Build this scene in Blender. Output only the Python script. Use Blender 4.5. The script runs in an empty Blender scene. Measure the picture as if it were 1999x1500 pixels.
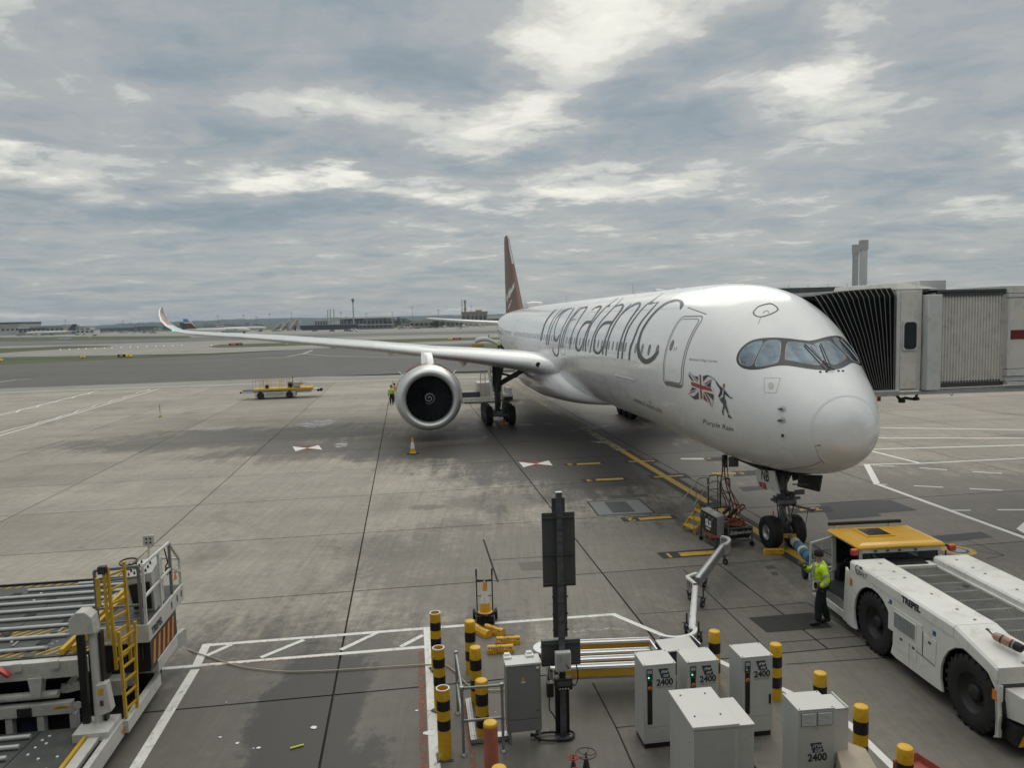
import bpy, bmesh, math, random
from mathutils import Vector, Matrix, Quaternion
from mathutils.bvhtree import BVHTree
from mathutils.geometry import tessellate_polygon
random.seed(7)
R = math.radians
SC = bpy.context.scene
COL = SC.collection

# ------------------------------------------------------------------ camera
F_PX, PITCH, ROLL, CAM_H = 1465.96, 0.0877455, -0.0255539, 7.7013
cf = Vector((0, math.cos(PITCH), -math.sin(PITCH)))
cr0 = Vector((1, 0, 0)); cu0 = cr0.cross(cf)
CR = math.cos(ROLL) * cr0 + math.sin(ROLL) * cu0
CU = -math.sin(ROLL) * cr0 + math.cos(ROLL) * cu0
CF = cf
CAM = Vector((0, 0, CAM_H))
cam = bpy.data.cameras.new('camera'); cam.lens = F_PX / 1999 * 36; cam.sensor_width = 36
cam.clip_start = .1; cam.clip_end = 30000
co = bpy.data.objects.new('camera', cam); COL.objects.link(co)
co.matrix_world = Matrix(((CR.x, CU.x, -CF.x, 0), (CR.y, CU.y, -CF.y, 0), (CR.z, CU.z, -CF.z, CAM_H), (0, 0, 0, 1)))
SC.camera = co

def ray(u, v):
    return (u - 999.5) / F_PX * CR - (v - 750) / F_PX * CU + CF
def G(u, v, z=0.0):
    d = ray(u, v); return CAM + d * ((z - CAM_H) / d.z)

# ------------------------------------------------------------------ world and sun
SUN_AZ, SUN_EL = R(10), R(38)
W = bpy.data.worlds.new('World'); SC.world = W; W.use_nodes = True
nt = W.node_tree; N = nt.nodes; Lk = nt.links
for n in list(N): N.remove(n)
def nd(tree, typ, **kw):
    n = tree.nodes.new(typ)
    for k, v in kw.items():
        if k.startswith('i_'):
            key = k[2:]; key = int(key) if key.isdigit() else key.replace('_', ' ')
            n.inputs[key].default_value = v
        else: setattr(n, k, v)
    return n
def mth(tree, op, a, b=None, c=None, clamp=False):
    n = tree.nodes.new('ShaderNodeMath'); n.operation = op; n.use_clamp = clamp
    for i, x in enumerate((a, b, c)):
        if x is None: continue
        if isinstance(x, (int, float)): n.inputs[i].default_value = x
        else: tree.links.new(x, n.inputs[i])
    return n.outputs[0]
def ramp(tree, fac, stops, interp='EASE'):
    n = tree.nodes.new('ShaderNodeValToRGB'); cr = n.color_ramp; cr.interpolation = interp
    while len(cr.elements) < len(stops): cr.elements.new(.5)
    for e, (p, c) in zip(cr.elements, stops):
        e.position = p; e.color = (*c, 1) if len(c) == 3 else c
    tree.links.new(fac, n.inputs[0]); return n.outputs[0]

tc = nd(nt, 'ShaderNodeTexCoord')
sp = nd(nt, 'ShaderNodeSeparateXYZ'); Lk.new(tc.outputs['Generated'], sp.inputs[0])
az = mth(nt, 'ARCTAN2', sp.outputs[0], sp.outputs[1])
el = mth(nt, 'ARCSINE', sp.outputs[2])
zz = mth(nt, 'ADD', mth(nt, 'MAXIMUM', sp.outputs[2], 0.0), .10)
px = mth(nt, 'DIVIDE', sp.outputs[0], zz); py = mth(nt, 'DIVIDE', sp.outputs[1], zz)
cb = nd(nt, 'ShaderNodeCombineXYZ'); Lk.new(px, cb.inputs[0]); Lk.new(py, cb.inputs[1])
wr = nd(nt, 'ShaderNodeTexNoise', i_Scale=1.6, i_Detail=5, i_Roughness=.55); Lk.new(cb.outputs[0], wr.inputs['Vector'])
wrs = nd(nt, 'ShaderNodeVectorMath', operation='MULTIPLY_ADD'); Lk.new(wr.outputs['Color'], wrs.inputs[0]); wrs.inputs[1].default_value = (.9, .9, .9); Lk.new(cb.outputs[0], wrs.inputs[2])
n1 = nd(nt, 'ShaderNodeTexNoise', i_Scale=1.05, i_Detail=12, i_Roughness=.56, i_Distortion=.1); Lk.new(wrs.outputs[0], n1.inputs['Vector'])
mp = nd(nt, 'ShaderNodeMapping'); mp.inputs['Scale'].default_value = (.7, 1.0, 1); mp.inputs['Location'].default_value = (3.1, 7.7, 2.0)
Lk.new(wrs.outputs[0], mp.inputs[0])
n2 = nd(nt, 'ShaderNodeTexNoise', i_Scale=3.4, i_Detail=11, i_Roughness=.6, i_Distortion=.1); Lk.new(mp.outputs[0], n2.inputs['Vector'])
# warp for the placed cloud masses
nw = nd(nt, 'ShaderNodeTexNoise', i_Scale=2.2, i_Detail=6, i_Roughness=.6); Lk.new(cb.outputs[0], nw.inputs['Vector'])
ae = nd(nt, 'ShaderNodeCombineXYZ'); Lk.new(az, ae.inputs[0]); Lk.new(el, ae.inputs[1])
wv = nd(nt, 'ShaderNodeVectorMath', operation='MULTIPLY_ADD'); Lk.new(nw.outputs['Color'], wv.inputs[0])
wv.inputs[1].default_value = (.26, .10, 0); wv.inputs[2].default_value = (-.13, -.05, 0)
wa = nd(nt, 'ShaderNodeVectorMath', operation='ADD'); Lk.new(ae.outputs[0], wa.inputs[0]); Lk.new(wv.outputs[0], wa.inputs[1])
def azel(u, v):
    d = ray(u, v).normalized(); return math.atan2(d.x, d.y), math.asin(d.z)
# cloud masses seen in the sky: (u, v, half width, half height, amount)
BLOBS = [(1160, 70, 190, 140, .29), (1240, -60, 290, 150, .25), (1090, 150, 120, 90, .12), (900, 245, 230, 66, .26),
         (1010, 250, 130, 55, .14), (560, 195, 210, 50, .22), (660, 350, 90, 22, .22), (1210, 360, 210, 34, .27),
         (1060, 390, 300, 22, .16), (1630, 125, 110, 45, .22), (1560, 190, 170, 60, .13), (1950, 300, 130, 60, .20),
         (1700, 250, 190, 60, .10), (20, 310, 70, 24, .20), (270, 350, 420, 34, .20), (760, 355, 260, 26, .14), (520, 362, 60, 16, .16),
         (810, 378, 90, 14, .20), (1240, 480, 260, 24, .13), (900, 447, 120, 12, .11), (620, 470, 150, 14, .08),
         (1880, 420, 170, 26, .12), (1690, 30, 70, 40, .10), (700, 60, 230, 60, .07), (220, 40, 180, 60, .06),
         (300, 110, 170, 70, -.14), (1330, 245, 260, 62, -.24), (900, 150, 150, 60, -.09), (500, 265, 260, 40, -.08),
         (980, 330, 130, 22, -.12), (1480, 60, 130, 90, -.20), (1850, 120, 160, 90, -.14), (150, 410, 420, 26, -.14), (700, 415, 300, 16, -.12), (820, 140, 150, 60, -.12),
         (1480, 420, 260, 22, -.08), (60, 150, 130, 70, -.06), (1500, 520, 300, 30, -.07), (300, 560, 500, 40, -.05),
         (700, 520, 300, 26, -.05), (1750, 350, 160, 26, -.06)]
acc = None
for (u, v, hw, hh, am) in BLOBS:
    a0, e0 = azel(u, v); a1, e1 = azel(u + hw, v); a2, e2 = azel(u, v - hh)
    s = nd(nt, 'ShaderNodeVectorMath', operation='SUBTRACT'); Lk.new(wa.outputs[0], s.inputs[0]); s.inputs[1].default_value = (a0, e0, 0)
    m = nd(nt, 'ShaderNodeVectorMath', operation='MULTIPLY'); Lk.new(s.outputs[0], m.inputs[0]); m.inputs[1].default_value = (1 / max(abs(a1 - a0), .01), 1 / max(abs(e2 - e0), .006), 0)
    l = nd(nt, 'ShaderNodeVectorMath', operation='LENGTH'); Lk.new(m.outputs[0], l.inputs[0])
    r_ = nd(nt, 'ShaderNodeMapRange', interpolation_type='SMOOTHSTEP'); Lk.new(l.outputs['Value'], r_.inputs[0])
    r_.inputs[1].default_value = .15; r_.inputs[2].default_value = 1.5; r_.inputs[3].default_value = am * 1.15; r_.inputs[4].default_value = 0
    acc = r_.outputs[0] if acc is None else mth(nt, 'ADD', acc, r_.outputs[0])
val = mth(nt, 'ADD', mth(nt, 'MULTIPLY', mth(nt, 'SUBTRACT', n1.outputs['Fac'], .5), .85), mth(nt, 'MULTIPLY', mth(nt, 'SUBTRACT', n2.outputs['Fac'], .5), .80))
# cloud cover overhead is thin and bright, as the top of the photograph already shows
hi = nd(nt, 'ShaderNodeMapRange', interpolation_type='SMOOTHSTEP'); Lk.new(el, hi.inputs[0])
hi.inputs[1].default_value = .36; hi.inputs[2].default_value = 1.0; hi.inputs[3].default_value = 0; hi.inputs[4].default_value = .28
val = mth(nt, 'ADD', mth(nt, 'ADD', val, acc), hi.outputs[0])
val = mth(nt, 'ADD', val, .40, clamp=True)
ccol = ramp(nt, val, [(0.0, (.235, .295, .34)), (.24, (.30, .355, .39)), (.35, (.36, .40, .42)), (.42, (.40, .425, .435)), (.515, (.44, .455, .452)), (.59, (.57, .585, .56)), (.70, (.68, .68, .62)), (.80, (.86, .85, .77)), (1.0, (1.02, 1.0, .90))], 'LINEAR')
sky = nd(nt, 'ShaderNodeTexSky', sky_type='NISHITA', sun_disc=False, sun_elevation=SUN_EL, sun_rotation=SUN_AZ)
bg1 = nd(nt, 'ShaderNodeBackground', i_Strength=.06); Lk.new(sky.outputs[0], bg1.inputs[0])
# an overcast sky brightens steadily towards the zenith
zen = nd(nt, 'ShaderNodeMapRange', interpolation_type='SMOOTHSTEP'); Lk.new(el, zen.inputs[0])
zen.inputs[1].default_value = .38; zen.inputs[2].default_value = 1.25; zen.inputs[3].default_value = 1.0; zen.inputs[4].default_value = 1.9
bg2 = nd(nt, 'ShaderNodeBackground'); Lk.new(ccol, bg2.inputs[0]); Lk.new(zen.outputs[0], bg2.inputs['Strength'])
mx = nd(nt, 'ShaderNodeMixShader'); mx.inputs[0].default_value = .90
Lk.new(bg1.outputs[0], mx.inputs[1]); Lk.new(bg2.outputs[0], mx.inputs[2])
wo = nd(nt, 'ShaderNodeOutputWorld'); Lk.new(mx.outputs[0], wo.inputs[0])
W.cycles.sampling_method = 'MANUAL'; W.cycles.sample_map_resolution = 512

sun = bpy.data.lights.new('sun', 'SUN'); sun.energy = .75; sun.angle = R(40); sun.color = (1, .96, .88)
so = bpy.data.objects.new('sun', sun); COL.objects.link(so)
sd = Vector((math.sin(SUN_AZ) * math.cos(SUN_EL), math.cos(SUN_AZ) * math.cos(SUN_EL), math.sin(SUN_EL)))
so.rotation_euler = sd.to_track_quat('Z', 'Y').to_euler()
SC.view_settings.view_transform = 'Standard'; SC.view_settings.look = 'None'
SC.view_settings.exposure = 0.0; SC.view_settings.gamma = 1; SC.view_settings.use_curve_mapping = False
SC.cycles.max_bounces = 6; SC.cycles.diffuse_bounces = 3; SC.cycles.glossy_bounces = 3; SC.cycles.caustics_reflective = False

# ------------------------------------------------------------------ materials
MT = {}
def M(name, col=(.5, .5, .5), rough=.55, metal=0.0, var=.12, scale=2.0, bump=0.0, dirt=0.0, dcol=(.09, .08, .065), coat=0.0, emit=0.0, spec=.5, stretch=None):
    if name in MT: return MT[name]
    m = bpy.data.materials.new(name); m.use_nodes = True; t = m.node_tree
    b = t.nodes['Principled BSDF']; b.inputs['Roughness'].default_value = rough; b.inputs['Metallic'].default_value = metal
    b.inputs['Specular IOR Level'].default_value = spec; b.inputs['Coat Weight'].default_value = coat; b.inputs['Coat Roughness'].default_value = .08
    tcn = nd(t, 'ShaderNodeTexCoord'); src = tcn.outputs['Object']
    if stretch:
        mpn = nd(t, 'ShaderNodeMapping'); mpn.inputs['Scale'].default_value = stretch; t.links.new(src, mpn.inputs[0]); src = mpn.outputs[0]
    n = nd(t, 'ShaderNodeTexNoise', i_Scale=scale, i_Detail=6, i_Roughness=.62); t.links.new(src, n.inputs['Vector'])
    lo = tuple(max(0, c * (1 - var)) for c in col); hi_ = tuple(c * (1 + var) for c in col)
    cc = ramp(t, n.outputs['Fac'], [(.3, lo), (.7, hi_)], 'LINEAR')
    if dirt:
        nn = nd(t, 'ShaderNodeTexNoise', i_Scale=scale * 2.3, i_Detail=9, i_Roughness=.7, i_Distortion=.4); t.links.new(src, nn.inputs['Vector'])
        f = nd(t, 'ShaderNodeMapRange', interpolation_type='SMOOTHSTEP'); t.links.new(nn.outputs['Fac'], f.inputs[0])
        f.inputs[1].default_value = .48; f.inputs[2].default_value = .72; f.inputs[4].default_value = dirt
        mxn = nd(t, 'ShaderNodeMix', data_type='RGBA'); t.links.new(f.outputs[0], mxn.inputs[0]); t.links.new(cc, mxn.inputs[6]); mxn.inputs[7].default_value = (*dcol, 1)
        cc = mxn.outputs[2]
    t.links.new(cc, b.inputs['Base Color'])
    rr = nd(t, 'ShaderNodeMapRange'); t.links.new(n.outputs['Fac'], rr.inputs[0]); rr.inputs[1].default_value = .3; rr.inputs[2].default_value = .7
    rr.inputs[3].default_value = max(.02, rough - .06); rr.inputs[4].default_value = min(1, rough + .08); t.links.new(rr.outputs[0], b.inputs['Roughness'])
    if bump:
        bn = nd(t, 'ShaderNodeBump', i_Strength=bump, i_Distance=.01); nb = nd(t, 'ShaderNodeTexNoise', i_Scale=scale * 12, i_Detail=4); t.links.new(src, nb.inputs['Vector'])
        t.links.new(nb.outputs['Fac'], bn.inputs['Height']); t.links.new(bn.outputs[0], b.inputs['Normal'])
    if emit:
        b.inputs['Emission Color'].default_value = (*col, 1); b.inputs['Emission Strength'].default_value = emit
    MT[name] = m; return m

def worn(name, col, cover, rough=.7, scale=3.0, soft=.12, stretch=(1, 1, 1)):
    m = M(name, col, rough, var=.10, scale=scale, dirt=.3, dcol=tuple(c * .55 for c in col)); t = m.node_tree; b = t.nodes['Principled BSDF']
    g = nd(t, 'ShaderNodeNewGeometry'); mp_ = nd(t, 'ShaderNodeMapping'); mp_.inputs['Scale'].default_value = stretch; mp_.inputs['Rotation'].default_value = (0, 0, R(-8)); t.links.new(g.outputs['Position'], mp_.inputs[0])
    n = nd(t, 'ShaderNodeTexNoise', i_Scale=scale * 2.2, i_Detail=12, i_Roughness=.78); t.links.new(mp_.outputs[0], n.inputs['Vector'])
    r_ = nd(t, 'ShaderNodeMapRange', interpolation_type='SMOOTHSTEP'); t.links.new(n.outputs['Fac'], r_.inputs[0]); r_.inputs[1].default_value = .5 - cover - soft; r_.inputs[2].default_value = .5 - cover + soft; t.links.new(r_.outputs[0], b.inputs['Alpha']); return m
WHITE = M('white_paint', (.62, .62, .60), .35, var=.05, dirt=.18, scale=1.5)
TUGW = M('worn_white_paint', (.76, .76, .73), .34, var=.05, scale=1.2, dirt=.42, dcol=(.40, .34, .27))
YEL = M('yellow_paint', (.72, .40, .015), .45, var=.12, dirt=.35, dcol=(.22, .13, .03), scale=3)
BOLY = M('bollard_yellow', (.68, .40, .015), .45, var=.12, dirt=.5, dcol=(.33, .19, .03), scale=5)
BLK = M('black_rubber', (.012, .012, .013), .65, var=.3, scale=4, bump=.2)
BLKP = M('black_paint', (.011, .011, .012), .4, var=.2, dirt=.2, dcol=(.04, .036, .03))
DKG = M('dark_grey_metal', (.07, .075, .08), .5, .3, var=.2, dirt=.3)
GALV = M('galvanised_steel', (.33, .35, .36), .45, .75, var=.15, scale=6, dirt=.25)
ALU = M('aluminium', (.62, .64, .66), .32, .85, var=.08, scale=5, dirt=.15)
GREY = M('grey_cabinet', (.40, .41, .40), .45, var=.05, dirt=.22, dcol=(.2, .19, .17))
LGREY = M('light_grey_paint', (.55, .56, .55), .4, var=.05, dirt=.18, dcol=(.3, .28, .25))
SIGNB = M('sign_back_grey', (.085, .09, .092), .5, .2, var=.12, dirt=.2)
REDP = M('red_paint', (.42, .035, .025), .45, var=.15, dirt=.2)
RUST = M('faded_red_paint', (.48, .15, .10), .6, var=.2, dirt=.5, dcol=(.3, .12, .07), scale=5)
ORNG = M('orange_plastic', (.75, .22, .02), .45, var=.1)
GLASS = M('dark_glass', (.02, .025, .03), .06, var=.1, spec=.8, coat=.3)
PRINTD = M('dark_print', (.03, .03, .033), .6, var=.1)
PRINTW = M('white_print', (.75, .75, .75), .6, var=.05)
BROWN = M('brown_tarpaulin', (.42, .36, .28), .7, var=.15, dirt=.2)

def slabmat(name, base, dark, stains=1.0, streak=.26, rnd=.12):
    m = bpy.data.materials.new(name); m.use_nodes = True; t = m.node_tree; b = t.nodes['Principled BSDF']
    g = nd(t, 'ShaderNodeNewGeometry'); pos = g.outputs['Position']
    def noise(scale, sc=(1, 1, 1), det=8, ro=.62, dis=0, rot=0):
        mpn = nd(t, 'ShaderNodeMapping'); mpn.inputs['Scale'].default_value = sc; mpn.inputs['Rotation'].default_value = (0, 0, rot); t.links.new(pos, mpn.inputs[0])
        n = nd(t, 'ShaderNodeTexNoise', i_Scale=scale, i_Detail=det, i_Roughness=ro, i_Distortion=dis); t.links.new(mpn.outputs[0], n.inputs['Vector']); return n.outputs['Fac']
    big = noise(.045, det=5); mid = noise(.28, (1, 1, 1), 9, .68, .3); fine = noise(3.5, det=10, ro=.75)
    strk = noise(9, (1, .035, 1), 5, .7, rot=R(-8)); strk2 = noise(1.6, (1, .12, 1), 8, .7, .3, rot=R(-8))
    lat = noise(.5, (.22, 1, 1), 8, .66, .4, rot=R(-8))
    v = mth(t, 'ADD', mth(t, 'MULTIPLY', big, .55), mth(t, 'MULTIPLY', mid, .45))
    c = ramp(t, v, [(.36, tuple(x * .82 for x in base)), (.5, base), (.64, tuple(x * 1.14 for x in base))], 'LINEAR')
    def mul(c, fac, lo, hi, a, bb):
        r_ = nd(t, 'ShaderNodeMapRange'); t.links.new(fac, r_.inputs[0]); r_.inputs[1].default_value = lo; r_.inputs[2].default_value = hi; r_.inputs[3].default_value = a; r_.inputs[4].default_value = bb
        k = nd(t, 'ShaderNodeVectorMath', operation='SCALE'); t.links.new(c, k.inputs[0]); t.links.new(r_.outputs[0], k.inputs['Scale']); return k.outputs[0]
    c = mul(c, fine, .25, .75, .80, 1.20); c = mul(c, strk, .3, .7, 1 - streak * .5, 1 + streak * .5); c = mul(c, strk2, .3, .7, .95, 1.05); c = mul(c, lat, .3, .7, .86, 1.1)
    oi = nd(t, 'ShaderNodeObjectInfo'); c = mul(c, oi.outputs['Random'], 0, 1, 1 - rnd, 1 + rnd)
    # oil and tyre stains, then shaped patches mixing dirt with shade painted into the concrete
    st = noise(.16, (1, .8, 1), 9, .7, .8); st2 = noise(.9, (1, 1, 1), 8, .7, .6)
    f1 = nd(t, 'ShaderNodeMapRange', interpolation_type='SMOOTHSTEP'); t.links.new(st, f1.inputs[0]); f1.inputs[1].default_value = .53; f1.inputs[2].default_value = .72; f1.inputs[4].default_value = .42 * stains
    f2 = nd(t, 'ShaderNodeMapRange', interpolation_type='SMOOTHSTEP'); t.links.new(st2, f2.inputs[0]); f2.inputs[1].default_value = .60; f2.inputs[2].default_value = .74; f2.inputs[4].default_value = .5 * stains
    tot = mth(t, 'MAXIMUM', f1.outputs[0], f2.outputs[0])
    for (x, y, rx, ry, am, ang) in STAINS_AND_SHADE:
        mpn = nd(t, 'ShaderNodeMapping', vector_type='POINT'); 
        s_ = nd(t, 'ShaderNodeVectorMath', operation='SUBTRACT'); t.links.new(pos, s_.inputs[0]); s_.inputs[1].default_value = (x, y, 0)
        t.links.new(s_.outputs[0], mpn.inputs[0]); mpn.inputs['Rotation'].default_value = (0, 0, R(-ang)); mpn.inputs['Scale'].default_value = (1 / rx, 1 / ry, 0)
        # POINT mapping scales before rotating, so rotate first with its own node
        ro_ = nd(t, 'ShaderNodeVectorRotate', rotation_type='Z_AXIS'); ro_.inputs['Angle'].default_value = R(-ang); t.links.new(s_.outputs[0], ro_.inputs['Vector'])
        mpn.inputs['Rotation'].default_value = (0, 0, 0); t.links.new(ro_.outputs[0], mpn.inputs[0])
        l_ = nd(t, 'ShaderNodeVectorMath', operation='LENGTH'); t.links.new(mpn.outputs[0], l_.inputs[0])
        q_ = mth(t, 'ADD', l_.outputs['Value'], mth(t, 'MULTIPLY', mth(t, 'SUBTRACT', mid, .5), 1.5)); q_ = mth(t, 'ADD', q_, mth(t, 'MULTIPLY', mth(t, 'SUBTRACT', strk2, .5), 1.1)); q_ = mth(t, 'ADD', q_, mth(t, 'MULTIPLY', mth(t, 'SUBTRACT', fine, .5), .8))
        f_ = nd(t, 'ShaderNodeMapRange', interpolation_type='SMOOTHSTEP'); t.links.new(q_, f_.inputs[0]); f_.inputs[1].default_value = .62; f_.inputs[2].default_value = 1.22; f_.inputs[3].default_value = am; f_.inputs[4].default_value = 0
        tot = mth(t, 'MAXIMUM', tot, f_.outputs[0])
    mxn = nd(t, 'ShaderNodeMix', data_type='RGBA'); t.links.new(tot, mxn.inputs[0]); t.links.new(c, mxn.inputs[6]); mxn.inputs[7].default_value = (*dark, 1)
    t.links.new(mxn.outputs[2], b.inputs['Base Color'])
    rr = mth(t, 'SUBTRACT', .86, mth(t, 'MULTIPLY', tot, .32)); t.links.new(rr, b.inputs['Roughness'])
    bn = nd(t, 'ShaderNodeBump', i_Strength=.35, i_Distance=.004); t.links.new(strk, bn.inputs['Height']); t.links.new(bn.outputs[0], b.inputs['Normal'])
    return m

ORD = 'first second third fourth fifth sixth seventh eighth ninth tenth eleventh twelfth thirteenth fourteenth fifteenth sixteenth seventeenth eighteenth nineteenth twentieth twenty-first twenty-second'.split()
# ------------------------------------------------------------------ mesh helpers
def link(o, parent=None):
    COL.objects.link(o)
    if parent is not None: o.parent = parent
    return o
def thing(name, label, cat, loc=(0, 0, 0), rz=0.0, group=None):
    o = bpy.data.objects.new(name, None); o.empty_display_size = .2; link(o)
    o.location = loc; o.rotation_euler = (0, 0, rz); o['label'] = label; o['category'] = cat
    if group: o['group'] = group
    return o
def tag(o, label, cat, group=None):
    o['label'] = label; o['category'] = cat
    if group: o['group'] = group
    return o
def dup(root, loc, rz=None, label=None, group=None):
    r = root.copy(); COL.objects.link(r); r.location = loc
    if rz is not None: r.rotation_euler = (0, 0, rz)
    if label: r['label'] = label
    if group: r['group'] = group
    for ch in list(root.children):
        c = ch.copy(); COL.objects.link(c); c.parent = r
        for g_ in ch.children:
            d = g_.copy(); COL.objects.link(d); d.parent = c
    return r

class MB:
    def __init__(s): s.v = []; s.f = []; s.m = Matrix.Identity(4)
    def at(s, loc=(0, 0, 0), rz=0, rx=0, ry=0):
        s.m = Matrix.Translation(loc) @ Matrix.Rotation(rz, 4, 'Z') @ Matrix.Rotation(ry, 4, 'Y') @ Matrix.Rotation(rx, 4, 'X'); return s
    def add(s, vs, fs):
        b = len(s.v); s.v += [s.m @ Vector(p) for p in vs]; s.f += [[b + i for i in f] for f in fs]; return s
    def box(s, x0, x1, y0, y1, z0, z1):
        return s.add([(x0, y0, z0), (x1, y0, z0), (x1, y1, z0), (x0, y1, z0), (x0, y0, z1), (x1, y0, z1), (x1, y1, z1), (x0, y1, z1)],
                     [(0, 3, 2, 1), (4, 5, 6, 7), (0, 1, 5, 4), (1, 2, 6, 5), (2, 3, 7, 6), (3, 0, 4, 7)])
    def cbox(s, c, sz): return s.box(c[0] - sz[0] / 2, c[0] + sz[0] / 2, c[1] - sz[1] / 2, c[1] + sz[1] / 2, c[2] - sz[2] / 2, c[2] + sz[2] / 2)
    def hexa(s, pts): return s.add(pts, [(0, 3, 2, 1), (4, 5, 6, 7), (0, 1, 5, 4), (1, 2, 6, 5), (2, 3, 7, 6), (3, 0, 4, 7)])
    def prism(s, poly, a, b, axis='z'):
        n = len(poly)
        def P(p, k): return {'z': (p[0], p[1], k), 'y': (p[0], k, p[1]), 'x': (k, p[0], p[1])}[axis]
        tr = tessellate_polygon([[Vector((p[0], p[1], 0)) for p in poly]])
        fs = [tuple(t) for t in tr] + [tuple(n + i for i in reversed(t)) for t in tr] + [(i, (i + 1) % n, n + (i + 1) % n, n + i) for i in range(n)]
        return s.add([P(p, a) for p in poly] + [P(p, b) for p in poly], fs)
    def tube(s, pts, r, n=8, caps=True, closed=False):
        pts = [Vector(p) for p in pts]; k = len(pts); rs = r if isinstance(r, (list, tuple)) else [r] * k
        vs = []; up = None
        for i, p in enumerate(pts):
            a = pts[i - 1] if (i > 0 or closed) else p; b = pts[(i + 1) % k] if (i < k - 1 or closed) else p
            d = (b - a); d = d.normalized() if d.length > 1e-9 else Vector((0, 0, 1))
            if up is None: up = Vector((0, 0, 1)) if abs(d.z) < .9 else Vector((1, 0, 0))
            x = d.cross(up)
            if x.length < 1e-4: x = d.cross(Vector((0, 1, .1)))
            x.normalize(); y = x.cross(d).normalized(); up = y
            vs += [p + rs[i] * (math.cos(2 * math.pi * j / n) * x + math.sin(2 * math.pi * j / n) * y) for j in range(n)]
        fs = []
        for i in range(k if closed else k - 1):
            i2 = (i + 1) % k
            for j in range(n): fs.append((i * n + j, i * n + (j + 1) % n, i2 * n + (j + 1) % n, i2 * n + j))
        if caps and not closed: fs += [tuple(reversed(range(n))), tuple(range((k - 1) * n, k * n))]
        return s.add(vs, fs)
    def lathe(s, prof, n=24, axis='z', o=(0, 0, 0), closed=False, caps=True):
        vs = []; fs = []; k = len(prof)
        for (r_, h) in prof:
            for j in range(n):
                a = 2 * math.pi * j / n; c, q = r_ * math.cos(a), r_ * math.sin(a)
                vs.append({'z': (o[0] + c, o[1] + q, o[2] + h), 'x': (o[0] + h, o[1] + c, o[2] + q), 'y': (o[0] + c, o[1] + h, o[2] + q)}[axis])
        for i in range(k if closed else k - 1):
            i2 = (i + 1) % k
            for j in range(n): fs.append((i * n + j, i * n + (j + 1) % n, i2 * n + (j + 1) % n, i2 * n + j))
        if not closed and caps:
            if prof[0][0] > 1e-6: fs.append(tuple(reversed(range(n))))
            if prof[-1][0] > 1e-6: fs.append(tuple(range((k - 1) * n, k * n)))
        return s.add(vs, fs)
    def cyl(s, c, r, h, n=20, axis='z'): return s.lathe([(r, 0), (r, h)], n, axis, c)
    def bar(s, a, b, w, h=None):
        h = h or w; a = Vector(a); b = Vector(b); d = (b - a).normalized(); up = Vector((0, 0, 1)) if abs(d.z) < .95 else Vector((0, 1, 0))
        x = d.cross(up).normalized() * w / 2; y = x.cross(d).normalized() * h / 2
        return s.hexa([a - x - y, a + x - y, a + x + y, a - x + y, b - x - y, b + x - y, b + x + y, b - x + y])
    def loft(s, rings, caps=True, closed=True):
        n = len(rings[0]); vs = [p for r_ in rings for p in r_]; fs = []
        for i in range(len(rings) - 1):
            for j in range(n if closed else n - 1): fs.append((i * n + j, i * n + (j + 1) % n, (i + 1) * n + (j + 1) % n, (i + 1) * n + j))
        if caps: fs += [tuple(reversed(range(n))), tuple(range((len(rings) - 1) * n, len(rings) * n))]
        return s.add(vs, fs)
    def sheet(s, poly, z=0.0):
        tr = tessellate_polygon([[Vector((p[0], p[1], 0)) for p in poly]])
        return s.add([(p[0], p[1], z) for p in poly], [tuple(t) for t in tr])
    def build(s, name, mat, parent=None, bevel=0.0, smooth=True, ang=35, normals=True, loc=None):
        me = bpy.data.meshes.new(name); me.from_pydata([tuple(p) for p in s.v], [], s.f); me.update()
        if normals:
            bm = bmesh.new(); bm.from_mesh(me); bmesh.ops.recalc_face_normals(bm, faces=bm.faces); bm.to_mesh(me); bm.free()
        me.materials.append(mat)
        if smooth:
            for p in me.polygons: p.use_smooth = True
            me.set_sharp_from_angle(angle=R(ang))
        o = bpy.data.objects.new(name, me); link(o, parent)
        if loc: o.location = loc
        if bevel:
            b = o.modifiers.new('bevel', 'BEVEL'); b.width = bevel; b.segments = 2; b.limit_method = 'ANGLE'; b.angle_limit = R(40)
        return o

def rrect(x0, x1, y0, y1, r, k=5):
    out = []
    for cx_, cy_, a0 in ((x1 - r, y1 - r, 0), (x0 + r, y1 - r, 90), (x0 + r, y0 + r, 180), (x1 - r, y0 + r, 270)):
        out += [(cx_ + r * math.cos(R(a0 + 90 * i / k)), cy_ + r * math.sin(R(a0 + 90 * i / k))) for i in range(k + 1)]
    return out
def catmull(pts, k=6):
    P = [tuple(p) for p in pts]; P = [P[0]] + P + [P[-1]]; out = []
    for i in range(1, len(P) - 2):
        for j in range(k):
            t = j / k
            out.append(tuple(.5 * (2 * b + (c - a) * t + (2 * a - 5 * b + 4 * c - d) * t * t + (3 * b - a - 3 * c + d) * t ** 3) for a, b, c, d in zip(P[i - 1], P[i], P[i + 1], P[i + 2])))
    out.append(P[-2]); return out
def text2d(s, size=1.0, bold=0.0, shear=0.0, align='CENTER', sx=1.0, res=3):
    cu = bpy.data.curves.new('t', 'FONT'); cu.body = s; cu.size = size; cu.align_x = align; cu.align_y = 'CENTER'; cu.offset = bold; cu.shear = shear; cu.resolution_u = res
    o = bpy.data.objects.new('t', cu); me = bpy.data.meshes.new_from_object(o)
    v = [(p.co.x * sx, p.co.y) for p in me.vertices]; f = [tuple(p.vertices) for p in me.polygons]
    bpy.data.objects.remove(o); bpy.data.curves.remove(cu); bpy.data.meshes.remove(me); return v, f
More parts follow.
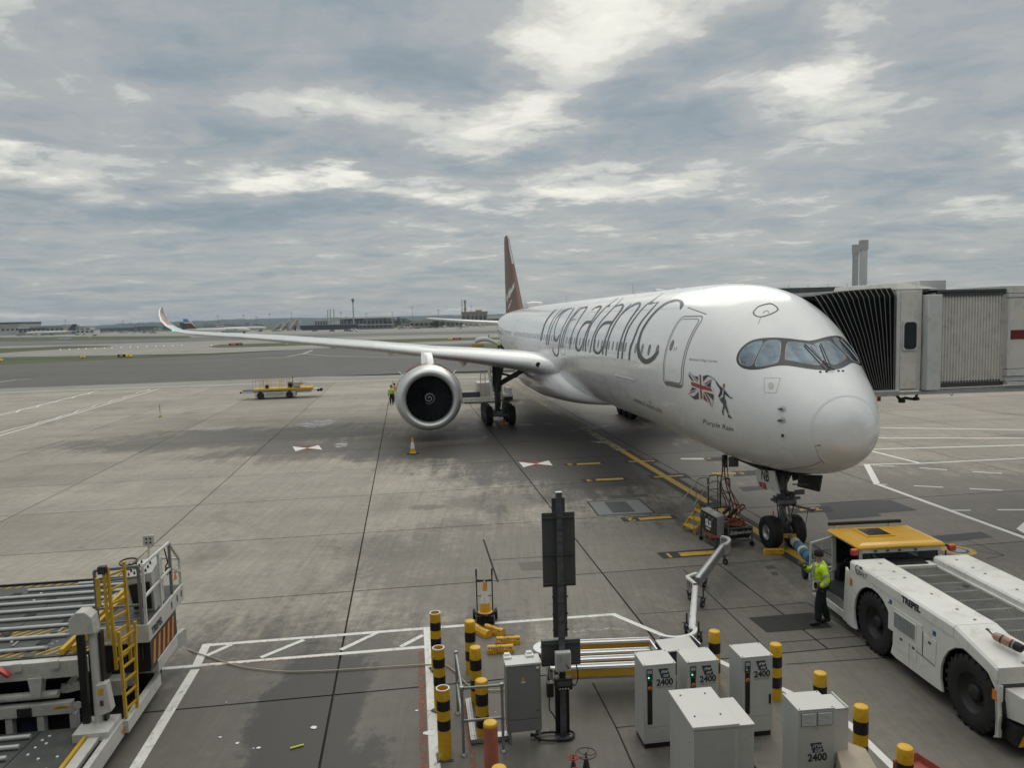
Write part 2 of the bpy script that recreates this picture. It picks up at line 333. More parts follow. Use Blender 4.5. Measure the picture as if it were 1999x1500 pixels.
def put_text(name, s, size, mat, parent, o, ex, ey, **kw):
    """flat print at point o with text axes ex, ey (thing-local)"""
    v, f = text2d(s, size, **kw); o = Vector(o); ex = Vector(ex).normalized(); ey = Vector(ey).normalized()
    mb = MB(); mb.add([o + ex * a + ey * b for a, b in v], f); return mb.build(name, mat, parent, smooth=False, normals=False)

# ================================================================== SETTING
HDG = R(98.02)
E1 = Vector((math.cos(HDG), math.sin(HDG), 0)); E2 = Vector((math.sin(HDG), -math.cos(HDG), 0))   # along the stand, across it to the right
STAINS_AND_SHADE = [(15, 28, 14, 9, .50, 8), (7, 14.5, 9, 7.5, .56, 8), (-3, 13.5, 9, 6, .70, 8), (2, 23, 8, 6.5, .48, 8), (-3.8, 43.5, 5.5, 3.0, .96, 8), (4, 45, 10, 17, .93, 8), (-9, 46, 10, 4.5, .6, 8), (-3.9, 13.2, 1.6, 5.0, .97, 8), (-5.4, 15.0, .8, 3.2, .5, 8), (-4.5, 44, 7, 4.0, .82, 8), (-19, 51, 12, 5.0, .62, 8), (2, 38, 4.5, 4.5, .75, 8), (5.5, 40, 7, 9, .7, 8), (3.2, 52, 9, 8, .78, 8), (7.5, 29.5, 1.6, 1.2, .6, 8), (0.5, 31.5, 4, 1.6, .45, 8),
          (-3.5, 30.5, .9, .55, .55, 8), (6, 60, 10, 12, .6, 8), (-4, 11.6, 3.0, 3.5, .40, 8), (-9, 45, 5, 3, .4, 8), (-1.9, 14.6, .35, .25, .6, 8), (9, 24.5, 1.2, 1.6, .45, 8)]  # dirt patches; those below belly and engine and in the foreground also hold painted shade
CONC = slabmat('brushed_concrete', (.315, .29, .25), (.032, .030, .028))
STAINS_AND_SHADE = []
CONC2 = slabmat('pale_concrete', (.27, .26, .24), (.12, .115, .105), .6, .2, .05)
ASPH = slabmat('asphalt', (.105, .105, .10), (.06, .06, .06), .8, .3, .04)
ASPH2 = slabmat('runway_asphalt', (.13, .13, .128), (.06, .06, .06), .8, .3, .04)
JOINT = M('joint_filler', (.022, .021, .02), .9, var=.3)
PW = worn('worn_white_marking', (.70, .70, .67), .13, scale=3.5, stretch=(1, .35, 1))
PW2 = M('fresh_white_marking', (.76, .76, .74), .7, var=.06, dirt=.35, dcol=(.3, .28, .26), scale=3)
PY = worn('worn_yellow_marking', (.55, .34, .05), .12, scale=2.5)
PB = M('black_marking', (.035, .035, .036), .8, var=.2, dirt=.4, dcol=(.09, .085, .08), scale=3)
PR = worn('worn_red_marking', (.30, .10, .06), -.02, scale=3.0)
PATCH = M('grey_asphalt_patch', (.085, .09, .095), .85, var=.2, scale=1.2)
MATG = M('rubber_mat', (.035, .033, .032), .9, var=.2, scale=8, bump=.5)
GRASS = M('airfield_grass', (.062, .078, .026), .95, var=.45, scale=.05, dirt=.7, dcol=(.10, .09, .05))
def struct(o): o['kind'] = 'structure'; return o

mb = MB(); mb.sheet([(-9000, -300), (12000, -300), (12000, 14000), (-9000, 14000)], -.10); ground = struct(mb.build('ground', GRASS, smooth=False))
def ls(l, s): return E2 * l + E1 * s
L0, S0, DL, DS = -1.75 - 10 * 7.35, 15.35 - 2 * 6.05, 7.35, 6.05
NLat, NS = 21, 16
mb = MB(); mb.sheet([ls(L0, S0), ls(L0 + NLat * DL, S0), ls(L0 + NLat * DL, S0 + NS * DS), ls(L0, S0 + NS * DS)], -.05)
apron = struct(mb.build('apron', JOINT, smooth=False))
def slabmesh(wl, ws, name='concrete_slab'):
    mb = MB(); mb.at(rz=HDG - math.pi / 2); g = .024
    mb.box(-wl / 2 + g, wl / 2 - g, -ws / 2 + g, ws / 2 - g, -.045, 0); me = bpy.data.meshes.new(name)
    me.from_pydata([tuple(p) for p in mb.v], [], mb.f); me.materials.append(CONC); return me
base_slab = slabmesh(DL, DS)
cells = []
for i in range(NLat):
    for j in range(NS):
        c = ls(L0 + (i + .5) * DL, S0 + (j + .5) * DS); cells.append(((c.length if c.y > 0 else 999) + abs(c.x) * .3, i, j, c))
cells.sort(key=lambda t: t[0])
rest = MB()
for k, (d, i, j, c) in enumerate(cells):
    if k < 298:
        if i == 11 and j == 2:       # the slab under the tug is cut into smaller ones
            for a in (0, 1):
                me = slabmesh(DL / 2, DS); o = bpy.data.objects.new('concrete_slab', me); link(o, apron); o.location = c + E2 * (a - .5) * DL / 2
            continue
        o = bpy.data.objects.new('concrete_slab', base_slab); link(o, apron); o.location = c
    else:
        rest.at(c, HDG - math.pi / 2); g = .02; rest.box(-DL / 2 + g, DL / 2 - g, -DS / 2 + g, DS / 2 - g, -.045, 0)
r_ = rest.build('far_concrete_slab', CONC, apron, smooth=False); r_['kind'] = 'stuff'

def mark(px, mat, z=.004, name='painted_marking', parent=None, world=False):
    mb = MB(); pts = [Vector(p) if world else G(*p) for p in px]; mb.sheet([(p.x, p.y) for p in pts], z); o = mb.build(name, mat, parent or apron, smooth=False)
    return o
def line(px, w, mat, z=.004, name='painted_line', world=False, parent=None):
    P = [Vector(p) if world else G(*p) for p in px]; mb = MB(); L_ = []; R_ = []
    for i, p in enumerate(P):
        a = P[max(i - 1, 0)]; b = P[min(i + 1, len(P) - 1)]; d = b - a; d.z = 0; d.normalize(); nrm = Vector((-d.y, d.x, 0)) * w / 2
        L_.append((p.x + nrm.x, p.y + nrm.y, z)); R_.append((p.x - nrm.x, p.y - nrm.y, z))
    n = len(P); mb.add(L_ + R_, [(i, i + 1, n + i + 1, n + i) for i in range(n - 1)]); return mb.build(name, mat, parent or apron, smooth=False)

# far strips of taxiway, grass and runway
def strip(name, px, mat, z): mb = MB(); mb.sheet([tuple(G(*p))[:2] for p in px], z); return struct(mb.build(name, mat, smooth=False))
strip('apron_shoulder', [(-500, 800), (0, 771), (500, 752), (1000, 735), (1300, 725), (1900, 706), (1900, 700), (1300, 718), (1000, 728), (500, 738), (0, 757), (-500, 778)], CONC2, .006)
strip('taxiway', [(-500, 778), (0, 759), (500, 740.5), (775, 730), (1000, 723), (1300, 713), (2000, 690), (2000, 650), (1000, 668), (620, 680), (412, 694), (0, 712), (-500, 732)], ASPH, .012)
strip('crossing_taxiway', [(-500, 716), (0, 698), (412, 690.5), (620, 681), (1000, 669), (2200, 635), (2200, 612), (1000, 642), (500, 654), (0, 664), (-500, 680)], CONC2, .009)
strip('grass_island', [(-300, 702), (0, 690), (50, 686), (125, 682), (222, 677), (212, 675.5), (125, 676), (62, 679), (0, 680.5), (-300, 690)], GRASS, .03)
strip('grass_island', [(405, 677), (425, 679), (500, 677.5), (620, 674), (760, 670), (975, 663), (1200, 657), (1200, 653), (975, 659), (880, 660), (720, 664), (620, 668), (500, 671), (430, 673)], GRASS, .03)
strip('grass_island', [(850, 678), (980, 684), (1200, 680), (1200, 665), (974, 672), (900, 675)], GRASS, .03)
strip('runway', [(-300, 684), (0, 676), (225, 671.5), (450, 664.5), (700, 657), (1000, 650.5), (2200, 618), (2200, 612), (1000, 645), (600, 653.5), (0, 667), (-300, 673)], ASPH2, .05)
strip('grass_verge', [(-300, 673), (0, 667), (200, 664), (375, 660), (370, 657), (200, 657), (0, 659), (-300, 664)], GRASS, .08)
strip('grass_verge', [(690, 648), (974, 643.5), (1200, 638), (1200, 634), (974, 639.5), (830, 642), (700, 645.6)], GRASS, .08)
strip('far_apron', [(-300, 664), (0, 659), (200, 657), (400, 656.5), (700, 649), (1000, 643.5), (2200, 608), (2200, 600), (1000, 635), (700, 642), (400, 646), (0, 652), (-300, 659)], CONC2, .11)
def tline(px, w, mat=PW2, z=.07, parent=None): return line(px, w, mat, z, parent=parent or apron)
tline([(-100, 771), (0, 767), (500, 749.4), (775, 741.5), (1000, 734), (1300, 724)], .35, PW2, .010)
tline([(0, 716), (120, 712), (350, 706), (620, 697)], .35, PY, .016); tline([(0, 746), (30, 742), (60, 740.5)], .35, PW, .016)
tline([(500, 700), (560, 697), (592, 691), (610, 684)], .4, PW, .016); tline([(592, 691), (640, 695), (760, 698), (860, 698)], .3, PW, .016)
tline([(0, 692), (200, 687), (420, 682), (700, 673)], .6, PW, .018); tline([(0, 671), (225, 667), (560, 659), (900, 650)], 1.0, PW, .055)
tline([(0, 668.8), (300, 661.5), (700, 653)], .8, PW, .055); tline([(0, 700), (250, 694), (412, 689.6)], .5, PW, .018)
line([(-60, 869), (0, 851), (160, 804), (318, 757)], .17, PW2); line([(-60, 828), (0, 811), (100, 786), (202, 760.5)], .17, PW2)
zz1 = [(0, 1140), (120, 1105), (270, 1075), (310, 1060), (430, 1030), (480, 1010), (580, 985), (610, 968), (715, 942), (745, 927), (845, 905), (875, 890), (960, 870), (985, 857), (1065, 835), (1085, 825), (1155, 810), (1175, 798), (1275, 785)]
zz2 = [(0, 998), (125, 985), (160, 960), (285, 942), (320, 922), (435, 900), (465, 885), (560, 872), (595, 855), (690, 838), (715, 822), (800, 812)]
for z_ in (zz1, zz2): line([(x / 4, 560 + y / 4) for x, y in z_], .15, PW2, .006)
# white frame of the equipment area
line([(402, 1261), (842, 1227), (1203, 1200)], .14, PW, .0045)
line([(1196, 1200), (1300, 1244), (1415, 1297), (1537, 1351), (1655, 1413), (1765, 1520)], .15, PW2, .0055)
line([(300, 1308), (560, 1286), (840, 1263)], .14, PW); line([(404, 1258), (383, 1302)], .2, PW, .0055); line([(381, 1308), (255, 1515)], .2, PW)
for a, b in (((452, 1259.5), (404, 1281)), ((593, 1250.5), (509, 1285)), ((737, 1236), (665, 1270)), ((826, 1241), (782, 1264))): line([a, b], .13, PW, .0065)
line([(834, 1228), (838, 1290), (850, 1515)], .19, PW, .0062)
line([(822, 1272), (828, 1515)], .13, PR, .0042); line([(392, 1302), (659, 1281)], .07, PR, .0048); line([(905, 1370), (928, 1515)], .10, PR, .0042)
line([(1080, 1240), (1120, 1234), (1200, 1228), (1240, 1238)], .14, worn('ghost_marking', (.42, .42, .40), -.02, scale=3), .0042)
# lead-in line, its ticks and the numbered stop bars
O_AIR = Vector((9.3734, 19.4894, 0))
ST_ = Vector((-math.cos(HDG - math.pi / 2), -math.sin(HDG - math.pi / 2), 0))
def A2W(x, y, z=0): return O_AIR + E1 * x + ST_ * y + Vector((0, 0, z))
line([A2W(-1.2, 0), A2W(23, 0)], .95, PB, .0035, 'lead_in_border', True); line([A2W(-1.2, 0), A2W(23, 0)], .34, PY, .0062, 'lead_in_line', True)
line([A2W(23, 0), A2W(78, 0)], .5, worn('faded_marking', (.42, .37, .26), .05, scale=1.2), .0062, 'lead_in_line', True)
for a, b in (((1227, 902), (1278, 900)), ((1277, 932), (1334, 929))):
    P1, P2 = G(*a), G(*b); line([P1 - (P2 - P1) * .15, P2 + (P2 - P1) * .15], 1.0, PB, .0042, 'tick_border', True); line([P1, P2], .28, PY, .0072, 'tick_mark', True)
BARS = [([(1281, 1080), (1402, 1071), (1408, 1084), (1295, 1092)], [(1324, 1080), (1399, 1075.5), (1402, 1082), (1330, 1087)], '1', (1306, 1085), .55),
        ([(1210, 1011), (1314, 1006), (1326, 1013.6), (1218, 1019.6)], [(1245, 1012), (1308, 1007.6), (1313, 1012), (1250, 1016.4)], '2', (1231, 1014.5), .6),
        ([(1132, 936), (1220, 931.6), (1227, 937), (1138, 942)], [(1162, 936), (1216, 933.6), (1218, 937), (1164, 939)], '3', (1150, 938.3), .6),
        ([(1099, 906), (1174, 902.4), (1181, 905.6), (1104, 909.6)], [(1125, 905.6), (1171, 903.6), (1173, 906.4), (1127, 908)], '4', (1113, 906.9), .6),
        ([(1540, 993), (1620, 988), (1628, 1000), (1546, 1003)], [(1560, 994.5), (1577, 992), (1581, 996), (1563, 998.5)], '2', (1595, 994.5), .55),
        ([(1428, 921), (1474, 919), (1480, 928), (1434, 931)], [(1390, 923.5), (1436, 923), (1437, 926.5), (1391, 927)], '3', (1448, 924.5), .5),
        ([(1376, 894), (1420, 892), (1424, 899), (1380, 901)], [(1328, 895), (1373, 895), (1374, 898), (1330, 898)], '4', (1383, 896), .5)]
for k, (blk, yl, s, c, sz) in enumerate(BARS):
    mark(blk, PB, .0044, 'stop_bar_border'); mark(yl, PY if k < 6 else PW, .0075, 'stop_bar')
    p = G(*c); put_text('bar_number', s, sz, PY, apron, (p.x, p.y, .0078), -E2 if k < 4 else E2, -E1 if k < 4 else E1, bold=.02)
RW, WW = worn('red_marking', (.30, .09, .06), .02, scale=2), PW2
for q_ in ([(1013, 902.4), (1071, 899.6), (1079, 909.6), (1022, 913)], [(571, 872), (622, 869.5), (629, 878.5), (577, 881.5)]):
    P = [G(*p) for p in q_]; c = sum(P, Vector()) / 4
    mark([P[0], P[1], c], RW, .0046, world=True); mark([P[2], P[3], c], RW, .0046, world=True); mark([P[1], P[2], c], WW, .005, world=True); mark([P[3], P[0], c], WW, .005, world=True)
for px, mt in (([(1187, 968), (1260, 964), (1267, 970), (1194, 975)], PATCH), ([(1012, 1099), (1060, 1096), (1062, 1113), (1018, 1115)], M('worn_patch', (.15, .14, .125), .9, var=.1)),
               ([(1600, 984), (1680, 979), (1738, 976.6), (1792, 997), (1714, 1003), (1722, 1008), (1680, 1012), (1618, 1016)], PATCH), ([(1800, 1049), (1916, 1039), (1940, 1050), (1850, 1058), (1812, 1062)], PATCH),
               ([(1442, 952), (1500, 948), (1510, 955), (1452, 960)], PATCH), ([(1330, 960), (1372, 957), (1384, 966), (1340, 969)], PATCH), ([(1492, 1106), (1508, 1104), (1518, 1111), (1500, 1113)], PATCH), ([(1504, 1118), (1516, 1117), (1520, 1123), (1508, 1124)], PATCH)):
    mark(px, mt, .0032, 'surface_patch')
mark([(1145, 980), (1248, 974.4), (1280, 1002.4), (1167, 1008)], JOINT, .003, 'pit_gap'); mark([(1149, 981), (1246, 975.4), (1276, 1001.6), (1169, 1006.8)], M('pit_cover_steel', (.20, .21, .215), .6, var=.15, dirt=.3), .0065, 'pit_cover')
mark([(1179, 981), (1221, 979.6), (1241, 1000), (1197, 1002.4)], PATCH, .0085, 'pit_cover')
mark([(1461, 1207), (1585, 1197), (1625, 1226), (1497, 1236)], MATG, .006, 'rubber_mat')
c = G(1871, 1075.6)
for r_, mt, z_ in ((.50, PY, .0045), (.36, GALV, .0065), (.30, PATCH, .0085), (.22, GALV, .0105)):
    mb = MB(); mb.sheet([(c.x + r_ * math.cos(R(a)), c.y + r_ * math.sin(R(a))) for a in range(0, 360, 12)], z_); mb.build('manhole_cover', mt, apron, smooth=False)
# road markings beyond the nose
for a, w in (([(1640, 834), (1717, 835.4), (1999, 839.6), (2150, 842)], .22), ([(1640, 855), (1718, 855.4), (1999, 856), (2150, 856.5)], .2), ([(1600, 881), (1713, 877.4), (1999, 869.6), (2150, 865)], .2), ([(1690, 878), (1711, 883.6), (1796, 905)], .2),
             ([(1686, 907.5), (1796, 905.4), (1999, 895), (2150, 887)], .15), ([(1712, 945.5), (1999, 1050), (2120, 1095)], .22), ([(1704, 909), (1746, 911)], .12), ([(1795, 914), (1849, 918)], .14), ([(1898, 921.4), (1956, 925)], .14), ([(1718, 946), (1732, 946.6)], .12),
             ([(1784, 949), (1841, 952)], .14), ([(1892.6, 954.6), (1956.6, 958)], .14), ([(1860, 997), (1895, 997)], .13), ([(1947, 996), (2050, 996)], .15)): line(a, w, PW2)
mark([(1686, 907.5), (1698, 907.5), (1718, 944), (1706, 947)], PW2, .0058); mark([(1984, 1033), (2040, 985), (2060, 1078)], PW2, .0058)
# wet or chalky white smears under the wing
SM = worn('chalky_smear', (.52, .53, .54), .01, .5, scale=.8, soft=.10, stretch=(.5, 1, 1))
for q_ in ([(575, 829), (600, 822), (640, 820), (662, 816), (655, 824), (640, 832), (600, 836)], [(1110, 843), (1160, 838), (1215, 827), (1150, 832)], [(1112, 829), (1142, 831), (1172, 833), (1140, 828)], [(1060, 827), (1075, 829), (1082, 826)], [(1150, 863), (1180, 862), (1196, 868), (1176, 866)],
           [(1003, 788), (1020, 785), (1026, 786), (1008, 789)], [(1005, 832), (1014, 828), (1030, 828), (1046, 830), (1020, 832)], [(1020, 806), (1026, 805), (1024, 807)], [(650, 870), (668, 862), (680, 864), (676, 872), (658, 874)]): mark(q_, SM, .005, 'chalky_smear')
# loose litter
for (u, v, s, mt) in ((612, 1422, .09, PRINTW), (840, 1433, .14, PRINTW), (430, 1441, .04, PRINTW), (505, 1462, .045, PRINTW), (495, 1463, .02, PRINTW), (463, 1453, .05, PRINTW), (814, 1389, .04, PRINTW), (360, 1241, .03, PRINTW), (442, 1373, .02, PRINTW), (967, 1392, .02, PRINTW), (1069, 1430, .03, PRINTW)):
    p = G(u, v); mb = MB(); k = 7; mb.prism([(p.x + s * (.6 + .5 * random.random()) * math.cos(2 * math.pi * i / k), p.y + s * (.6 + .5 * random.random()) * math.sin(2 * math.pi * i / k) * .8) for i in range(k)], .004, .012)
    o = mb.build('litter', mt, smooth=False); tag(o, 'small white scrap of litter lying on the concrete', 'litter', 'scraps of white litter on the apron')
P1, P2 = G(567, 1464), G(593, 1457)
mb = MB(); mb.tube([(P1.x, P1.y, .02), (P2.x, P2.y, .02)], .017, 8); tag(mb.build('glow_stick', M('lime_plastic', (.75, .85, .06), .4)), 'short lime yellow stick lying on the dark stained concrete', 'stick')

# ---- hills on the horizon
prof = [(-600, 640), (-200, 642), (100, 640), (190, 636), (240, 632), (300, 629), (380, 627), (460, 623.5), (532, 622), (640, 620.5), (754, 619), (820, 617), (900, 615), (1000, 612), (1300, 604), (1700, 592), (2300, 575)]
mb = MB(); rings = []; random.seed(3)
cols = []
for i in range(len(prof) - 1):
    for k in range(8):
        t = k / 8; cols.append((prof[i][0] * (1 - t) + prof[i + 1][0] * t, prof[i][1] * (1 - t) + prof[i + 1][1] * t))
for (u, v) in cols:
    d = ray(u, v); d /= math.hypot(d.x, d.y); D = 5200; z = CAM_H + d.z * D + random.uniform(-2, 3); ring = []
    for (dd, kz) in ((3900, 0), (4300, .25), (4700, .62), (5000, .9), (5200, 1.0), (5500, .92), (6200, .4), (7000, 0)):
        ring.append((d.x * dd, d.y * dd, z * kz + (random.uniform(-3, 3) if 0 < kz < 1 else 0) - .3))
    rings.append(ring)
mb.loft(rings, caps=False, closed=False); struct(mb.build('hills', M('wooded_hill', (.025, .042, .032), .95, var=.4, scale=.01), normals=False))

# the terminal the picture is taken from, behind and under the viewer
mb = MB(); mb.box(-70, 60, -16, -1.6, 0, 13.5); struct(mb.build('terminal_wall', M('terminal_cladding', (.12, .13, .14), .35, var=.1, scale=.4), smooth=False))

# extra joints of the smaller slabs round the stand equipment
for px, w in (([(1334, 1113), (1417, 1191), (1519, 1290)], .035), ([(1243, 1200), (1417, 1189)], .025), ([(1417, 1190), (1575, 1177)], .035), ([(1515, 1256), (1677, 1243)], .035), ([(1535, 1298), (1732, 1285)], .035), ([(1575, 1177), (1677, 1243)], .03), ([(1157, 1334), (1204, 1424), (1240, 1505)], .035), ([(1202, 1422), (1300, 1412)], .03),
              ([(944, 1054), (958, 1096), (972, 1137)], .06), ([(956, 1094), (1060, 1088)], .035), ([(1820, 1063), (1960, 1085)], .03), ([(1820, 1063), (1890, 1055), (1960, 1085), (1925, 1092)], .03)):
    line(px, w, JOINT, .0022, 'slab_joint')

# ================================================================== THE AIRLINER
PEARL = M('pearl_white_paint', (.85, .86, .87), .30, var=.02, scale=.6, coat=.75, dirt=.06, dcol=(.5, .48, .44))
WINGP = M('wing_grey_paint', (.68, .69, .70), .3, var=.04, scale=.5, coat=.4, dirt=.12, dcol=(.45, .43, .4))
LETT = M('title_paint', (.06, .055, .06), .35, var=.15, spec=.5)
SEAM = M('panel_seam', (.17, .165, .16), .5, var=.2)
SEAL = M('pale_seal', (.45, .46, .47), .5, var=.1)
MASK = M('windscreen_mask', (.025, .028, .032), .3, var=.1, coat=.4)
PANE = M('flight_deck_glass', (.10, .15, .20), .04, metal=.55, var=.5, scale=3, coat=1.0, spec=1.0)
FINP = M('tail_red_paint', (.17, .105, .08), .5, var=.25, scale=.4, spec=.25)
REDC = M('cowl_red_paint', (.22, .03, .025), .25, var=.15, coat=.8)
LIPM = M('polished_lip', (.66, .67, .68), .34, metal=.6, var=.05, scale=1, dirt=.1)
STRUT = M('gear_strut_grey', (.20, .21, .22), .4, .3, var=.25, scale=6, dirt=.4)
TYRE = M('tyre_rubber', (.014, .014, .015), .72, var=.3, scale=5, dirt=.25, dcol=(.05, .045, .04), bump=.2)
RIM = M('wheel_rim', (.50, .51, .52), .35, .5, var=.1, scale=8, dirt=.3)
FANM = M('fan_blade_titanium', (.09, .095, .105), .35, .6, var=.2, scale=3)
DUCT = M('inlet_duct_grey', (.03, .032, .036), .5, .3, var=.2)
CABW = M('cabin_window', (.20, .20, .195), .15, var=.15, spec=.7)
for m_ in (PEARL, WINGP): m_.node_tree.nodes['Principled BSDF'].inputs['Coat Roughness'].default_value = .11
air = thing('airliner', 'large white twin engine airliner parked on the stand with its nose to the terminal', 'airliner', O_AIR, HDG)
AMI = (Matrix.Translation(O_AIR) @ Matrix.Rotation(HDG, 4, 'Z')).inverted()
def toA(v): return AMI @ Vector(v)
CA = toA(CAM)
def rayA(u, v): return AMI.to_3x3() @ ray(u, v)
def PL(u, v, axis, k):
    d = rayA(u, v); return CA + d * ((k - CA[axis]) / d[axis])
FST = [(.70, 4.30, 4.30, 0.001, 4.3), (.73, 4.60, 4.0, .32, 4.3), (.88, 4.98, 3.66, .70, 4.3), (1.2, 5.36, 3.34, 1.07, 4.35), (1.68, 5.76, 3.08, 1.42, 4.45), (2.27, 6.2, 2.9, 1.75, 4.6), (2.95, 6.72, 2.78, 2.03, 4.78), (3.78, 7.42, 2.68, 2.32, 5.02),
       (4.6, 8.0, 2.62, 2.55, 5.22), (5.5, 8.38, 2.57, 2.72, 5.38), (6.8, 8.63, 2.56, 2.87, 5.55), (8.5, 8.75, 2.58, 2.96, 5.66), (11, 8.79, 2.63, 2.98, 5.72), (14, 8.79, 2.67, 2.98, 5.74), (46, 8.72, 2.68, 2.98, 5.75),
       (51, 8.68, 2.95, 2.95, 5.85), (56, 8.58, 3.75, 2.75, 6.2), (61, 8.45, 4.85, 2.3, 6.65), (66, 8.2, 5.9, 1.62, 7.05), (70, 7.9, 6.7, .92, 7.35), (73, 7.6, 7.1, .3, 7.35), (73.3, 7.4, 7.3, .05, 7.35)]
def _slopes(x, y):
    h = [x[i + 1] - x[i] for i in range(len(x) - 1)]; dl = [(y[i + 1] - y[i]) / h[i] for i in range(len(h))]; m = [dl[0]] + [0] * (len(x) - 2) + [dl[-1]]
    for k in range(1, len(x) - 1):
        if dl[k - 1] * dl[k] > 0: m[k] = 3 * (h[k - 1] + h[k]) / ((2 * h[k] + h[k - 1]) / dl[k - 1] + (h[k] + 2 * h[k - 1]) / dl[k])
    return m
_X = [s[0] for s in FST]; _SL = [_slopes(_X, [s[c] for s in FST]) for c in range(1, 5)]
def fus(X):
    i = max(0, min(len(_X) - 2, sum(1 for x in _X if x <= X) - 1)); h = _X[i + 1] - _X[i]; t = (X - _X[i]) / h; out = []
    for c in range(4):
        a, b = FST[i][c + 1], FST[i + 1][c + 1]; m = _SL[c]
        out.append((2 * t ** 3 - 3 * t ** 2 + 1) * a + (t ** 3 - 2 * t ** 2 + t) * h * m[i] + (3 * t ** 2 - 2 * t ** 3) * b + (t ** 3 - t ** 2) * h * m[i + 1])
    return out
def fring(X, off=0, n=128):
    top, bot, hw, zc = fus(X); out = []
    for j in range(n):
        a = 2 * math.pi * j / n; c, s = math.cos(a), math.sin(a); out.append((X, (hw + off) * c, zc + ((top - zc + off) * s if s > 0 else (zc - bot + off) * s)))
    return out
XR = 1.13
xs1 = [.70, .703, .71, .72, .735, .755, .78, .82, .87, .93, 1.0, 1.07, XR - .003]
xs2 = [XR + .003] + [1.2 + .09 * i for i in range(80)]; x = xs2[-1]
while x < 72.6: x += .5; xs2.append(x)
xs2 += [73.0, 73.2, 73.3]
mb = MB(); mb.loft([fring(x) for x in xs2]); fuse = mb.build('fuselage', PEARL, air, ang=60)
bv_f = BVHTree.FromPolygons([Vector(p) for p in mb.v], mb.f)
mb2 = MB(); mb2.loft([fring(x) for x in xs1]); mb2.build('radome', M('radome_paint', (.83, .84, .86), .24, var=.02, coat=1.0), air, ang=60)
mbx = MB(); mbx.loft([fring(x, -.02, 64) for x in (1.0, XR, 1.3)], caps=False); mbx.build('radome_seal', PEARL, air)
mba = MB(); mba.v = mb.v + mb2.v; mba.f = mb.f + [[i + len(mb.v) for i in f] for f in mb2.f]
BV = {'fus': BVHTree.FromPolygons([Vector(p) for p in mba.v], mba.f)}
def onA(u, v, off=.006, key='fus'):
    d = rayA(u, v).normalized(); h = BV[key].ray_cast(CA, d)
    if h[0] is None: return None
    n = h[1]; n = n if n.dot(d) < 0 else -n
    return h[0] + n * off
def sideA(X, z, off=.006, sgn=1):
    """starboard (or port) skin point at station X, height z"""
    top, bot, hw, zc = fus(X); H = (top - zc) if z > zc else (zc - bot); q = max(0.0, 1 - ((z - zc) / H) ** 2); Y = hw * math.sqrt(q)
    nv = Vector((0, Y / hw ** 2, (z - zc) / H ** 2)).normalized(); p = Vector((X, Y, z)) + nv * off; return Vector((p.x, p.y * sgn, p.z))
def drape(name, poly, mp, mat, parent=air, h=.18, fs=None):
    bm = bmesh.new(); vs = [bm.verts.new((p[0], p[1], 0)) for p in poly]
    for f in (fs or tessellate_polygon([[Vector((p[0], p[1], 0)) for p in poly]])):
        try: bm.faces.new([vs[i] for i in f])
        except ValueError: pass
    bmesh.ops.triangulate(bm, faces=bm.faces); cache = {}
    def m3(c):
        k = (round(c.x, 4), round(c.y, 4))
        if k not in cache: cache[k] = mp(c.x, c.y)
        return cache[k]
    for _ in range(6):
        long = [e for e in bm.edges if m3(e.verts[0].co) is not None and m3(e.verts[1].co) is not None and (m3(e.verts[0].co) - m3(e.verts[1].co)).length > h]
        if not long: break
        bmesh.ops.subdivide_edges(bm, edges=long, cuts=1, use_grid_fill=False); bmesh.ops.triangulate(bm, faces=bm.faces)
    bad = [v for v in bm.verts if m3(v.co) is None]; bmesh.ops.delete(bm, geom=bad, context='VERTS')
    for v in bm.verts: v.co = m3(v.co.copy())
    me = bpy.data.meshes.new(name); bm.to_mesh(me); bm.free(); me.materials.append(mat)
    for p in me.polygons: p.use_smooth = True
    o = bpy.data.objects.new(name, me); return link(o, parent)
def ribbon(name, pts, w, mp, mat, parent=air, closed=False, metric=True):
    """a strip along pts; w in metres on the skin (metric) or in picture-plane units"""
    mb = MB(); pts = list(pts)
    if closed: pts = pts + [pts[0]]
    P = []
    for i in range(len(pts) - 1):
        a, b = pts[i], pts[i + 1]; k = max(1, int(math.dist(a[:2], b[:2]) / (6 if abs(a[0]) > 100 else .12)))
        for j in range(k): P.append(tuple(x * (1 - j / k) + y * j / k for x, y in zip(a, b)))
    P.append(pts[-1]); V = []
    if metric:
        Q = [mp(p[0], p[1]) for p in P]; Q = [q for q in Q if q is not None]
        for i, q in enumerate(Q):
            a, b = Q[max(0, i - 1)], Q[min(len(Q) - 1, i + 1)]; d = (b - a).normalized()
            nrm = (CA - q).normalized() if mp.__name__ == 'cmap' else Vector((0, q.y, q.z - 5.7)).normalized()
            s = d.cross(nrm).normalized() * w / 2; V += [q - s, q + s]
    else:
        for i, p in enumerate(P):
            a, b = P[max(0, i - 1)], P[min(len(P) - 1, i + 1)]; dx, dy = b[0] - a[0], b[1] - a[1]; l = math.hypot(dx, dy) or 1; ww = p[2] if len(p) > 2 else w; sx, sy = -dy / l * ww / 2, dx / l * ww / 2
            q1, q2 = mp(p[0] - sx, p[1] - sy), mp(p[0] + sx, p[1] + sy)
            if q1 is None or q2 is None: continue
            V += [q1, q2]
    n = len(V) // 2; mb.add(V, [(2 * i, 2 * i + 1, 2 * i + 3, 2 * i + 2) for i in range(n - 1)])
    return mb.build(name, mat, parent, normals=False)
def mir(o, name=None):
    """a mirrored twin on the port side"""
    me = o.data.copy(); me.transform(Matrix.Scale(-1, 4, (0, 1, 0))); me.flip_normals(); m = bpy.data.objects.new(name or o.name.split('.')[0], me); return link(m, o.parent)
def cmap_off(off):
    def cmap(x, y): return onA(x, y, off)
    return cmap
z4 = lambda L: [(1240 + x / 3.75, 540 + y / 3.75) + tuple(r) for x, y, *r in L]
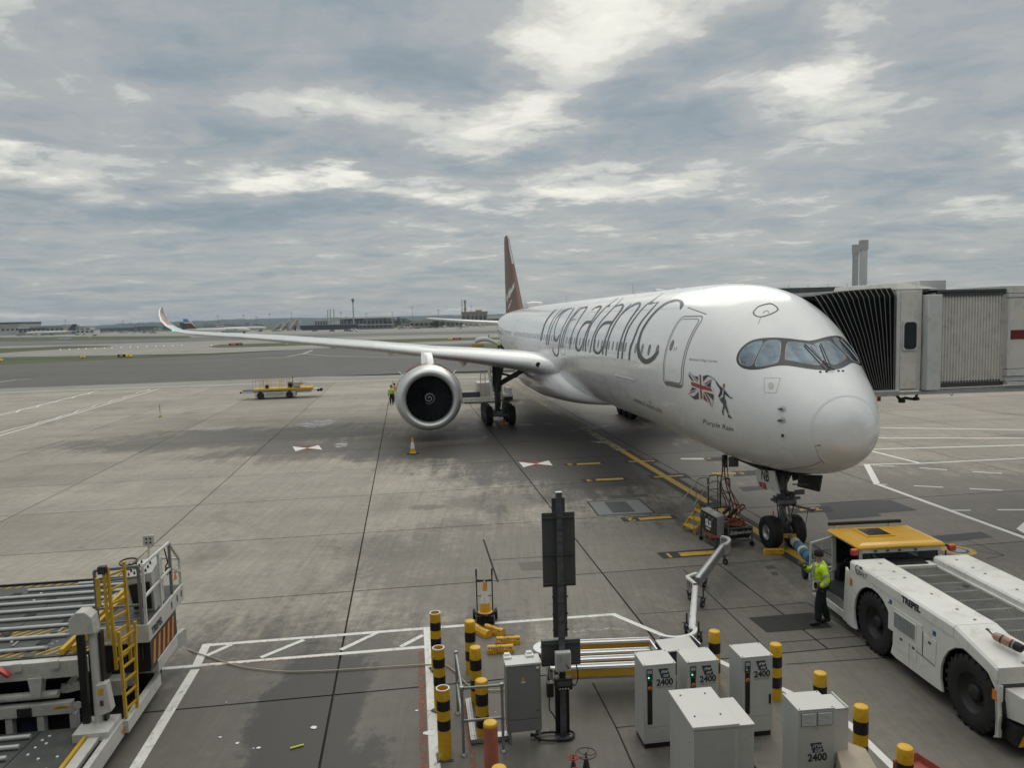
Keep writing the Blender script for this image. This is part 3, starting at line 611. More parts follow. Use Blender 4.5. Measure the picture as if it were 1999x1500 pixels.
z3 = lambda L: [(960 + x / 3.659, 450 + y / 3.659) + tuple(w / 3.659 for w in r) for x, y, *r in L]
z6 = lambda L: [(1060 + x / 7.69, 570 + y / 7.69) + tuple(w / 7.69 for w in r) for x, y, *r in L]
# flight deck windows
maskp = catmull([(1343, 476), (1240, 468), (1130, 455), (1030, 448), (930, 452), (850, 470), (790, 510), (752, 560), (741, 610), (757, 648), (800, 675), (870, 683), (940, 675), (1020, 657), (1100, 652), (1200, 665), (1300, 680), (1390, 687), (1431, 690)], 4)
o = drape('windscreen_surround', z4(maskp), cmap_off(.006), MASK, h=.12); mir(o)
PANES = [[(762, 600), (775, 560), (810, 515), (860, 485), (915, 472), (930, 482), (925, 505), (880, 600), (860, 645), (835, 658), (800, 650), (770, 635)],
         [(880, 640), (890, 610), (935, 510), (960, 475), (1000, 466), (1045, 468), (1065, 490), (1062, 560), (1050, 620), (1030, 640), (960, 655), (890, 662)],
         [(1098, 600), (1105, 520), (1120, 485), (1150, 478), (1240, 488), (1310, 505), (1335, 530), (1370, 620), (1360, 640), (1330, 655), (1240, 640), (1150, 622), (1105, 615)]]
for pn in PANES:
    pp = z4(catmull(pn + [pn[0]], 3)[:-1]); o = drape('flight_deck_window', pp, cmap_off(.012), PANE, h=.15); mir(o)
    o = ribbon('window_seal', pp, .022, cmap_off(.016), SEAL, closed=True); mir(o)
# wipers
for (a, b) in (((1421, 690), (1345, 497)), ((1432, 690), (1452, 690))):
    pass
q0, q1, q2 = onA(*z4([(1400, 697)])[0], .05), onA(*z4([(1425, 672)])[0], .08), onA(*z4([(1352, 500)])[0], .05)
mb = MB(); mb.tube([q0, q1, q1 * .5 + q2 * .5, q2], .018, 6); o = mb.build('wiper', BLKP, air); mir(o)
# radome strips, hatch, door, probes, seams
ribbon('hatch_outline', catmull(z4([(865, 265), (900, 225), (960, 205), (1000, 203), (1045, 240), (1010, 270), (930, 297), (880, 290), (865, 265)]), 3), .05, cmap_off(.006), SEAM)
ribbon('hatch_outline', catmull(z4([(935, 270), (950, 255), (970, 252), (978, 268)]), 3), .02, cmap_off(.006), SEAM)
ribbon('panel_line', z4([(385, 228), (522, 278)]), .035, cmap_off(.006), SEAM); ribbon('panel_line', z4([(1315, 1240), (1340, 1310), (1385, 1375)]), .012, cmap_off(.006), SEAM)
ribbon('panel_line', catmull(z4([(1363, 1352), (1290, 1385), (1200, 1400), (1080, 1410), (1000, 1402), (860, 1350)]), 4), .022, cmap_off(.006), SEAM); ribbon('panel_line', z4([(1330, 1237), (1360, 1237)]), .03, cmap_off(.008), SEAM)
ribbon('panel_line', z4([(900, 350), (920, 300)]), .012, cmap_off(.006), SEAM)
for a in (((945, 745), (1065, 745)), ((1065, 745), (1030, 855)), ((1030, 855), (945, 850)), ((945, 850), (945, 745))):
    for k in range(6):
        t0, t1 = k / 6, (k + .6) / 6; ribbon('dashed_outline', z4([tuple(p + (q - p) * t for p, q in zip(*a)) for t in (t0, t1)]), .014, cmap_off(.006), SEAM)
drape('antenna_disc', z4([(995 + 21 * math.cos(R(a)), 800 + 23 * math.sin(R(a))) for a in range(0, 360, 20)]), cmap_off(.012), WHITE)
for (x, y) in ((1075, 970), (1070, 1055)):
    p = onA(*z4([(x, y)])[0], 0); mb = MB(); mb.tube([p, p + Vector((-.02, .12, 0)), p + Vector((-.20, .16, 0))], [.03, .025, .012], 8); mb.build('pitot_probe', DKG, air)
    drape('probe_plate', z4([(x + 6 + 24 * math.cos(R(a)) * (1.2 if a % 60 else .8), y + 26 * math.sin(R(a)) * (1.1 if a % 60 else .8)) for a in range(0, 360, 30)]), cmap_off(.008), ALU)
p = onA(*z4([(1080, 1165)])[0], 0); mb = MB(); mb.tube([p - Vector((0, .01, 0)), p + Vector((0, .03, 0))], .045, 12); mb.tube([p, p + Vector((-.12, .06, 0))], .012, 6); mb.build('angle_of_attack_vane', BLKP, air)
for (x, y) in ((1400, 698), (1488, 693), (1355, 700), (1520, 693)): 
    p = onA(*z4([(x, y)])[0], .0)
    if p: mb = MB(); mb.lathe([(.035, -.01), (.03, .03), (0, .04)], 8, 'z', p); mb.build('wiper_spindle', DKG, air)
DX0, DX1, DZ0, DZ1 = 6.28, 7.55, 5.32, 7.52
def smap_off(off, sgn=1):
    def smap(x, z): return sideA(x, z, off, sgn)
    return smap
rr = rrect(6.22, 7.55, 5.34, 7.50, .18, 4)
o = drape('cabin_door', rr, smap_off(.010), PEARL, h=.2); mir(o); o = ribbon('door_outline', rr, .028, smap_off(.014), SEAM, closed=True); mir(o)
ro = rrect(6.10, 7.68, 5.20, 7.60, .24, 4); o = ribbon('door_outline', ro, .04, smap_off(.008), SEAM, closed=True); mir(o)
o = drape('door_sill_band', rrect(6.2, 7.58, 5.22, 5.31, .03, 2), smap_off(.009), M('worn_metal', (.28, .28, .28), .4, .6), h=.2); mir(o)
o = drape('door_window', [(7.28 + .10 * math.cos(R(a)), 6.60 + .16 * math.sin(R(a))) for a in range(0, 360, 20)], smap_off(.016), CABW); mir(o)
o = ribbon('window_seal', [(7.28 + .12 * math.cos(R(a)), 6.60 + .18 * math.sin(R(a))) for a in range(0, 360, 20)], .025, smap_off(.018), SEAM, closed=True); mir(o)
o = ribbon('door_handle', [(7.0, 6.55), (7.0, 6.42)], .03, smap_off(.018), SEAM); mir(o); o = ribbon('door_handle', [(6.85, 6.55), (6.85, 6.42)], .03, smap_off(.018), SEAM); mir(o)
for dx in (24.6, 45.5, 61.5):
    for s in (1, -1):
        ribbon('door_outline', rrect(dx - .55, dx + .55, 5.5, 7.5 if dx < 60 else 7.4, .2, 3), .03, smap_off(.008, s), SEAM, closed=True)
# skin joints and small fittings of the lower fuselage
SJ = M('skin_joint', (.46, .46, .45), .4)
for xj in (10.6, 15.9, 21.2): ribbon('skin_joint', [(xj, fus(xj)[1] + .1 + k * .25) for k in range(24) if fus(xj)[1] + .1 + k * .25 < 8.6], .014, smap_off(.004), SJ)
for zj in (4.45, 7.9): ribbon('skin_joint', [(8.6 + k, zj) for k in range(15)], .012, smap_off(.004), SJ)
for (xj, zj, w_, h_) in ((9.4, 3.6, .5, .35), (12.2, 3.5, .9, .6), (17.5, 3.7, 1.1, .8), (11.4, 5.2, .25, .2)): ribbon('access_outline', rrect(xj - w_, xj + w_, zj - h_, zj + h_, .08, 3), .014, smap_off(.005), SJ, closed=True)
for (xj, zj) in ((10.0, 4.3), (13.3, 3.4), (13.6, 3.4), (16.2, 4.6)): drape('vent_port', [(xj + .07 * math.cos(R(a)), zj + .05 * math.sin(R(a))) for a in range(0, 360, 30)], smap_off(.007), DKG)
ribbon('air_outlet_lip', z3([(880, 1030), (1018, 1064)]), .05, cmap_off(.02), WHITE)
# cabin windows
wx = [8.47, 9.33, 10.14, 10.95, 11.65, 12.35]
while wx[-1] < 60: wx.append(wx[-1] + .635)
wx = [x for x in wx if not any(abs(x - d) < .8 for d in (24.6, 45.5))]
meW = {}
for i, x in enumerate(wx):
    for s in (1, -1):
        if 14 < x < 46 and s in meW: o = bpy.data.objects.new('cabin_window', meW[s]); link(o, air); o.location = (x - meW[(s, 'x')], 0, 0); continue
        sh = [(x + .13 * math.copysign(abs(math.cos(R(a))) ** .7, math.cos(R(a))), 6.37 + .205 * math.copysign(abs(math.sin(R(a))) ** .8, math.sin(R(a)))) for a in range(0, 360, 20)]
        o = drape('cabin_window', sh, smap_off(.005, s), GLASS if i == 1 else CABW, h=.3)
        if 14 < x < 46: meW[s] = o.data; meW[(s, 'x')] = x
        if i in (0,): ribbon('window_seal', sh, .03, smap_off(.008, s), SEAM, closed=True)
# titles
def strokes(lst, conv, name='title_letter', off=.007, mat=LETT):
    for st in lst: ribbon(name, catmull([(x, y, w * 1.12 + .35) for x, y, w in conv(st)], 5), 0, cmap_off(off), mat, metric=False)
strokes([[(1345, 565, 4), (1352, 548, 16), (1358, 522, 24), (1340, 503, 17), (1300, 502, 14), (1232, 530, 11), (1150, 603, 11), (1082, 700, 12), (1052, 785, 14), (1047, 850, 18), (1060, 900, 26), (1085, 930, 30), (1112, 937, 30), (1150, 915, 26), (1175, 885, 20), (1192, 862, 8)]], z3)
strokes([[(1735, 150, 10), (1600, 300, 15), (1460, 480, 18), (1390, 640, 20), (1330, 800, 20), (1303, 900, 21), (1295, 1025, 22)],
         [(1800, 20, 4), (1640, 135, 7), (1540, 205, 10), (1400, 370, 14), (1280, 560, 17), (1212, 780, 18), (1185, 1005, 19)], [(1570, 178, 12), (1620, 170, 30), (1668, 158, 12)], [(1665, 172, 4), (1738, 150, 5)],
         [(1190, 335, 5), (1280, 250, 12), (1380, 188, 22), (1450, 168, 26), (1455, 195, 22), (1430, 245, 18), (1300, 430, 16), (1215, 600, 16), (1155, 780, 16), (1130, 900, 17), (1125, 995, 18)], [(1330, 175, 5), (1200, 310, 12), (1080, 480, 14), (1000, 660, 15), (958, 820, 15), (945, 960, 16)],
         [(1050, 250, 4), (1100, 215, 10), (1180, 192, 22), (1205, 195, 14), (1195, 235, 22), (1150, 310, 18), (1030, 480, 16), (960, 650, 14), (910, 800, 14), (895, 945, 14)],
         [(1040, 462, 40), (960, 462, 40), (900, 490, 26), (840, 560, 15), (795, 650, 13), (770, 750, 13), (765, 850, 20), (790, 905, 32), (825, 922, 32), (862, 895, 24), (900, 810, 8)],
         [(1212, 80, 4), (1010, 290, 9), (870, 450, 11), (785, 600, 12), (735, 740, 12), (705, 910, 13)],
         [(1130, 95, 4), (960, 220, 7), (850, 330, 10), (740, 470, 12), (680, 600, 13), (645, 760, 13), (635, 900, 13)], [(945, 228, 6), (985, 210, 24), (1010, 198, 10)],
         [(730, 285, 4), (770, 245, 8), (840, 220, 22), (875, 215, 12), (865, 240, 18), (845, 270, 14), (775, 370, 11), (705, 490, 11), (640, 640, 11), (610, 780, 11), (600, 890, 11)],
         [(730, 455, 36), (670, 455, 36), (620, 480, 22), (560, 560, 12), (515, 670, 11), (495, 760, 12), (500, 840, 22), (530, 880, 30), (560, 860, 22), (590, 785, 6)],
         [(470, 345, 4), (560, 260, 8), (640, 230, 16), (665, 225, 10), (635, 275, 11), (545, 410, 9), (465, 560, 9), (420, 700, 10), (400, 855, 11)], [(590, 225, 4), (440, 400, 7), (355, 560, 8), (310, 720, 9), (295, 840, 10)],
         [(560, 225, 4), (420, 395, 7), (330, 560, 8), (282, 720, 9), (265, 835, 10)], [(455, 415, 8), (500, 415, 8)],
         [(470, 240, 10), (440, 290, 10), (355, 430, 8), (280, 590, 8), (245, 760, 9), (232, 900, 12), (208, 960, 22), (170, 930, 18), (142, 850, 6)], [(440, 245, 12), (380, 262, 8), (270, 350, 7), (195, 500, 7), (168, 640, 9), (182, 730, 22), (215, 715, 16), (250, 640, 5)],
         [(325, 250, 4), (200, 400, 6), (125, 560, 7), (90, 700, 8), (80, 795, 9)], [(200, 400, 4), (290, 305, 6), (360, 262, 10), (400, 248, 8)], [(280, 260, 4), (160, 400, 6), (90, 560, 7), (60, 700, 8), (53, 795, 9)],
         [(180, 265, 5), (60, 410, 7), (5, 540, 7), (-25, 640, 7), (-38, 720, 7)], [(215, 262, 4), (120, 350, 5), (40, 470, 5), (0, 600, 6), (-20, 700, 8), (-38, 735, 10)]], z6)
def sktext(s, size, c, ex, mat=LETT, name='small_lettering', off=.007, up=(0, -1), **kw):
    v, f = text2d(s, size, res=2, **kw); l = math.hypot(*ex); e = (ex[0] / l, ex[1] / l)
    def mp(x, y): return onA(c[0] + x * e[0] + y * up[0], c[1] + x * e[1] + y * up[1], off)
    drape(name, v, mp, mat, fs=f, h=.5)
sktext('Purple Rain', 13.5, (1402, 831), (45, 12), shear=.1)
sktext("Britain's Flag Carrier", 6.6, (1373, 704), (49, 4), M('grey_print', (.25, .22, .20), .5), shear=.15)
sktext('AIRBUS A350-1000', 10.5, (1265, 792.5), (58, 25), sx=.72)
# flag and dancing figure
z9 = lambda L: [(1330 + x / 9.375, 700 + y / 9.375) for x, y in L]
NAVY, FWH, FRD = M('decal_navy', (.025, .03, .045), .3, coat=.5), M('decal_white', (.70, .71, .72), .3, coat=.5), M('decal_red', (.30, .03, .03), .3, coat=.5)
SKIND = M('decal_skin', (.30, .14, .09), .4); TRO = M('decal_slate', (.08, .10, .13), .3)
flag = [(150, 245), (185, 280), (240, 325), (300, 330), (350, 300), (400, 325), (470, 305), (520, 315), (610, 378), (560, 392), (545, 440), (540, 520), (550, 545), (580, 615), (600, 690), (585, 805), (560, 895), (500, 815), (420, 755), (340, 745), (250, 755), (190, 705), (135, 640), (180, 575), (205, 520), (180, 430), (190, 400), (135, 320)]
def dec(name, pts, mat, off): drape(name, z9(pts), cmap_off(off), mat, h=.12)
cx_, cy_ = sum(p[0] for p in flag) / len(flag), sum(p[1] for p in flag) / len(flag)
dec('decal_outline', [(cx_ + (x - cx_) * 1.04, cy_ + (y - cy_) * 1.04) for x, y in flag], FWH, .006); dec('flag_field', flag, NAVY, .008)
for pts in ([(135, 265), (175, 265), (330, 430), (330, 520), (300, 500)], [(600, 375), (500, 325), (395, 440), (395, 500), (480, 480), (560, 392)], [(140, 640), (150, 615), (330, 540), (330, 600), (240, 690), (190, 690)], [(380, 570), (440, 600), (600, 790), (560, 890), (500, 810), (400, 610)], [(180, 395), (600, 560), (600, 660), (180, 520)], [(312, 315), (400, 315), (412, 750), (330, 750)]): dec('flag_white', pts, FWH, .010)
for pts in ([(148, 258), (165, 268), (310, 430), (290, 432)], [(585, 378), (560, 385), (470, 470), (420, 468), (520, 400)], [(150, 632), (290, 570), (240, 620), (160, 645)], [(415, 610), (450, 615), (520, 730), (560, 880), (500, 770)], [(180, 425), (350, 480), (545, 545), (580, 612), (340, 552), (190, 495)], [(335, 300), (368, 305), (375, 520), (398, 742), (358, 740), (345, 520)]): dec('flag_red', pts, FRD, .012)
man = {'jacket': ([(620, 400), (640, 410), (700, 490), (745, 530), (790, 570), (850, 650), (900, 712), (880, 722), (800, 655), (800, 740), (760, 735), (690, 718), (675, 690), (710, 620), (712, 570), (660, 490)], NAVY), 'trousers': ([(700, 745), (760, 728), (810, 745), (828, 790), (830, 850), (872, 1000), (850, 1015), (805, 900), (780, 950), (755, 935), (775, 850), (735, 800)], TRO),
       'head': ([(765, 470), (790, 458), (805, 480), (798, 530), (780, 550), (762, 530)], SKIND), 'hand': ([(595, 372), (612, 372), (640, 415), (625, 420)], SKIND), 'left_hand': ([(885, 712), (940, 715), (925, 742), (890, 725)], SKIND), 'shirt': ([(765, 570), (782, 585), (775, 650), (770, 715), (700, 722), (755, 660)], FWH),
       'shoe': ([(745, 945), (775, 945), (782, 1045), (762, 1030)], NAVY), 'right_shoe': ([(850, 1030), (880, 1030), (930, 1100), (900, 1100), (855, 1065)], NAVY)}
for k, (pts, mt) in man.items():
    c0, c1 = sum(p[0] for p in pts) / len(pts), sum(p[1] for p in pts) / len(pts)
    dec('decal_outline', [(c0 + (x - c0) * 1.18, c1 + (y - c1) * 1.07) for x, y in pts], FWH, .008)
for k, (pts, mt) in man.items(): dec('decal_figure', pts, mt, .013 if k == 'shirt' else .011)
# roof aerials
def aerial(x, h, c, name='blade_antenna'):
    z = fus(x)[0] - .03; mb = MB(); mb.loft([[(x - c / 2, 0, z), (x, .04, z), (x + c / 2, 0, z), (x, -.04, z)], [(x + c * .1, 0, z + h), (x + c * .3, .015, z + h), (x + c * .45, 0, z + h), (x + c * .3, -.015, z + h)]]); mb.build(name, WHITE, air)
aerial(20.5, .62, .45); aerial(37, .55, .5)
for x, l, h in ((51.5, 2.6, .5), (16.6, 1.0, .14), (14.0, .5, .09), (9.0, .5, .07), (7.2, .4, .06), (11.5, .4, .06)):
    z = fus(x)[0] - .05; mb = MB(); mb.loft([[(x + a * l, b * h * 1.6, z + c * h) for b, c in ((-1, 0), (-.9, w), (0, w * 1.15), (.9, w), (1, 0))] for a, w in ((-.5, .02), (-.4, .8), (-.1, 1), (.3, .85), (.5, .02))]); mb.build('roof_antenna', WHITE, air)
# belly fairing
rings = []
for X, hw, zb, zt in ((23.0, .6, 2.62, 2.9), (24.2, 1.7, 2.50, 3.3), (25.6, 2.5, 2.38, 3.9), (27.2, 2.98, 2.26, 4.5), (29.5, 3.25, 2.12, 4.9), (33, 3.5, 1.98, 4.9), (39, 3.4, 2.0, 4.7), (43, 3.1, 2.15, 4.4), (46, 2.5, 2.4, 3.9), (48.5, 1.2, 2.75, 3.2)):
    zc = (zb + zt) / 2 + .1; rings.append([(X, hw * math.copysign(abs(math.cos(R(a))) ** .75, math.cos(R(a))), zc + (zt - zc if math.sin(R(a)) > 0 else zc - zb) * math.copysign(abs(math.sin(R(a))) ** .75, math.sin(R(a)))) for a in range(0, 360, 6)])
mb = MB(); mb.loft(rings); bf = mb.build('belly_fairing', PEARL, air, ang=50)
# wings
def naca(t): return 5 * (.2969 * math.sqrt(t) - .126 * t - .3516 * t * t + .2843 * t ** 3 - .1036 * t ** 4)
TS = [1, .9, .78, .65, .5, .36, .24, .15, .09, .05, .022, .006, 0]
def foil(y, x, z, c, tc_, inc, cant=0.0, ts=TS, off=0.0, sgn=1):
    out = []; up = [(t, 1) for t in ts]; lo = [(t, -1) for t in reversed(ts)][1 if ts[-1] == 0 else 0:]
    for t, s in up + lo:
        cam_ = .018 * 4 * t * (1 - t) if t < .999 else 0
        h = s * naca(t) * tc_ * c * (1.0 if s > 0 else .85) + cam_ * c + s * off; xx = x + t * c * math.cos(R(inc)) + (-off if t < .03 else 0); zz_ = -t * c * math.sin(R(inc))
        hz = h * math.cos(cant) + zz_; hy = -h * math.sin(cant); out.append((xx, (y + hy) * sgn, z + hz))
    return out
WS = [(1.8, 26.9, 4.2, 15.6, 0.125, 3, 0), (4.3, 29.25, 4.72, 12.6, 0.118, 2.5, 0), (7.2, 31.15, 5.07, 10.6, 0.112, 2, 0), (10.0, 32.95, 5.34, 9.2, 0.1015, 1.5, 0), (14.0, 35.5, 5.8, 8.0, 0.0968, 1, 0), (17.5, 37.8, 6.1, 6.9, 0.094, 0.5, 0), (21, 40.1, 6.43, 5.8, 0.0921, 0, 0), (24.4, 42.3, 6.72, 4.8, 0.0902, 0, 0), (27.6, 44.4, 6.95, 3.9, 0.0893, -0.5, 0), (29.2, 45.5, 7.1, 3.35, 0.0893, -0.5, 0.08), (30.4, 46.3, 7.29, 2.9, 0.0846, 0, 0.3), (31.3, 46.95, 7.74, 2.5, 0.0799, 0, 0.65), (31.85, 47.5, 8.19, 2.1, 0.0752, 0, 1.0), (32.15, 48.1, 8.69, 1.65, 0.0705, 0, 1.25), (32.28, 48.75, 9.09, 1.15, 0.0658, 0, 1.35), (32.33, 49.4, 9.36, 0.5, 0.0564, 0, 1.4)]
def wsec(y):
    for a, b in zip(WS, WS[1:]):
        if a[0] <= y <= b[0]: t = (y - a[0]) / (b[0] - a[0]); return tuple(p * (1 - t) + q * t for p, q in zip(a, b))
for sg in (1, -1):
    mb = MB(); mb.loft([foil(*s, sgn=sg) for s in WS[:10]]); mb.build('wing', WINGP, air, ang=50)
    mb = MB(); mb.loft([foil(*s, sgn=sg) for s in WS[9:]]); o = mb.build('winglet', WINGP, air, ang=50); 
    for (y0, y1) in ((4.1, 9.85), (10.95, 14.2), (14.2, 17.6), (17.6, 21.0), (21.0, 24.4), (24.4, 28.6)):
        ys = [y0 + .025 + (y1 - y0 - .05) * k / 4 for k in range(5)]; ts = [.13, .09, .05, .022, .006, 0]
        mb = MB(); mb.loft([foil(*wsec(y), ts=ts, off=.014, sgn=sg) for y in ys], closed=False); mb.build('slat', M('slat_metal', (.66, .67, .68), .36, .25, var=.04, dirt=.1), air, ang=50)
    for (y, x, z, s) in ((7.6, 41.0, 4.55, 1.1), (13.2, 42.2, 5.45, 1.0), (17.6, 43.2, 5.95, .85), (21.5, 44.6, 6.4, .7)):
        mb = MB(); mb.loft([[(x + a * 3.4 * s, sg * y + w * .36 * s * math.cos(R(k)), z - .12 * a * s + w * .52 * s * math.sin(R(k))) for k in range(0, 360, 24)] for a, w in ((-.75, .02), (-.7, .3), (-.55, .7), (-.25, 1), (.1, 1), (.4, .75), (.62, .35), (.72, .03))]); mb.build('flap_track_fairing', WINGP, air, ang=60)
    # leading edge lamp
    s0 = wsec(3.6)
BV['wl'] = None
# painted winglet: dark inner face
for sg in (1, -1):
    V = []; nn = 0
    for s in WS[11:]:
        y, x, z, c, tcn_, inc, cant = s
        for t in (.12, .35, .6, .97):
            h = naca(t) * tcn_ * c + .018 * 4 * t * (1 - t) * c + .012; V.append((x + t * c, (y - h * math.sin(cant)) * sg, z + h * math.cos(cant)))
        nn += 1
    mb = MB(); mb.add(V, [(i * 4 + j, i * 4 + j + 1, i * 4 + j + 5, i * 4 + j + 4) for i in range(nn - 1) for j in range(3)]); mb.build('winglet_painting', M('winglet_brown_paint', (.26, .17, .12), .3, var=.3, scale=2), air)
p = onA(1045, 726, .02); 
mb = MB(); y = 3.7; s0 = wsec(3.72); mb.lathe([(.16, 0), (.13, .03), (0, .04)], 16, 'x', (s0[1] - .03, 3.72, s0[2] + .12)); mb.build('landing_light', BLKP, air)
mb = MB(); s0 = wsec(30.6); mb.lathe([(.0, -.05), (.08, 0), (.07, .06)], 10, 'x', (s0[1] - .04, s0[0], s0[2])); mb.build('navigation_light', M('green_lamp', (.05, .9, .55), .3, emit=1.2), air)
# tail
def tailfoil(x, z, c, th, n=TS): return [(x + t * c, s * naca(t) * th, z) for t in n for s in (1,)] + [(x + t * c, -naca(t) * th, z) for t in reversed(n[:-1])]
mb = MB(); mb.loft([tailfoil(x, z, c, th) for x, z, c, th in ((58.2, 8.2, 12.6, 1.25), (59.8, 9.2, 11.0, 1.15), (63.6, 13, 7.3, .8), (67.2, 16.6, 3.6, .42), (67.9, 17.1, 2.5, .25))]); fin = mb.build('tail_fin', FINP, air, ang=50)
BV['fin'] = BVHTree.FromPolygons([Vector(p) for p in mb.v], mb.f)
def finmap(x, y): return onA(x, y, .015, 'fin')
for st in ([(104, 480, 3), (112, 450, 4), (110, 510, 4), (128, 415, 5), (128, 490, 5), (140, 400, 5), (140, 450, 5), (156, 375, 5), (152, 425, 5), (165, 375, 4)], [(118, 560, 4), (128, 535, 6), (142, 500, 7)], [(112, 500, 4), (125, 470, 4), (160, 410, 5)]): ribbon('tail_script', z3(st), 0, finmap, FWH, metric=False)
mb = MB(); 
mb.loft([[(x, y, z) for y, z, x in q_] for q_ in ([(.0, 13.6, 63.9), (.1, 13.6, 64.1), (0, 13.6, 64.5), (-.1, 13.6, 64.1)], [(0, 17.0, 67.6), (.06, 17.0, 67.75), (0, 17.0, 68.0), (-.06, 17.0, 67.75)])]); mb.build('fin_leading_edge', WHITE, air)
for sg in (1, -1):
    mb = MB(); mb.loft([[(x + t * c, y * sg, z + s * naca(t) * th) for t, s in [(t, 1) for t in TS] + [(t, -1) for t in list(reversed(TS))[1:]]] for y, x, z, c, th in ((.4, 62.6, 7.05, 6.4, .6), (5, 66.4, 7.45, 4.4, .42), (9.0, 69.9, 7.85, 2.5, .25), (9.35, 70.5, 7.9, 1.7, .12))]); mb.build('tailplane', WINGP, air, ang=50)
# engines
def engine(sg):
    X, Y, Z = 29.0, 10.6 * sg, 2.74; o = (X, Y, Z)
    mb = MB(); mb.lathe([(1.50, .60), (1.455, .36), (1.49, .16), (1.60, .03), (1.69, 0), (1.79, .03), (1.90, .16), (1.97, .36), (1.985, .44)], 64, 'x', o, caps=False); lip = mb.build('inlet_lip', LIPM, air, ang=70)
    mb = MB(); mb.lathe([(1.985, .455), (2.06, .8), (2.12, 1.2)], 64, 'x', o, caps=False); mb.build('inlet_cowl', M('cowl_silver_paint', (.62, .62, .60), .3, .3, var=.04), air)
    mb = MB(); mb.lathe([(2.125, 1.215), (2.20, 2.0), (2.16, 3.0), (1.95, 4.2), (1.62, 5.4)], 64, 'x', o, caps=False); mb.build('fan_cowl', REDC, air)
    mb = MB(); mb.lathe([(1.5, .55), (1.5, 1.5)], 64, 'x', o); mb.f = [f for f in mb.f if len(f) == 4]; mb.build('inlet_duct', DUCT, air)
    mb = MB(); mb.lathe([(.9, 5.0), (.95, 5.9), (.45, 7.0), (.02, 7.7)], 32, 'x', o); mb.build('exhaust_nozzle', DKG, air)
    mb = MB(); mb.lathe([(1.52, 1.62), (.0, 1.62)], 40, 'x', o); mb.build('fan_backing', M('fan_void', (.004, .004, .005), .8), air)
    sp_ = MB(); sp_.lathe([(.0, .82), (.06, .85), (.2, .96), (.36, 1.12), (.44, 1.3)], 28, 'x', o); sp = sp_.build('spinner', M('spinner_grey', (.03, .032, .038), .35, .2), air, ang=60)
    mb = MB(); pts = []
    for k in range(40):
        a = 2 * math.pi * k / 40 * 1.9; r_ = .05 + .0086 * k; x_ = .82 + (r_ / .44) ** 1.3 * .46 - .03; pts.append((X + x_ - .015, Y + r_ * math.cos(a), Z + r_ * math.sin(a)))
    mb.tube(pts, .02, 5); mb.build('spiral_mark', PRINTW, sp)
    bl = MB(); V = []
    for i in range(9):
        r_ = .40 + 1.08 * i / 8; tw = R(28 + 34 * i / 8); ch = .34 + .18 * math.sin(i / 8 * 2.6); sw = .10 * math.sin(i / 8 * math.pi) - .16 * (i / 8) ** 2
        for k in (-1, -.5, 0, .5, 1): V.append((1.22 + k * ch / 2 * math.cos(tw), sw + k * ch / 2 * math.sin(tw) + .03 * (1 - k * k), r_))
    F = [(i * 5 + j, i * 5 + j + 1, i * 5 + j + 6, i * 5 + j + 5) for i in range(8) for j in range(4)]
    bl.add(V, F); b0 = bl.build('fan_blade', FANM, air, ang=70, normals=False); b0.location = o
    for k in range(1, 22): b = b0.copy(); COL.objects.link(b); b.rotation_euler = (2 * math.pi * k / 22, 0, 0)
    mb = MB(); mb.loft([[(X + a, Y + s * w, z) for a, s, w, z in ((xa, 0, 0, zb), (xa + .5, 1, wd, zb), (xb, 1, wd * .8, zb2), (xb, -1, wd * .8, zb2), (xa + .5, -1, wd, zb))] for xa, xb, wd, zb, zb2 in ((1.3, 7.5, .42, 4.55, 4.3), (2.0, 8.6, .40, 5.05, 4.9), (3.2, 9.2, .36, 5.55, 5.3))]); mb.build('pylon', WINGP, air, ang=40)
    mb = MB(); mb.tube([(X + 1.0, Y - .06, Z + 2.0), (X + 1.01, Y - .06, Z + 2.06)], .08, 12); mb.build('cowl_port', BLKP, air)
    for a in (42, 138):
        c, s = math.cos(R(a)), math.sin(R(a)); mb = MB(); mb.prism([(1.5, 2.12), (2.3, 2.17), (2.3, 2.52), (2.0, 2.48)], -.015, .015, 'y'); mb.v = [Vector((X + p.x, Y + p.z * c - p.y * s, Z + p.z * s + p.y * c)) for p in mb.v]; mb.build('nacelle_strake', WINGP, air, smooth=False)
engine(1); engine(-1)
# wheels
def wheel(mbx, c, r, w, rimr, parent, name='wheel', label=None):
    t = MB(); h = w / 2
    t.lathe([(rimr, -h * .9), (r * .86, -h), (r * .95, -h * .88), (r, -h * .55), (r, -h * .30), (r - .018, -h * .27), (r - .018, -h * .20), (r, -h * .17), (r, h * .17), (r - .018, h * .20), (r - .018, h * .27), (r, h * .30), (r, h * .55), (r * .95, h * .88), (r * .86, h), (rimr, h * .9), (rimr * .96, h * .5), (rimr * .96, -h * .5)], 40, 'y', c, closed=True)
    tt = t.build(name, TYRE, parent, ang=40)
    rm = MB(); rm.lathe([(0, -h * .55), (rimr * .35, -h * .62), (rimr * .5, -h * .3), (rimr * .78, -h * .35), (rimr * .97, -h * .8), (rimr * .97, h * .8), (rimr * .78, h * .35), (rimr * .5, h * .3), (rimr * .35, h * .62), (0, h * .55)], 32, 'y', c)
    for k in range(8):
        a = 2 * math.pi * k / 8
        for s in (-1, 1): rm.cyl((c[0] + rimr * .65 * math.cos(a), c[1] + s * h * .36 - .01, c[2] + rimr * .65 * math.sin(a)), rimr * .05, .02, 6, 'y')
    rm.build('rim', RIM, tt, ang=40); return tt
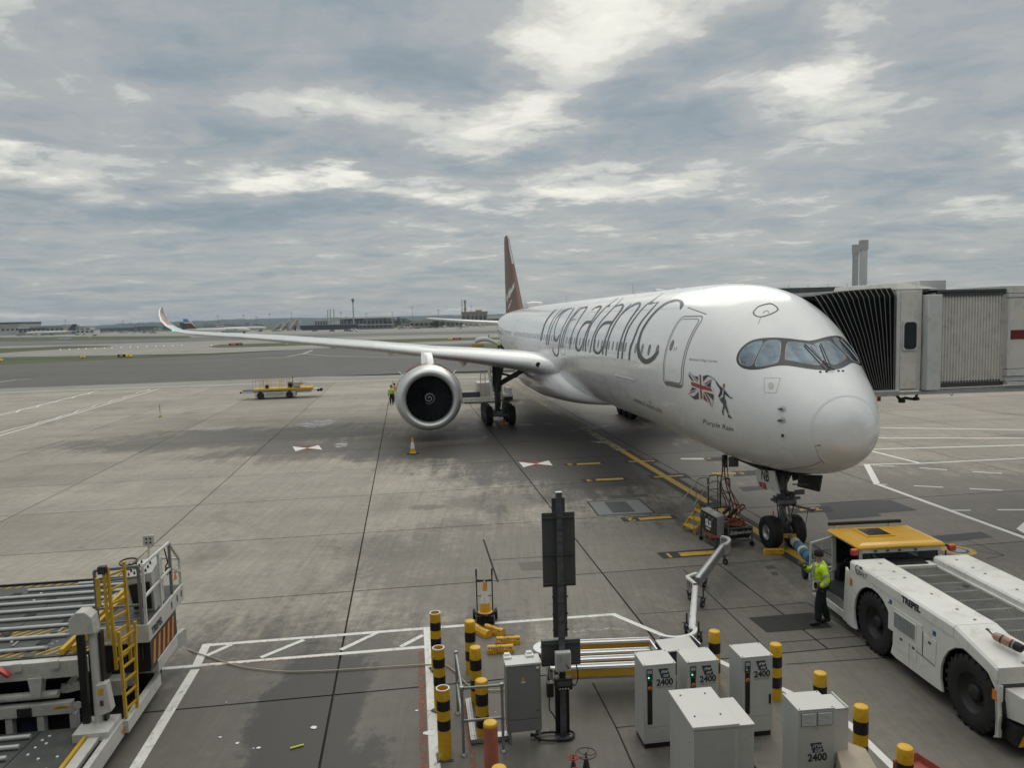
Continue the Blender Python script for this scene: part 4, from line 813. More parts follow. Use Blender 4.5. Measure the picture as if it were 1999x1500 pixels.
def main_gear(sg):
    X, Y = 37.08, 5.37 * sg
    t = MB(); t.tube([(X, Y, .75), (X, Y, 2.3), (X, Y, 2.32), (X, Y, 5.2)], [.20, .20, .33, .33], 16); t.build('main_gear_leg', STRUT, air)
    t = MB(); t.tube([(X - 1.75, Y, .72), (X + 1.75, Y, .72)], .16, 12)
    for dx in (-1.45, 0, 1.45): t.tube([(X + dx, Y - 1.0, .70), (X + dx, Y + 1.0, .70)], .09, 10)
    t.build('bogie_beam', STRUT, air)
    t = MB(); t.tube([(X, Y, 2.1), (X - .25, Y - .2 * sg, 2.9), (X - .7, Y - 2.9 * sg, 4.4)], [.14, .20, .18], 10); t.tube([(X, Y, 3.7), (X - .3, Y - 1.4 * sg, 3.35), (X + .3, Y - 2.6 * sg, 4.4)], .09, 8); t.tube([(X - .1, Y, 2.2), (X - 1.9, Y - .3 * sg, 4.6)], .10, 8); t.build('side_brace', STRUT, air)
    t = MB(); t.bar((X - .25, Y, 1.0), (X - .62, Y, 1.6), .3, .08); t.bar((X - .62, Y, 1.6), (X - .25, Y, 2.2), .3, .08); t.tube([(X - .3, Y + .2, .9), (X - .3, Y + .24, 3.6)], .03, 6); t.tube([(X - .26, Y - .2, 1.2), (X - .26, Y - .2, 4.0)], .025, 6); t.build('torque_link', STRUT, air)
    t = MB(); t.hexa([(X - .9, Y + .42 * sg, 2.7), (X + .9, Y + .42 * sg, 2.7), (X + .9, Y + .46 * sg, 2.7), (X - .9, Y + .46 * sg, 2.7), (X - 1.1, Y + .62 * sg, 4.9), (X + 1.1, Y + .62 * sg, 4.9), (X + 1.1, Y + .66 * sg, 4.9), (X - 1.1, Y + .66 * sg, 4.9)]); t.build('gear_door', WINGP, air)
    for dx in (-1.45, 0, 1.45):
        for dy in (-.82, .82): wheel(None, (X + dx, Y + dy, .70), .70, .50, .33, air)
main_gear(1); main_gear(-1)
X = 4.62
t = MB(); t.tube([(X, 0, .52), (X, 0, 1.35), (X, 0, 1.36), (X + .05, 0, 2.0), (X + .15, 0, 3.2)], [.11, .11, .17, .17, .19], 16); t.build('nose_gear_leg', STRUT, air)
t = MB(); t.tube([(X, -.55, .525), (X, .55, .525)], .08, 10); t.build('nose_gear_axle', STRUT, air)
t = MB(); t.tube([(X - .05, .0, 2.0), (X - .2, .42, 3.0)], .07, 8); t.tube([(X - .05, 0, 2.0), (X - .2, -.42, 3.0)], .07, 8); t.tube([(X - .2, -.42, 2.75), (X - .2, .42, 2.75)], .05, 8); t.tube([(X + .1, 0, 2.0), (X + 1.3, 0, 2.85)], .08, 8); t.build('drag_brace', STRUT, air)
t = MB(); t.cyl((X - .26, -.30, 1.55), .10, .6, 14, 'y'); t.cbox((X - .05, 0, 1.58), (.42, .5, .22)); t.tube([(X - .1, .45, 1.62), (X - .1, -.55, 1.62)], .05, 8); t.tube([(X - .1, -.2, 1.42), (X - .5, -.5, 1.38), (X - .62, -.62, 1.36)], .04, 8); t.cyl((X - .66, -.66, 1.30), .08, .10, 10); t.build('steering_actuator', STRUT, air)
t = MB(); [(t.bar((X - .18, q * .10, .65), (X - .50, q * .03, 1.0), .05, .06), t.bar((X - .50, q * .03, 1.0), (X - .18, q * .10, 1.42), .05, .06)) for q in (-1, 1)]; t.build('torque_link', STRUT, air)
t = MB(); t.tube([(X - .15, .1, 1.9), (X - .2, .3, 1.6), (X - .15, .22, 1.1), (X - .1, .15, .7)], .018, 6); t.tube([(X - .15, -.1, 1.9), (X - .25, -.25, 1.4), (X - .15, -.15, .8)], .018, 6); t.tube([(X - .35, -.7, 1.3), (X - .3, -.62, .6), (X - .25, -.6, .25)], .01, 5); t.build('hydraulic_hose', BLK, air)
for y_, z_ in ((-.16, 1.78), (.17, 1.78)):
    t = MB(); t.lathe([(.0, -.02), (.09, -.02), (.12, 0), (.10, .12), (.03, .2)], 16, 'x', (X - .30, y_, z_)); o = t.build('taxi_light', DKG, air)
    t = MB(); t.lathe([(.0, -.026), (.085, -.026), (.085, -.021), (0, -.021)], 16, 'x', (X - .30, y_, z_)); t.build('lamp_lens', GLASS, o)
t = MB(); t.bar((X + .0, .32, 1.2), (X - .12, .36, .70), .05, .02); t.build('red_safety_tag', RUST, air)
t = MB(); t.cbox((X - .3, -.42, 1.86), (.04, .34, .16)); t.build('bracket_plate', STRUT, air)
for y_ in (-.40, .40): wheel(None, (X, y_, .525), .525, .40, .26, air)
# nose gear doors (authored on the planes they stand in)
def door(px, Y, mat, name='nose_gear_door'):
    P = [PL(u, v, 1, Y) for u, v in px]; t = MB(); t.hexa([(p.x, Y - .025, p.z) for p in P] + [(p.x, Y + .025, p.z) for p in P]); return t.build(name, mat, air), P
z5 = lambda L: [(1300 + x / 4.9975, 860 + y / 4.9975) for x, y in L]
d1, P = door(z5([(872, 285), (1058, 300), (1112, 525), (900, 430)]), .72, WHITE)
ex = P[1] - P[0]; put_text('registration_letters', 'NB', .50, PRINTD, d1, PL(*z5([(965, 348)])[0], 1, .752), (-1, 0, .02) if ex.x < 0 else (1, 0, 0), (0, 0, 1), bold=.012, sx=.8)
q_ = [PL(*p, 1, .752) for p in z5([(903, 400), (970, 418), (988, 490), (915, 450)])]; t = MB(); t.add(q_, [(0, 1, 2, 3)]); t.build('red_panel', FRD, d1)
put_text('panel_numeral', '2', .16, PRINTW, d1, PL(*z5([(945, 440)])[0], 1, .758), (-1, 0, 0), (0, 0, 1)); put_text('small_lettering', 'STOPS', .07, FRD, d1, PL(*z5([(1036, 468)])[0], 1, .756), (-1, 0, 0), (0, 0, 1))
d2, P = door(z5([(1300, 335), (1525, 340), (1497, 502), (1287, 452)]), -.72, DKG)
t = MB(); t.bar(PL(*z5([(1235, 430)])[0], 1, -.3), PL(*z5([(1400, 430)])[0], 1, -.7), .04, .04); t.build('door_link', STRUT, air)
for yy in (-.3, .3): 
    t = MB(); t.hexa([(4.2, yy - .02, 2.3), (4.5, yy - .02, 2.2), (4.5, yy + .02, 2.2), (4.2, yy + .02, 2.3), (4.1, yy - .02, 2.75), (4.7, yy - .02, 2.75), (4.7, yy + .02, 2.75), (4.1, yy + .02, 2.75)]); t.build('inner_door', DKG, air)
t = MB(); t.box(3.9, 6.9, -.6, .6, 2.52, 2.62); t.build('wheel_bay_opening', M('bay_dark', (.02, .02, .02), .8), air)

# ================================================================== JET BRIDGE, TERMINAL
SR = HDG - math.pi / 2
BRW = M('bridge_cream_paint', (.66, .64, .60), .45, var=.05, dirt=.4, dcol=(.28, .26, .23), scale=1.2)
BRW2 = M('bridge_panel_paint', (.60, .61, .61), .5, var=.06, dirt=.35, dcol=(.3, .28, .26), scale=2)
FAB = M('bellows_fabric', (.007, .007, .008), .9, var=.4, scale=4, spec=.2)
HOOP = M('hoop_grey', (.17, .17, .17), .5)
bb = A2W(6.8, -5.0); brg = thing('jet_bridge', 'cream passenger boarding bridge with black folding bellows against the far side of the nose', 'jet bridge', bb, HDG)
def BM(): m_ = MB(); m_.m = Matrix.Translation((-6.8, 5.0, 0)); return m_
X0, X1 = 5.0, 8.8
HN = 15
def hoop(t, inn=0.0):
    yb, yt = -4.12 + t * 1.05, -4.12 + t * 2.72; zt = 8.36 - .20 * t ** 2; zb = 4.98 + .15 * t; xa = X0 + inn; xb = X1 - inn; zt -= inn
    return [(xa, yb, zb), (xa, yb + (yt - yb) * .5, (zb + zt) / 2 + .1), (xa, yt - .06 * t, zt - .25), (xa + .22, yt, zt), (xb - .22, yt, zt), (xb, yt, zt - .25), (xb, yb + (yt - yb) * .5, (zb + zt) / 2), (xb, yb, zb)]
mb = BM(); rg = []
for k in range(HN * 2 - 1):
    rg.append(hoop(k / (HN * 2 - 2), .14 if k % 2 else 0.0))
mb.loft(rg, caps=False, closed=False); mb.build('bellows', FAB, brg, smooth=False, normals=False)
for k in range(HN): mb = BM(); mb.tube(hoop(k / (HN - 1), -.012), .013, 6); mb.build('bellows_hoop', HOOP, brg)
mb = BM(); mb.box(X0 - .1, X1 + .1, -4.3, -2.95, 4.80, 4.97); mb.build('bridge_floor', BRW2, brg, bevel=.01)
mb = BM(); mb.box(X0 - .13, X0 - .10, -4.2, -2.9, 4.78, 4.93); mb.build('floor_edge', ALU, brg)
mb = BM(); mb.cyl((X0 - .02, -3.6, 4.62), .06, .16, 10); mb.build('warning_lamp', REDP, brg)
mb = BM(); mb.box(X0, X1, -5.12, -4.22, 4.93, 8.32); mb.build('bridge_cab', BRW, brg, bevel=.02)
mb = BM(); mb.box(X0 - .06, X0, -4.30, -4.18, 4.95, 8.2); mb.build('corner_post', BRW2, brg, bevel=.01); mb = BM(); mb.box(X0 - .05, X0, -4.92, -4.32, 4.99, 8.25); mb.build('side_panel', BRW, brg, bevel=.015)
fr_ = rrect(-4.90, -4.38, 6.28, 7.28, .05, 3); mb = BM(); mb.prism([(a, b) for a, b in fr_], X0 - .10, X0 - .05, 'x'); f_ = mb.build('window', BRW2, brg, bevel=.008)
mb = BM(); mb.prism(rrect(-4.86, -4.42, 6.33, 7.23, .12, 5), X0 - .115, X0 - .101, 'x'); mb.build('pane', GLASS, f_)
mb = BM(); mb.box(X0 - .25, X0 + 1.2, -5.68, -5.16, 4.93, 8.12); mb.build('bridge_pillar', BRW2, brg, bevel=.02)
mb = BM(); mb.hexa([(X0 - .02, -4.2, 8.32), (X1, -4.2, 8.32), (X1, -5.7, 8.32), (X0 - .02, -5.7, 8.32), (X0 + .1, -4.3, 8.55), (X1, -4.3, 8.55), (X1, -5.2, 8.42), (X0 + .1, -5.2, 8.42)]); mb.build('cab_roof', BRW, brg, bevel=.01)
mb = BM(); mb.box(X0 + .4, X0 + 1.6, -6.3, -5.3, 8.2, 8.62); mb.build('roof_unit', BRW2, brg, bevel=.02)
# corrugated tunnel: every rib is folded metal
mb = BM(); P = []; y = -5.70
while y > -8.15: P += [(y, X0 + .02), (y - .04, X0 + .02), (y - .055, X0 + .065), (y - .095, X0 + .065), (y - .11, X0 + .02)]; y -= .11
P.append((-8.15, X0 + .02)); n = len(P); V = [(x_, y_, 5.12) for y_, x_ in P] + [(x_, y_, 8.18 + .0 * y_) for y_, x_ in P]
mb.add(V, [(i, i + 1, n + i + 1, n + i) for i in range(n - 1)]); mb.build('corrugated_wall', BRW, brg, smooth=False, normals=False)
mb = BM(); mb.box(X0 + .07, X1 - .3, -8.3, -5.6, 5.10, 8.18); mb.build('tunnel_core', BRW2, brg)
mb = BM(); mb.box(X0 - .04, X1, -8.2, -5.65, 8.18, 8.27); mb.box(X0 - .02, X1, -8.2, -5.65, 8.10, 8.16); mb.build('tunnel_roof', DKG, brg, bevel=.006)
mb = BM(); mb.box(X0 - .02, X1, -8.2, -5.65, 4.98, 5.10); mb.build('tunnel_sill', DKG, brg)
for i in range(22):
    y = -5.75 - i * .11; mb = BM(); mb.box(X0 - .01, X0 + .03, y - .03, y + .02, 8.03, 8.09); mb.box(X0 - .01, X0 + .03, y - .03, y + .02, 5.13, 5.19); mb.build('fixing_cleat', DKG, brg)
mb = BM(); mb.box(X0 - .14, X1 + .2, -26, -8.2, 5.55, 7.95); mb.build('outer_tunnel', BRW, brg, bevel=.01)
mb = BM(); mb.box(X0 - .155, X0 - .14, -26, -8.2, 6.55, 6.86); mb.build('red_stripe', M('dark_red_stripe', (.16, .012, .015), .4, var=.05), brg)
for z0, z1, dx, mt in ((7.97, 8.10, .16, BRW2), (8.12, 8.36, .10, BRW), (5.30, 5.53, .18, BRW2), (5.12, 5.28, .12, BRW2), (5.00, 5.10, .2, BRW2)):
    mb = BM(); mb.box(X0 - dx, X1 + .2, -26, -8.2, z0, z1); mb.build('tunnel_rail', mt, brg, bevel=.006)
for k in range(7): mb = BM(); mb.box(X0 - .16, X0 - .145, -8.3 - k * 2.4, -8.2 - k * 2.4, 5.55, 7.95); mb.build('panel_seam', BRW2, brg)
mb = BM(); mb.bar((X0 - .05, -3.2, 4.86), (X0 - .05, -26, 4.62), .10, .10); mb.bar((X0 + .1, -5.2, 4.86), (X0 + .1, -26, 4.92), .12, .14); mb.build('under_beam', ALU, brg)
mb = BM(); mb.tube([(X0 + .2, -4.35, 4.82), (X0 + .1, -4.45, 4.62), (X0 + .2, -4.7, 4.66), (X0 + .15, -5.05, 4.60), (X0 + .1, -5.1, 4.84)], .05, 8); mb.cyl((X0 + .1, -4.52, 4.52), .11, .16, 12); mb.cyl((X0 + .1, -5.05, 4.58), .10, .1, 12); mb.build('levelling_gear', BLKP, brg); mb = BM(); mb.tube([(X0 + .2, -6.3, 4.85), (X0 + .2, -6.45, 4.66), (X0 + .2, -6.6, 4.87)], .012, 5); mb.build('hanging_cable', BLKP, brg)
mb = BM(); mb.tube([(6.9, -17, 0.0), (6.9, -17, 5.0)], .35, 16); mb.box(5.6, 8.2, -17.5, -16.5, .6, 1.3); mb.cyl((6.0, -17.3, .6), .6, .6, 20, 'y'); mb.cyl((7.8, -17.3, .6), .6, .6, 20, 'y'); mb.build('support_column', BRW2, brg)
# far terminal pier and its flues
pt = G(1660, 722); pier = thing('pier_building', 'long flat roofed grey terminal pier behind the boarding bridge', 'terminal building', (42, 92, 0), 0)
def PM(): return MB()
mb = PM(); mb.box(-16, 8.2, 0, 14, 0, 9.35); mb.build('wall', M('pier_wall', (.33, .34, .34), .6, var=.06, scale=.3), pier)
mb = PM(); mb.box(-16.5, 9.6, -.7, 14.4, 9.35, 9.55); mb.build('eaves', WHITE, pier); mb = PM(); mb.box(-16.3, 5.5, .6, 13.8, 9.9, 10.5); mb.build('roof', DKG, pier); mb = PM(); mb.box(-16.0, 5.3, .9, 13.6, 9.55, 9.9); mb.build('roof_base', BRW2, pier)
mb = PM(); mb.box(5.0, 8.0, .5, 5, 9.56, 10.75); mb.build('plant_room', BRW2, pier)
for k in range(12): mb = PM(); mb.box(-15.6 + k * 2, -14.0 + k * 2, -.06, 0, 6.2, 8.6); mb.build('window', GLASS, pier)
for k in range(9): mb = PM(); mb.tube([(-15 + k * 2.4, .7, 10.45), (-15 + k * 2.4, .7, 10.85)], .05, 6); mb.build('roof_light', WHITE, pier)
for (ua, ub, v0, vc, D, lb) in ((1665.5, 1675.5, 478, 496, 104, 'shorter left flue of a pair of square grey flues rising behind the bridge'), (1679.5, 1692.5, 469, 488, 98, 'taller right flue of a pair of square grey flues rising behind the bridge')):
    a, b = ray(ua, v0), ray(ub, v0); a *= D / a.y; b *= D / b.y; zt = CAM_H + a.z; zc = CAM_H + ray(ua, vc).z * D / ray(ua, vc).y; w = b.x - a.x; t = thing('flue', lb, 'chimney', ((a.x + b.x) / 2, D, 0), 0, 'square flues on the pier')
    mb = MB(); mb.box(-w * .42, w * .42, -w * .42, w * .42, 0, zc); mb.build('shaft', GREY if D > 100 else LGREY, t); mb = MB(); mb.box(-w / 2, w / 2, -w / 2, w / 2, zc, zt); mb.build('cap', GREY, t)

# ================================================================== FAR SIDE OF THE AIRFIELD
BW1 = M('far_pale_wall', (.42, .42, .41), .7, var=.1, scale=.05); BW2 = M('far_beige_wall', (.33, .29, .24), .7, var=.15, scale=.05); BW3 = M('far_grey_wall', (.20, .21, .215), .7, var=.2, scale=.06)
BRF = M('far_dark_roof', (.05, .05, .052), .7); BWH = M('far_white_cladding', (.66, .66, .64), .6, var=.05, scale=.05); BGL = M('far_glazing', (.05, .065, .08), .3, var=.3, scale=.1); BBL = M('far_blue_cladding', (.10, .17, .24), .6)
def far(u, v, z=0): return G(u, v, z)
def bldg(name, label, u0, u1, vb, vt, wall, roof=None, bands=(), dep=.6, group=None, cat='building', nwin=0, roofh=.12, gable=False):
    c = G((u0 + u1) / 2, vb); D = c.y; w = abs((u1 - u0) / F_PX * D); hm = (vb - vt) / F_PX * D * .995; t = thing(name, label, cat, c, 0, group)
    d = min(max(w * dep, 12), 60); rh = hm * roofh if roof else 0
    mb = MB(); mb.box(-w / 2, w / 2, 0, d, 0, hm - rh); mb.build('wall', wall, t, smooth=False)
    if roof:
        mb = MB()
        if gable: mb.prism([(-w / 2 - 1, hm - rh), (w / 2 + 1, hm - rh), (w / 2 * .8, hm), (-w / 2 * .8, hm)], -1, d, 'y')
        else: mb.box(-w / 2 - .6, w / 2 + .6, -.8, d, hm - rh, hm)
        mb.build('roof', roof, t, smooth=False)
    for (a, b, z0, z1, mt) in bands:
        mb = MB(); mb.box(-w / 2 + a * w, -w / 2 + b * w, -.4, -.01, z0 * hm, z1 * hm); mb.build('cladding_band', mt, t, smooth=False)
    for k in range(nwin):
        a = -w / 2 + w * (k + .2) / nwin; mb = MB(); mb.box(a, a + w / nwin * .6, -.25, 0, hm * .35, hm * .7); mb.build('window', BGL, t, smooth=False)
    return t
bldg('terminal_building', 'pale far terminal with a long dark flat roof at the left edge of the airfield', -90, 39, 656, 630.5, BW1, BRF, ((0, 1, .5, .8, BW2),), roofh=.14, nwin=14)
bldg('terminal_annex', 'beige low block with a dark strip of roof beside the far left terminal', 37, 125, 654.5, 636, BW2, BW1, ((.0, .62, .62, .74, BRF), (.0, .25, .74, .9, BWH)), nwin=10)
bldg('hangar', 'blue grey far hangar beside a dark airliner tail', 123, 142, 653, 634, BBL, BW3)
bldg('hangar', 'tall white far hangar to the right of a dark airliner tail', 156, 177, 652, 636.8, BWH, BW1, nwin=2)
bldg('cargo_shed', 'long low white shed in front of the tall white hangar', 148, 184, 652.5, 643.5, BWH, BW1, nwin=4)
bldg('car_park_building', 'grey low block among parked cars left of the winglet', 190, 262, 648.5, 640, BW3, BW3, nwin=16)
bldg('car_park_building', 'brown low block with open decks just left of the winglet', 262, 300, 647, 638, BW2, BRF, nwin=9)
bldg('car_park_building', 'striped open deck block right of the winglet', 318, 352, 645.5, 637, BW2, BRF, nwin=8)
bldg('airfield_building', 'beige flat roofed block with dark windows left of the three flues', 615, 640, 640, 624, BW1, BWH, nwin=5)
bldg('airfield_building', 'white pitched roof shed below the slim control tower', 646, 713, 640, 626, BW1, BWH, roofh=.6, gable=True)
bldg('airfield_building', 'wide glazed building with a white flat roof right of the control tower', 664, 755, 641, 619.5, BW3, BWH, ((.1, .5, .72, .86, BRF),), nwin=12)
bldg('airfield_building', 'long dark glazed low building under the white roofed sheds', 575, 700, 644.5, 634, BGL, BW3, nwin=18)
bldg('airfield_building', 'grey low sheds under the wide white roofed building', 700, 765, 643, 633.5, BW3, BW1, nwin=8)
bldg('airfield_building', 'rounded beige hall among parked vans right of the trees', 800, 856, 641, 625.5, BW2, BW2, roofh=.35, gable=True, nwin=6)
bldg('airfield_building', 'low beige shed joining the rounded hall', 786, 802, 641, 632, BW2, BW1, nwin=3)
bldg('airfield_building', 'grey low shed behind the tailplane tip', 846, 905, 639, 628, BW2, BW3, nwin=7)
bldg('power_station', 'stepped beige power station block behind the fuselage', 902, 951, 636, 608.5, BW2, BW2, ((.55, .8, 1.0, 1.1, BW2), (.05, .95, .55, .6, BW3)), nwin=6)
bldg('hangar', 'long white roofed hangar right against the fuselage', 905, 1010, 633, 617, BW3, BWH, roofh=.35, gable=True)
# stepped aircraft docks
for k, (u, v, lb) in enumerate(((541, 630, 'small sloping beige dock frame left of the tall docks'), (556, 625, 'middle sloping beige dock frame of the tall docks'), (574, 620, 'tallest stepped beige dock frame beside the tail of a parked airliner'))):
    c = G(u + 6, 646); s = c.y / F_PX; h = (646 - v) * s; t = thing('aircraft_dock', lb, 'dock', c, 0, 'aircraft docks')
    for j in range(5):
        mb = MB(); mb.box((-13 + j * 3.6) * s, (-13 + (j + 1) * 3.6) * s, 0, 8, 0 if j > 2 else h * (.1 + .16 * j), h * (.22 + .19 * j)); mb.build('dock_step', BW2 if j % 2 else BW1, t, smooth=False)
    mb = MB(); mb.bar((-14 * s, -1, h * .15), (4 * s, -1, h * 1.02), .8); mb.build('sloping_beam', BWH, t)
# towers, flues, light masts
def mast(u, vb, vt, label, r_px=.45, head=None, name='light_mast', cat='light mast', mat=None, group='tall light masts across the airfield', hpx=2.2):
    c = G(u, vb); s = c.y / F_PX; h = (vb - vt) * s; t = thing(name, label, cat, c, 0, group); mb = MB(); mb.tube([(0, 0, 0), (0, 0, h)], [r_px * s * 1.2, r_px * s * .7], 8); mb.build('mast_pole', mat or GALV, t)
    mb = MB(); mb.box(-hpx * s, hpx * s, -.5, .5, h - .5 * s, h + .5 * s); mb.build('lamp_head', mat or GALV, t); return t
MS = [(427, 645, 617, 'between the two white tails'), (477, 645, 615.5, 'over the middle of the white airliners'), (502, 645, 619, 'over the nose of the white airliners'), (528, 644, 613, 'right of the parked airliners'), (570, 644, 611, 'over the stepped docks'), (667, 643, 610.5, 'left of the slim control tower'), (716, 642, 612, 'right of the slim control tower'),
      (767, 641, 610.5, 'over the dark trees'), (806, 641, 600.5, 'tallest, over the rounded hall'), (856.5, 640, 606, 'with two lit lamps over the tailplane tip'), (920.5, 637, 598.5, 'in front of the power station'), (129, 652, 626, 'over the dark airliner tail'), (241, 647, 627, 'short, over the hills left of the winglet'), (677, 643, 618.5, 'white, below the slim control tower')]
for u, vb, vt, w_ in MS: mast(u, vb, vt, 'thin light mast ' + w_)
for du, v in ((641, 606.5), (646, 604.5), (653, 604.5)):
    mast(du, 641, v, {641: 'left and shortest of three pale flues', 646: 'middle of three pale flues', 653: 'right of three pale flues'}[du], 1.0, name='flue', cat='chimney', mat=BW1, group='three pale flues', hpx=1.3)
t = mast(691, 642, 584, 'slim pale airport control tower with a wider head', 1.3, name='control_tower', cat='control tower', mat=BW1, group=None, hpx=2.0)
c = G(691, 642); s = c.y / F_PX; mb = MB(); mb.lathe([(1.2 * s, 50 * s), (2.6 * s, 54 * s), (2.9 * s, 57 * s), (1.8 * s, 58.6 * s), (0, 59 * s)], 14); mb.build('tower_cab', BW3, t)
t = mast(903, 636, 586, 'thin tall flue left of the power station with a wisp of steam', .8, name='flue', cat='chimney', mat=BW2, group='power station flues', hpx=.8)
t = mast(909, 636, 587, 'thick pale flue with platforms on the power station', 2.1, name='flue', cat='chimney', mat=BW2, group='power station flues', hpx=2.8)
c = G(909, 636); s = c.y / F_PX
for z in (32, 46): mb = MB(); mb.lathe([(1.5 * s, z * s), (4 * s, z * s), (4 * s, (z + 1) * s), (1.5 * s, (z + 1) * s)], 12); mb.build('platform', BW3, t)
# parked airliners far away
def far_air(label, un, ut, vb, Lm, bodyd, tailcol, tipcol, group='parked airliners across the airfield', text=None, bands=None):
    c = G((un + ut) / 2, vb); s = c.y / F_PX; L = abs(un - ut) * s; sg = 1 if un > ut else -1; r_ = bodyd / 2 * s; t = thing('parked_airliner', label, 'airliner', c, 0, group); zc = r_ * 1.75
    mb = MB(); mb.loft([[(sg * x * L, r_ * w * math.cos(R(a)), zc + dz * r_ + r_ * w * math.sin(R(a))) for a in range(0, 360, 24)] for x, w, dz in ((-.5, .08, .6), (-.42, .4, .5), (-.28, .9, .1), (-.2, 1, 0), (.36, 1, 0), (.43, .88, -.05), (.475, .6, -.15), (.5, .1, -.3))]); mb.build('fuselage', BWH, t)
    mb = MB(); mb.prism([(sg * -.34 * L, zc + r_ * .6), (sg * -.50 * L, zc + r_ * .9), (sg * -.555 * L, zc + r_ * 5.0), (sg * -.47 * L, zc + r_ * 5.0)], -.3, .3, 'y'); fn = mb.build('tail_fin', tailcol, t, smooth=False)
    for i, (a0, a1, mt) in enumerate(bands or ()):
        def P(q, w): return (sg * L * (-.34 * (1 - q) - .495 * q) if w else sg * L * (-.50 * (1 - q) - .555 * q), zc + r_ * (.9 + 4.1 * q))
        mb = MB(); mb.prism([P(a0, 0), P(a0, 1), P(a1, 1), P(a1, 0)], -.42, -.31, 'y'); mb.build('tail_band', mt, fn, smooth=False)
    for q in (-1, 1):
        mb = MB(); mb.prism([(sg * .1 * L, q * r_), (sg * -.08 * L, q * r_), (sg * -.22 * L, q * L * .42), (sg * -.17 * L, q * L * .42)], zc - r_ * .5, zc - r_ * .3, 'z'); mb.build('wing', BW1, t, smooth=False)
        mb = MB(); mb.lathe([(r_ * .42, 0), (r_ * .48, -L * .04), (r_ * .3, -L * .08)], 12, 'x', (sg * L * .1, q * L * .16, zc - r_ * 1.0)); mb.build('engine', BW1, t)
        mb = MB(); mb.prism([(sg * -.42 * L, q * r_ * .3), (sg * -.49 * L, q * r_ * .3), (sg * -.53 * L, q * L * .15), (sg * -.50 * L, q * L * .15)], zc + r_ * .4, zc + r_ * .5, 'z'); mb.build('tailplane', BW1, t, smooth=False)
    for x in (.4, -.02): mb = MB(); mb.box(sg * x * L - .8, sg * x * L + .8, -.8, .8, 0, zc - r_ * .5); mb.build('landing_gear', BLKP, t, smooth=False)
    if text: put_text('title_lettering', text, r_ * 1.1, BBL, t, (sg * .22 * L, -r_ * 1.02, zc + r_ * .25), (1, 0, 0), (0, 0, 1))
    return t
far_air('white airliner with a black tail far off at the left terminal', 50, 146, 654.5, 70, 6.0, BRF, BRF)
far_air('white airliner with a dark red and blue banded tail beyond the winglet', 489, 366, 653.5, 60, 9.5, BWH, None, text='Eurowings', bands=[(.02, .55, M('tail_maroon', (.16, .04, .03), .4)), (.70, 1.0, M('sky_blue_paint', (.10, .30, .48), .4))])
far_air('white airliner with a black tail parked behind the banded tail', 470, 357, 649.5, 60, 6.0, BRF, None)
far_air('white airliner with a grey striped tail parked behind the others', 520, 424, 647, 60, 6.5, BW3, None, bands=[(.1, .25, BWH), (.45, .6, BWH), (.78, .9, BWH)])
# vehicles, signs and lamps of the airfield
def vehicle(h, l, mat):
    t = bpy.data.objects.new('parked_van', None); link(t); w = 2.0
    mb = MB(); mb.loft([[(x, -w / 2, .4), (x, w / 2, .4), (x, w / 2 * .9, z), (x, -w / 2 * .9, z)] for x, z in ((-l / 2, h * .9), (-l * .3, h), (l * .2, h), (l * .32, h * .6), (l / 2, h * .5))]); mb.build('van_body', mat, t, smooth=False)
    mb = MB(); 
    for x in (-.32, .32): mb.box(l * x - .35, l * x + .35, -w / 2 - .02, w / 2 + .02, 0, .7)
    mb.build('wheels', BLKP, t, smooth=False); mb = MB(); mb.box(-l * .2, l * .2, -w / 2 - .03, w / 2 + .03, h * .6, h * .85); mb.build('window', BGL, t, smooth=False); return t
protos = [vehicle(2.4, 5.4, BWH), vehicle(1.6, 4.4, BW3), vehicle(2.9, 7.5, BW1), vehicle(1.6, 4.3, BBL)]; used = set(); random.seed(11)
VS = [(random.uniform(190, 300), random.uniform(648.5, 651.5)) for _ in range(26)] + [(random.uniform(770, 945), 0) for _ in range(26)] + [(random.uniform(20, 190), random.uniform(654, 656.5)) for _ in range(12)] + [(random.uniform(500, 700), random.uniform(646, 648)) for _ in range(10)] + [(random.uniform(60, 120), 655) for _ in range(3)]
cnt = {}; VS = sorted((u, v, i % 4) for i, (u, v) in enumerate(VS))
for i, (u, v, k) in enumerate(VS):
    if v == 0: v = 642.5 - (u - 770) * .026 + random.uniform(-.8, .8)
    p = G(u, v); where = 'near the far left terminal' if u < 190 else 'in the car parks by the winglet' if u < 310 else 'on the far apron below the docks' if u < 720 else 'on the far road behind the tailplane'
    col = ('white van', 'dark grey car', 'pale box truck', 'blue car')[k]
    if k not in used: o = protos[k]; o.location = p; used.add(k)
    else: o = dup(protos[k], p)
    o.rotation_euler = (0, 0, random.choice((0, math.pi, .3, 1.3))); cnt[k, where] = cnt.get((k, where), 0) + 1; o['label'] = f'{ORD[cnt[k, where] - 1]} tiny {col} from the left {where}'; o['category'] = 'vehicle'; o['group'] = f'{col}s {where}'; o.name = 'parked_vehicle'
def sign(label, segs, v0, v1, group='airfield guidance signs'):
    c = G((segs[0][0] + segs[-1][1]) / 2, v1); s = c.y / F_PX; t = thing('airfield_sign', label, 'airfield sign', c, 0, group); u_ = (segs[0][0] + segs[-1][1]) / 2
    for (a, b, mt, ch) in segs:
        h = (v1 - v0) * s; x0, x1 = (a - u_) * s, (b - u_) * s; mb = MB(); mb.box(x0, x1, -.15, .15, .15, h); pn = mb.build('sign_panel', mt, t, smooth=False)
        if ch: put_text('sign_lettering', ch[0], h * .55, ch[1], pn, ((x0 + x1) / 2, -.16, h * .55), (1, 0, 0), (0, 0, 1), bold=.03)
    mb = MB(); mb.box((segs[0][0] - u_) * s, (segs[-1][1] - u_) * s, -.1, .1, 0, .15); mb.build('sign_base', BLKP, t, smooth=False)
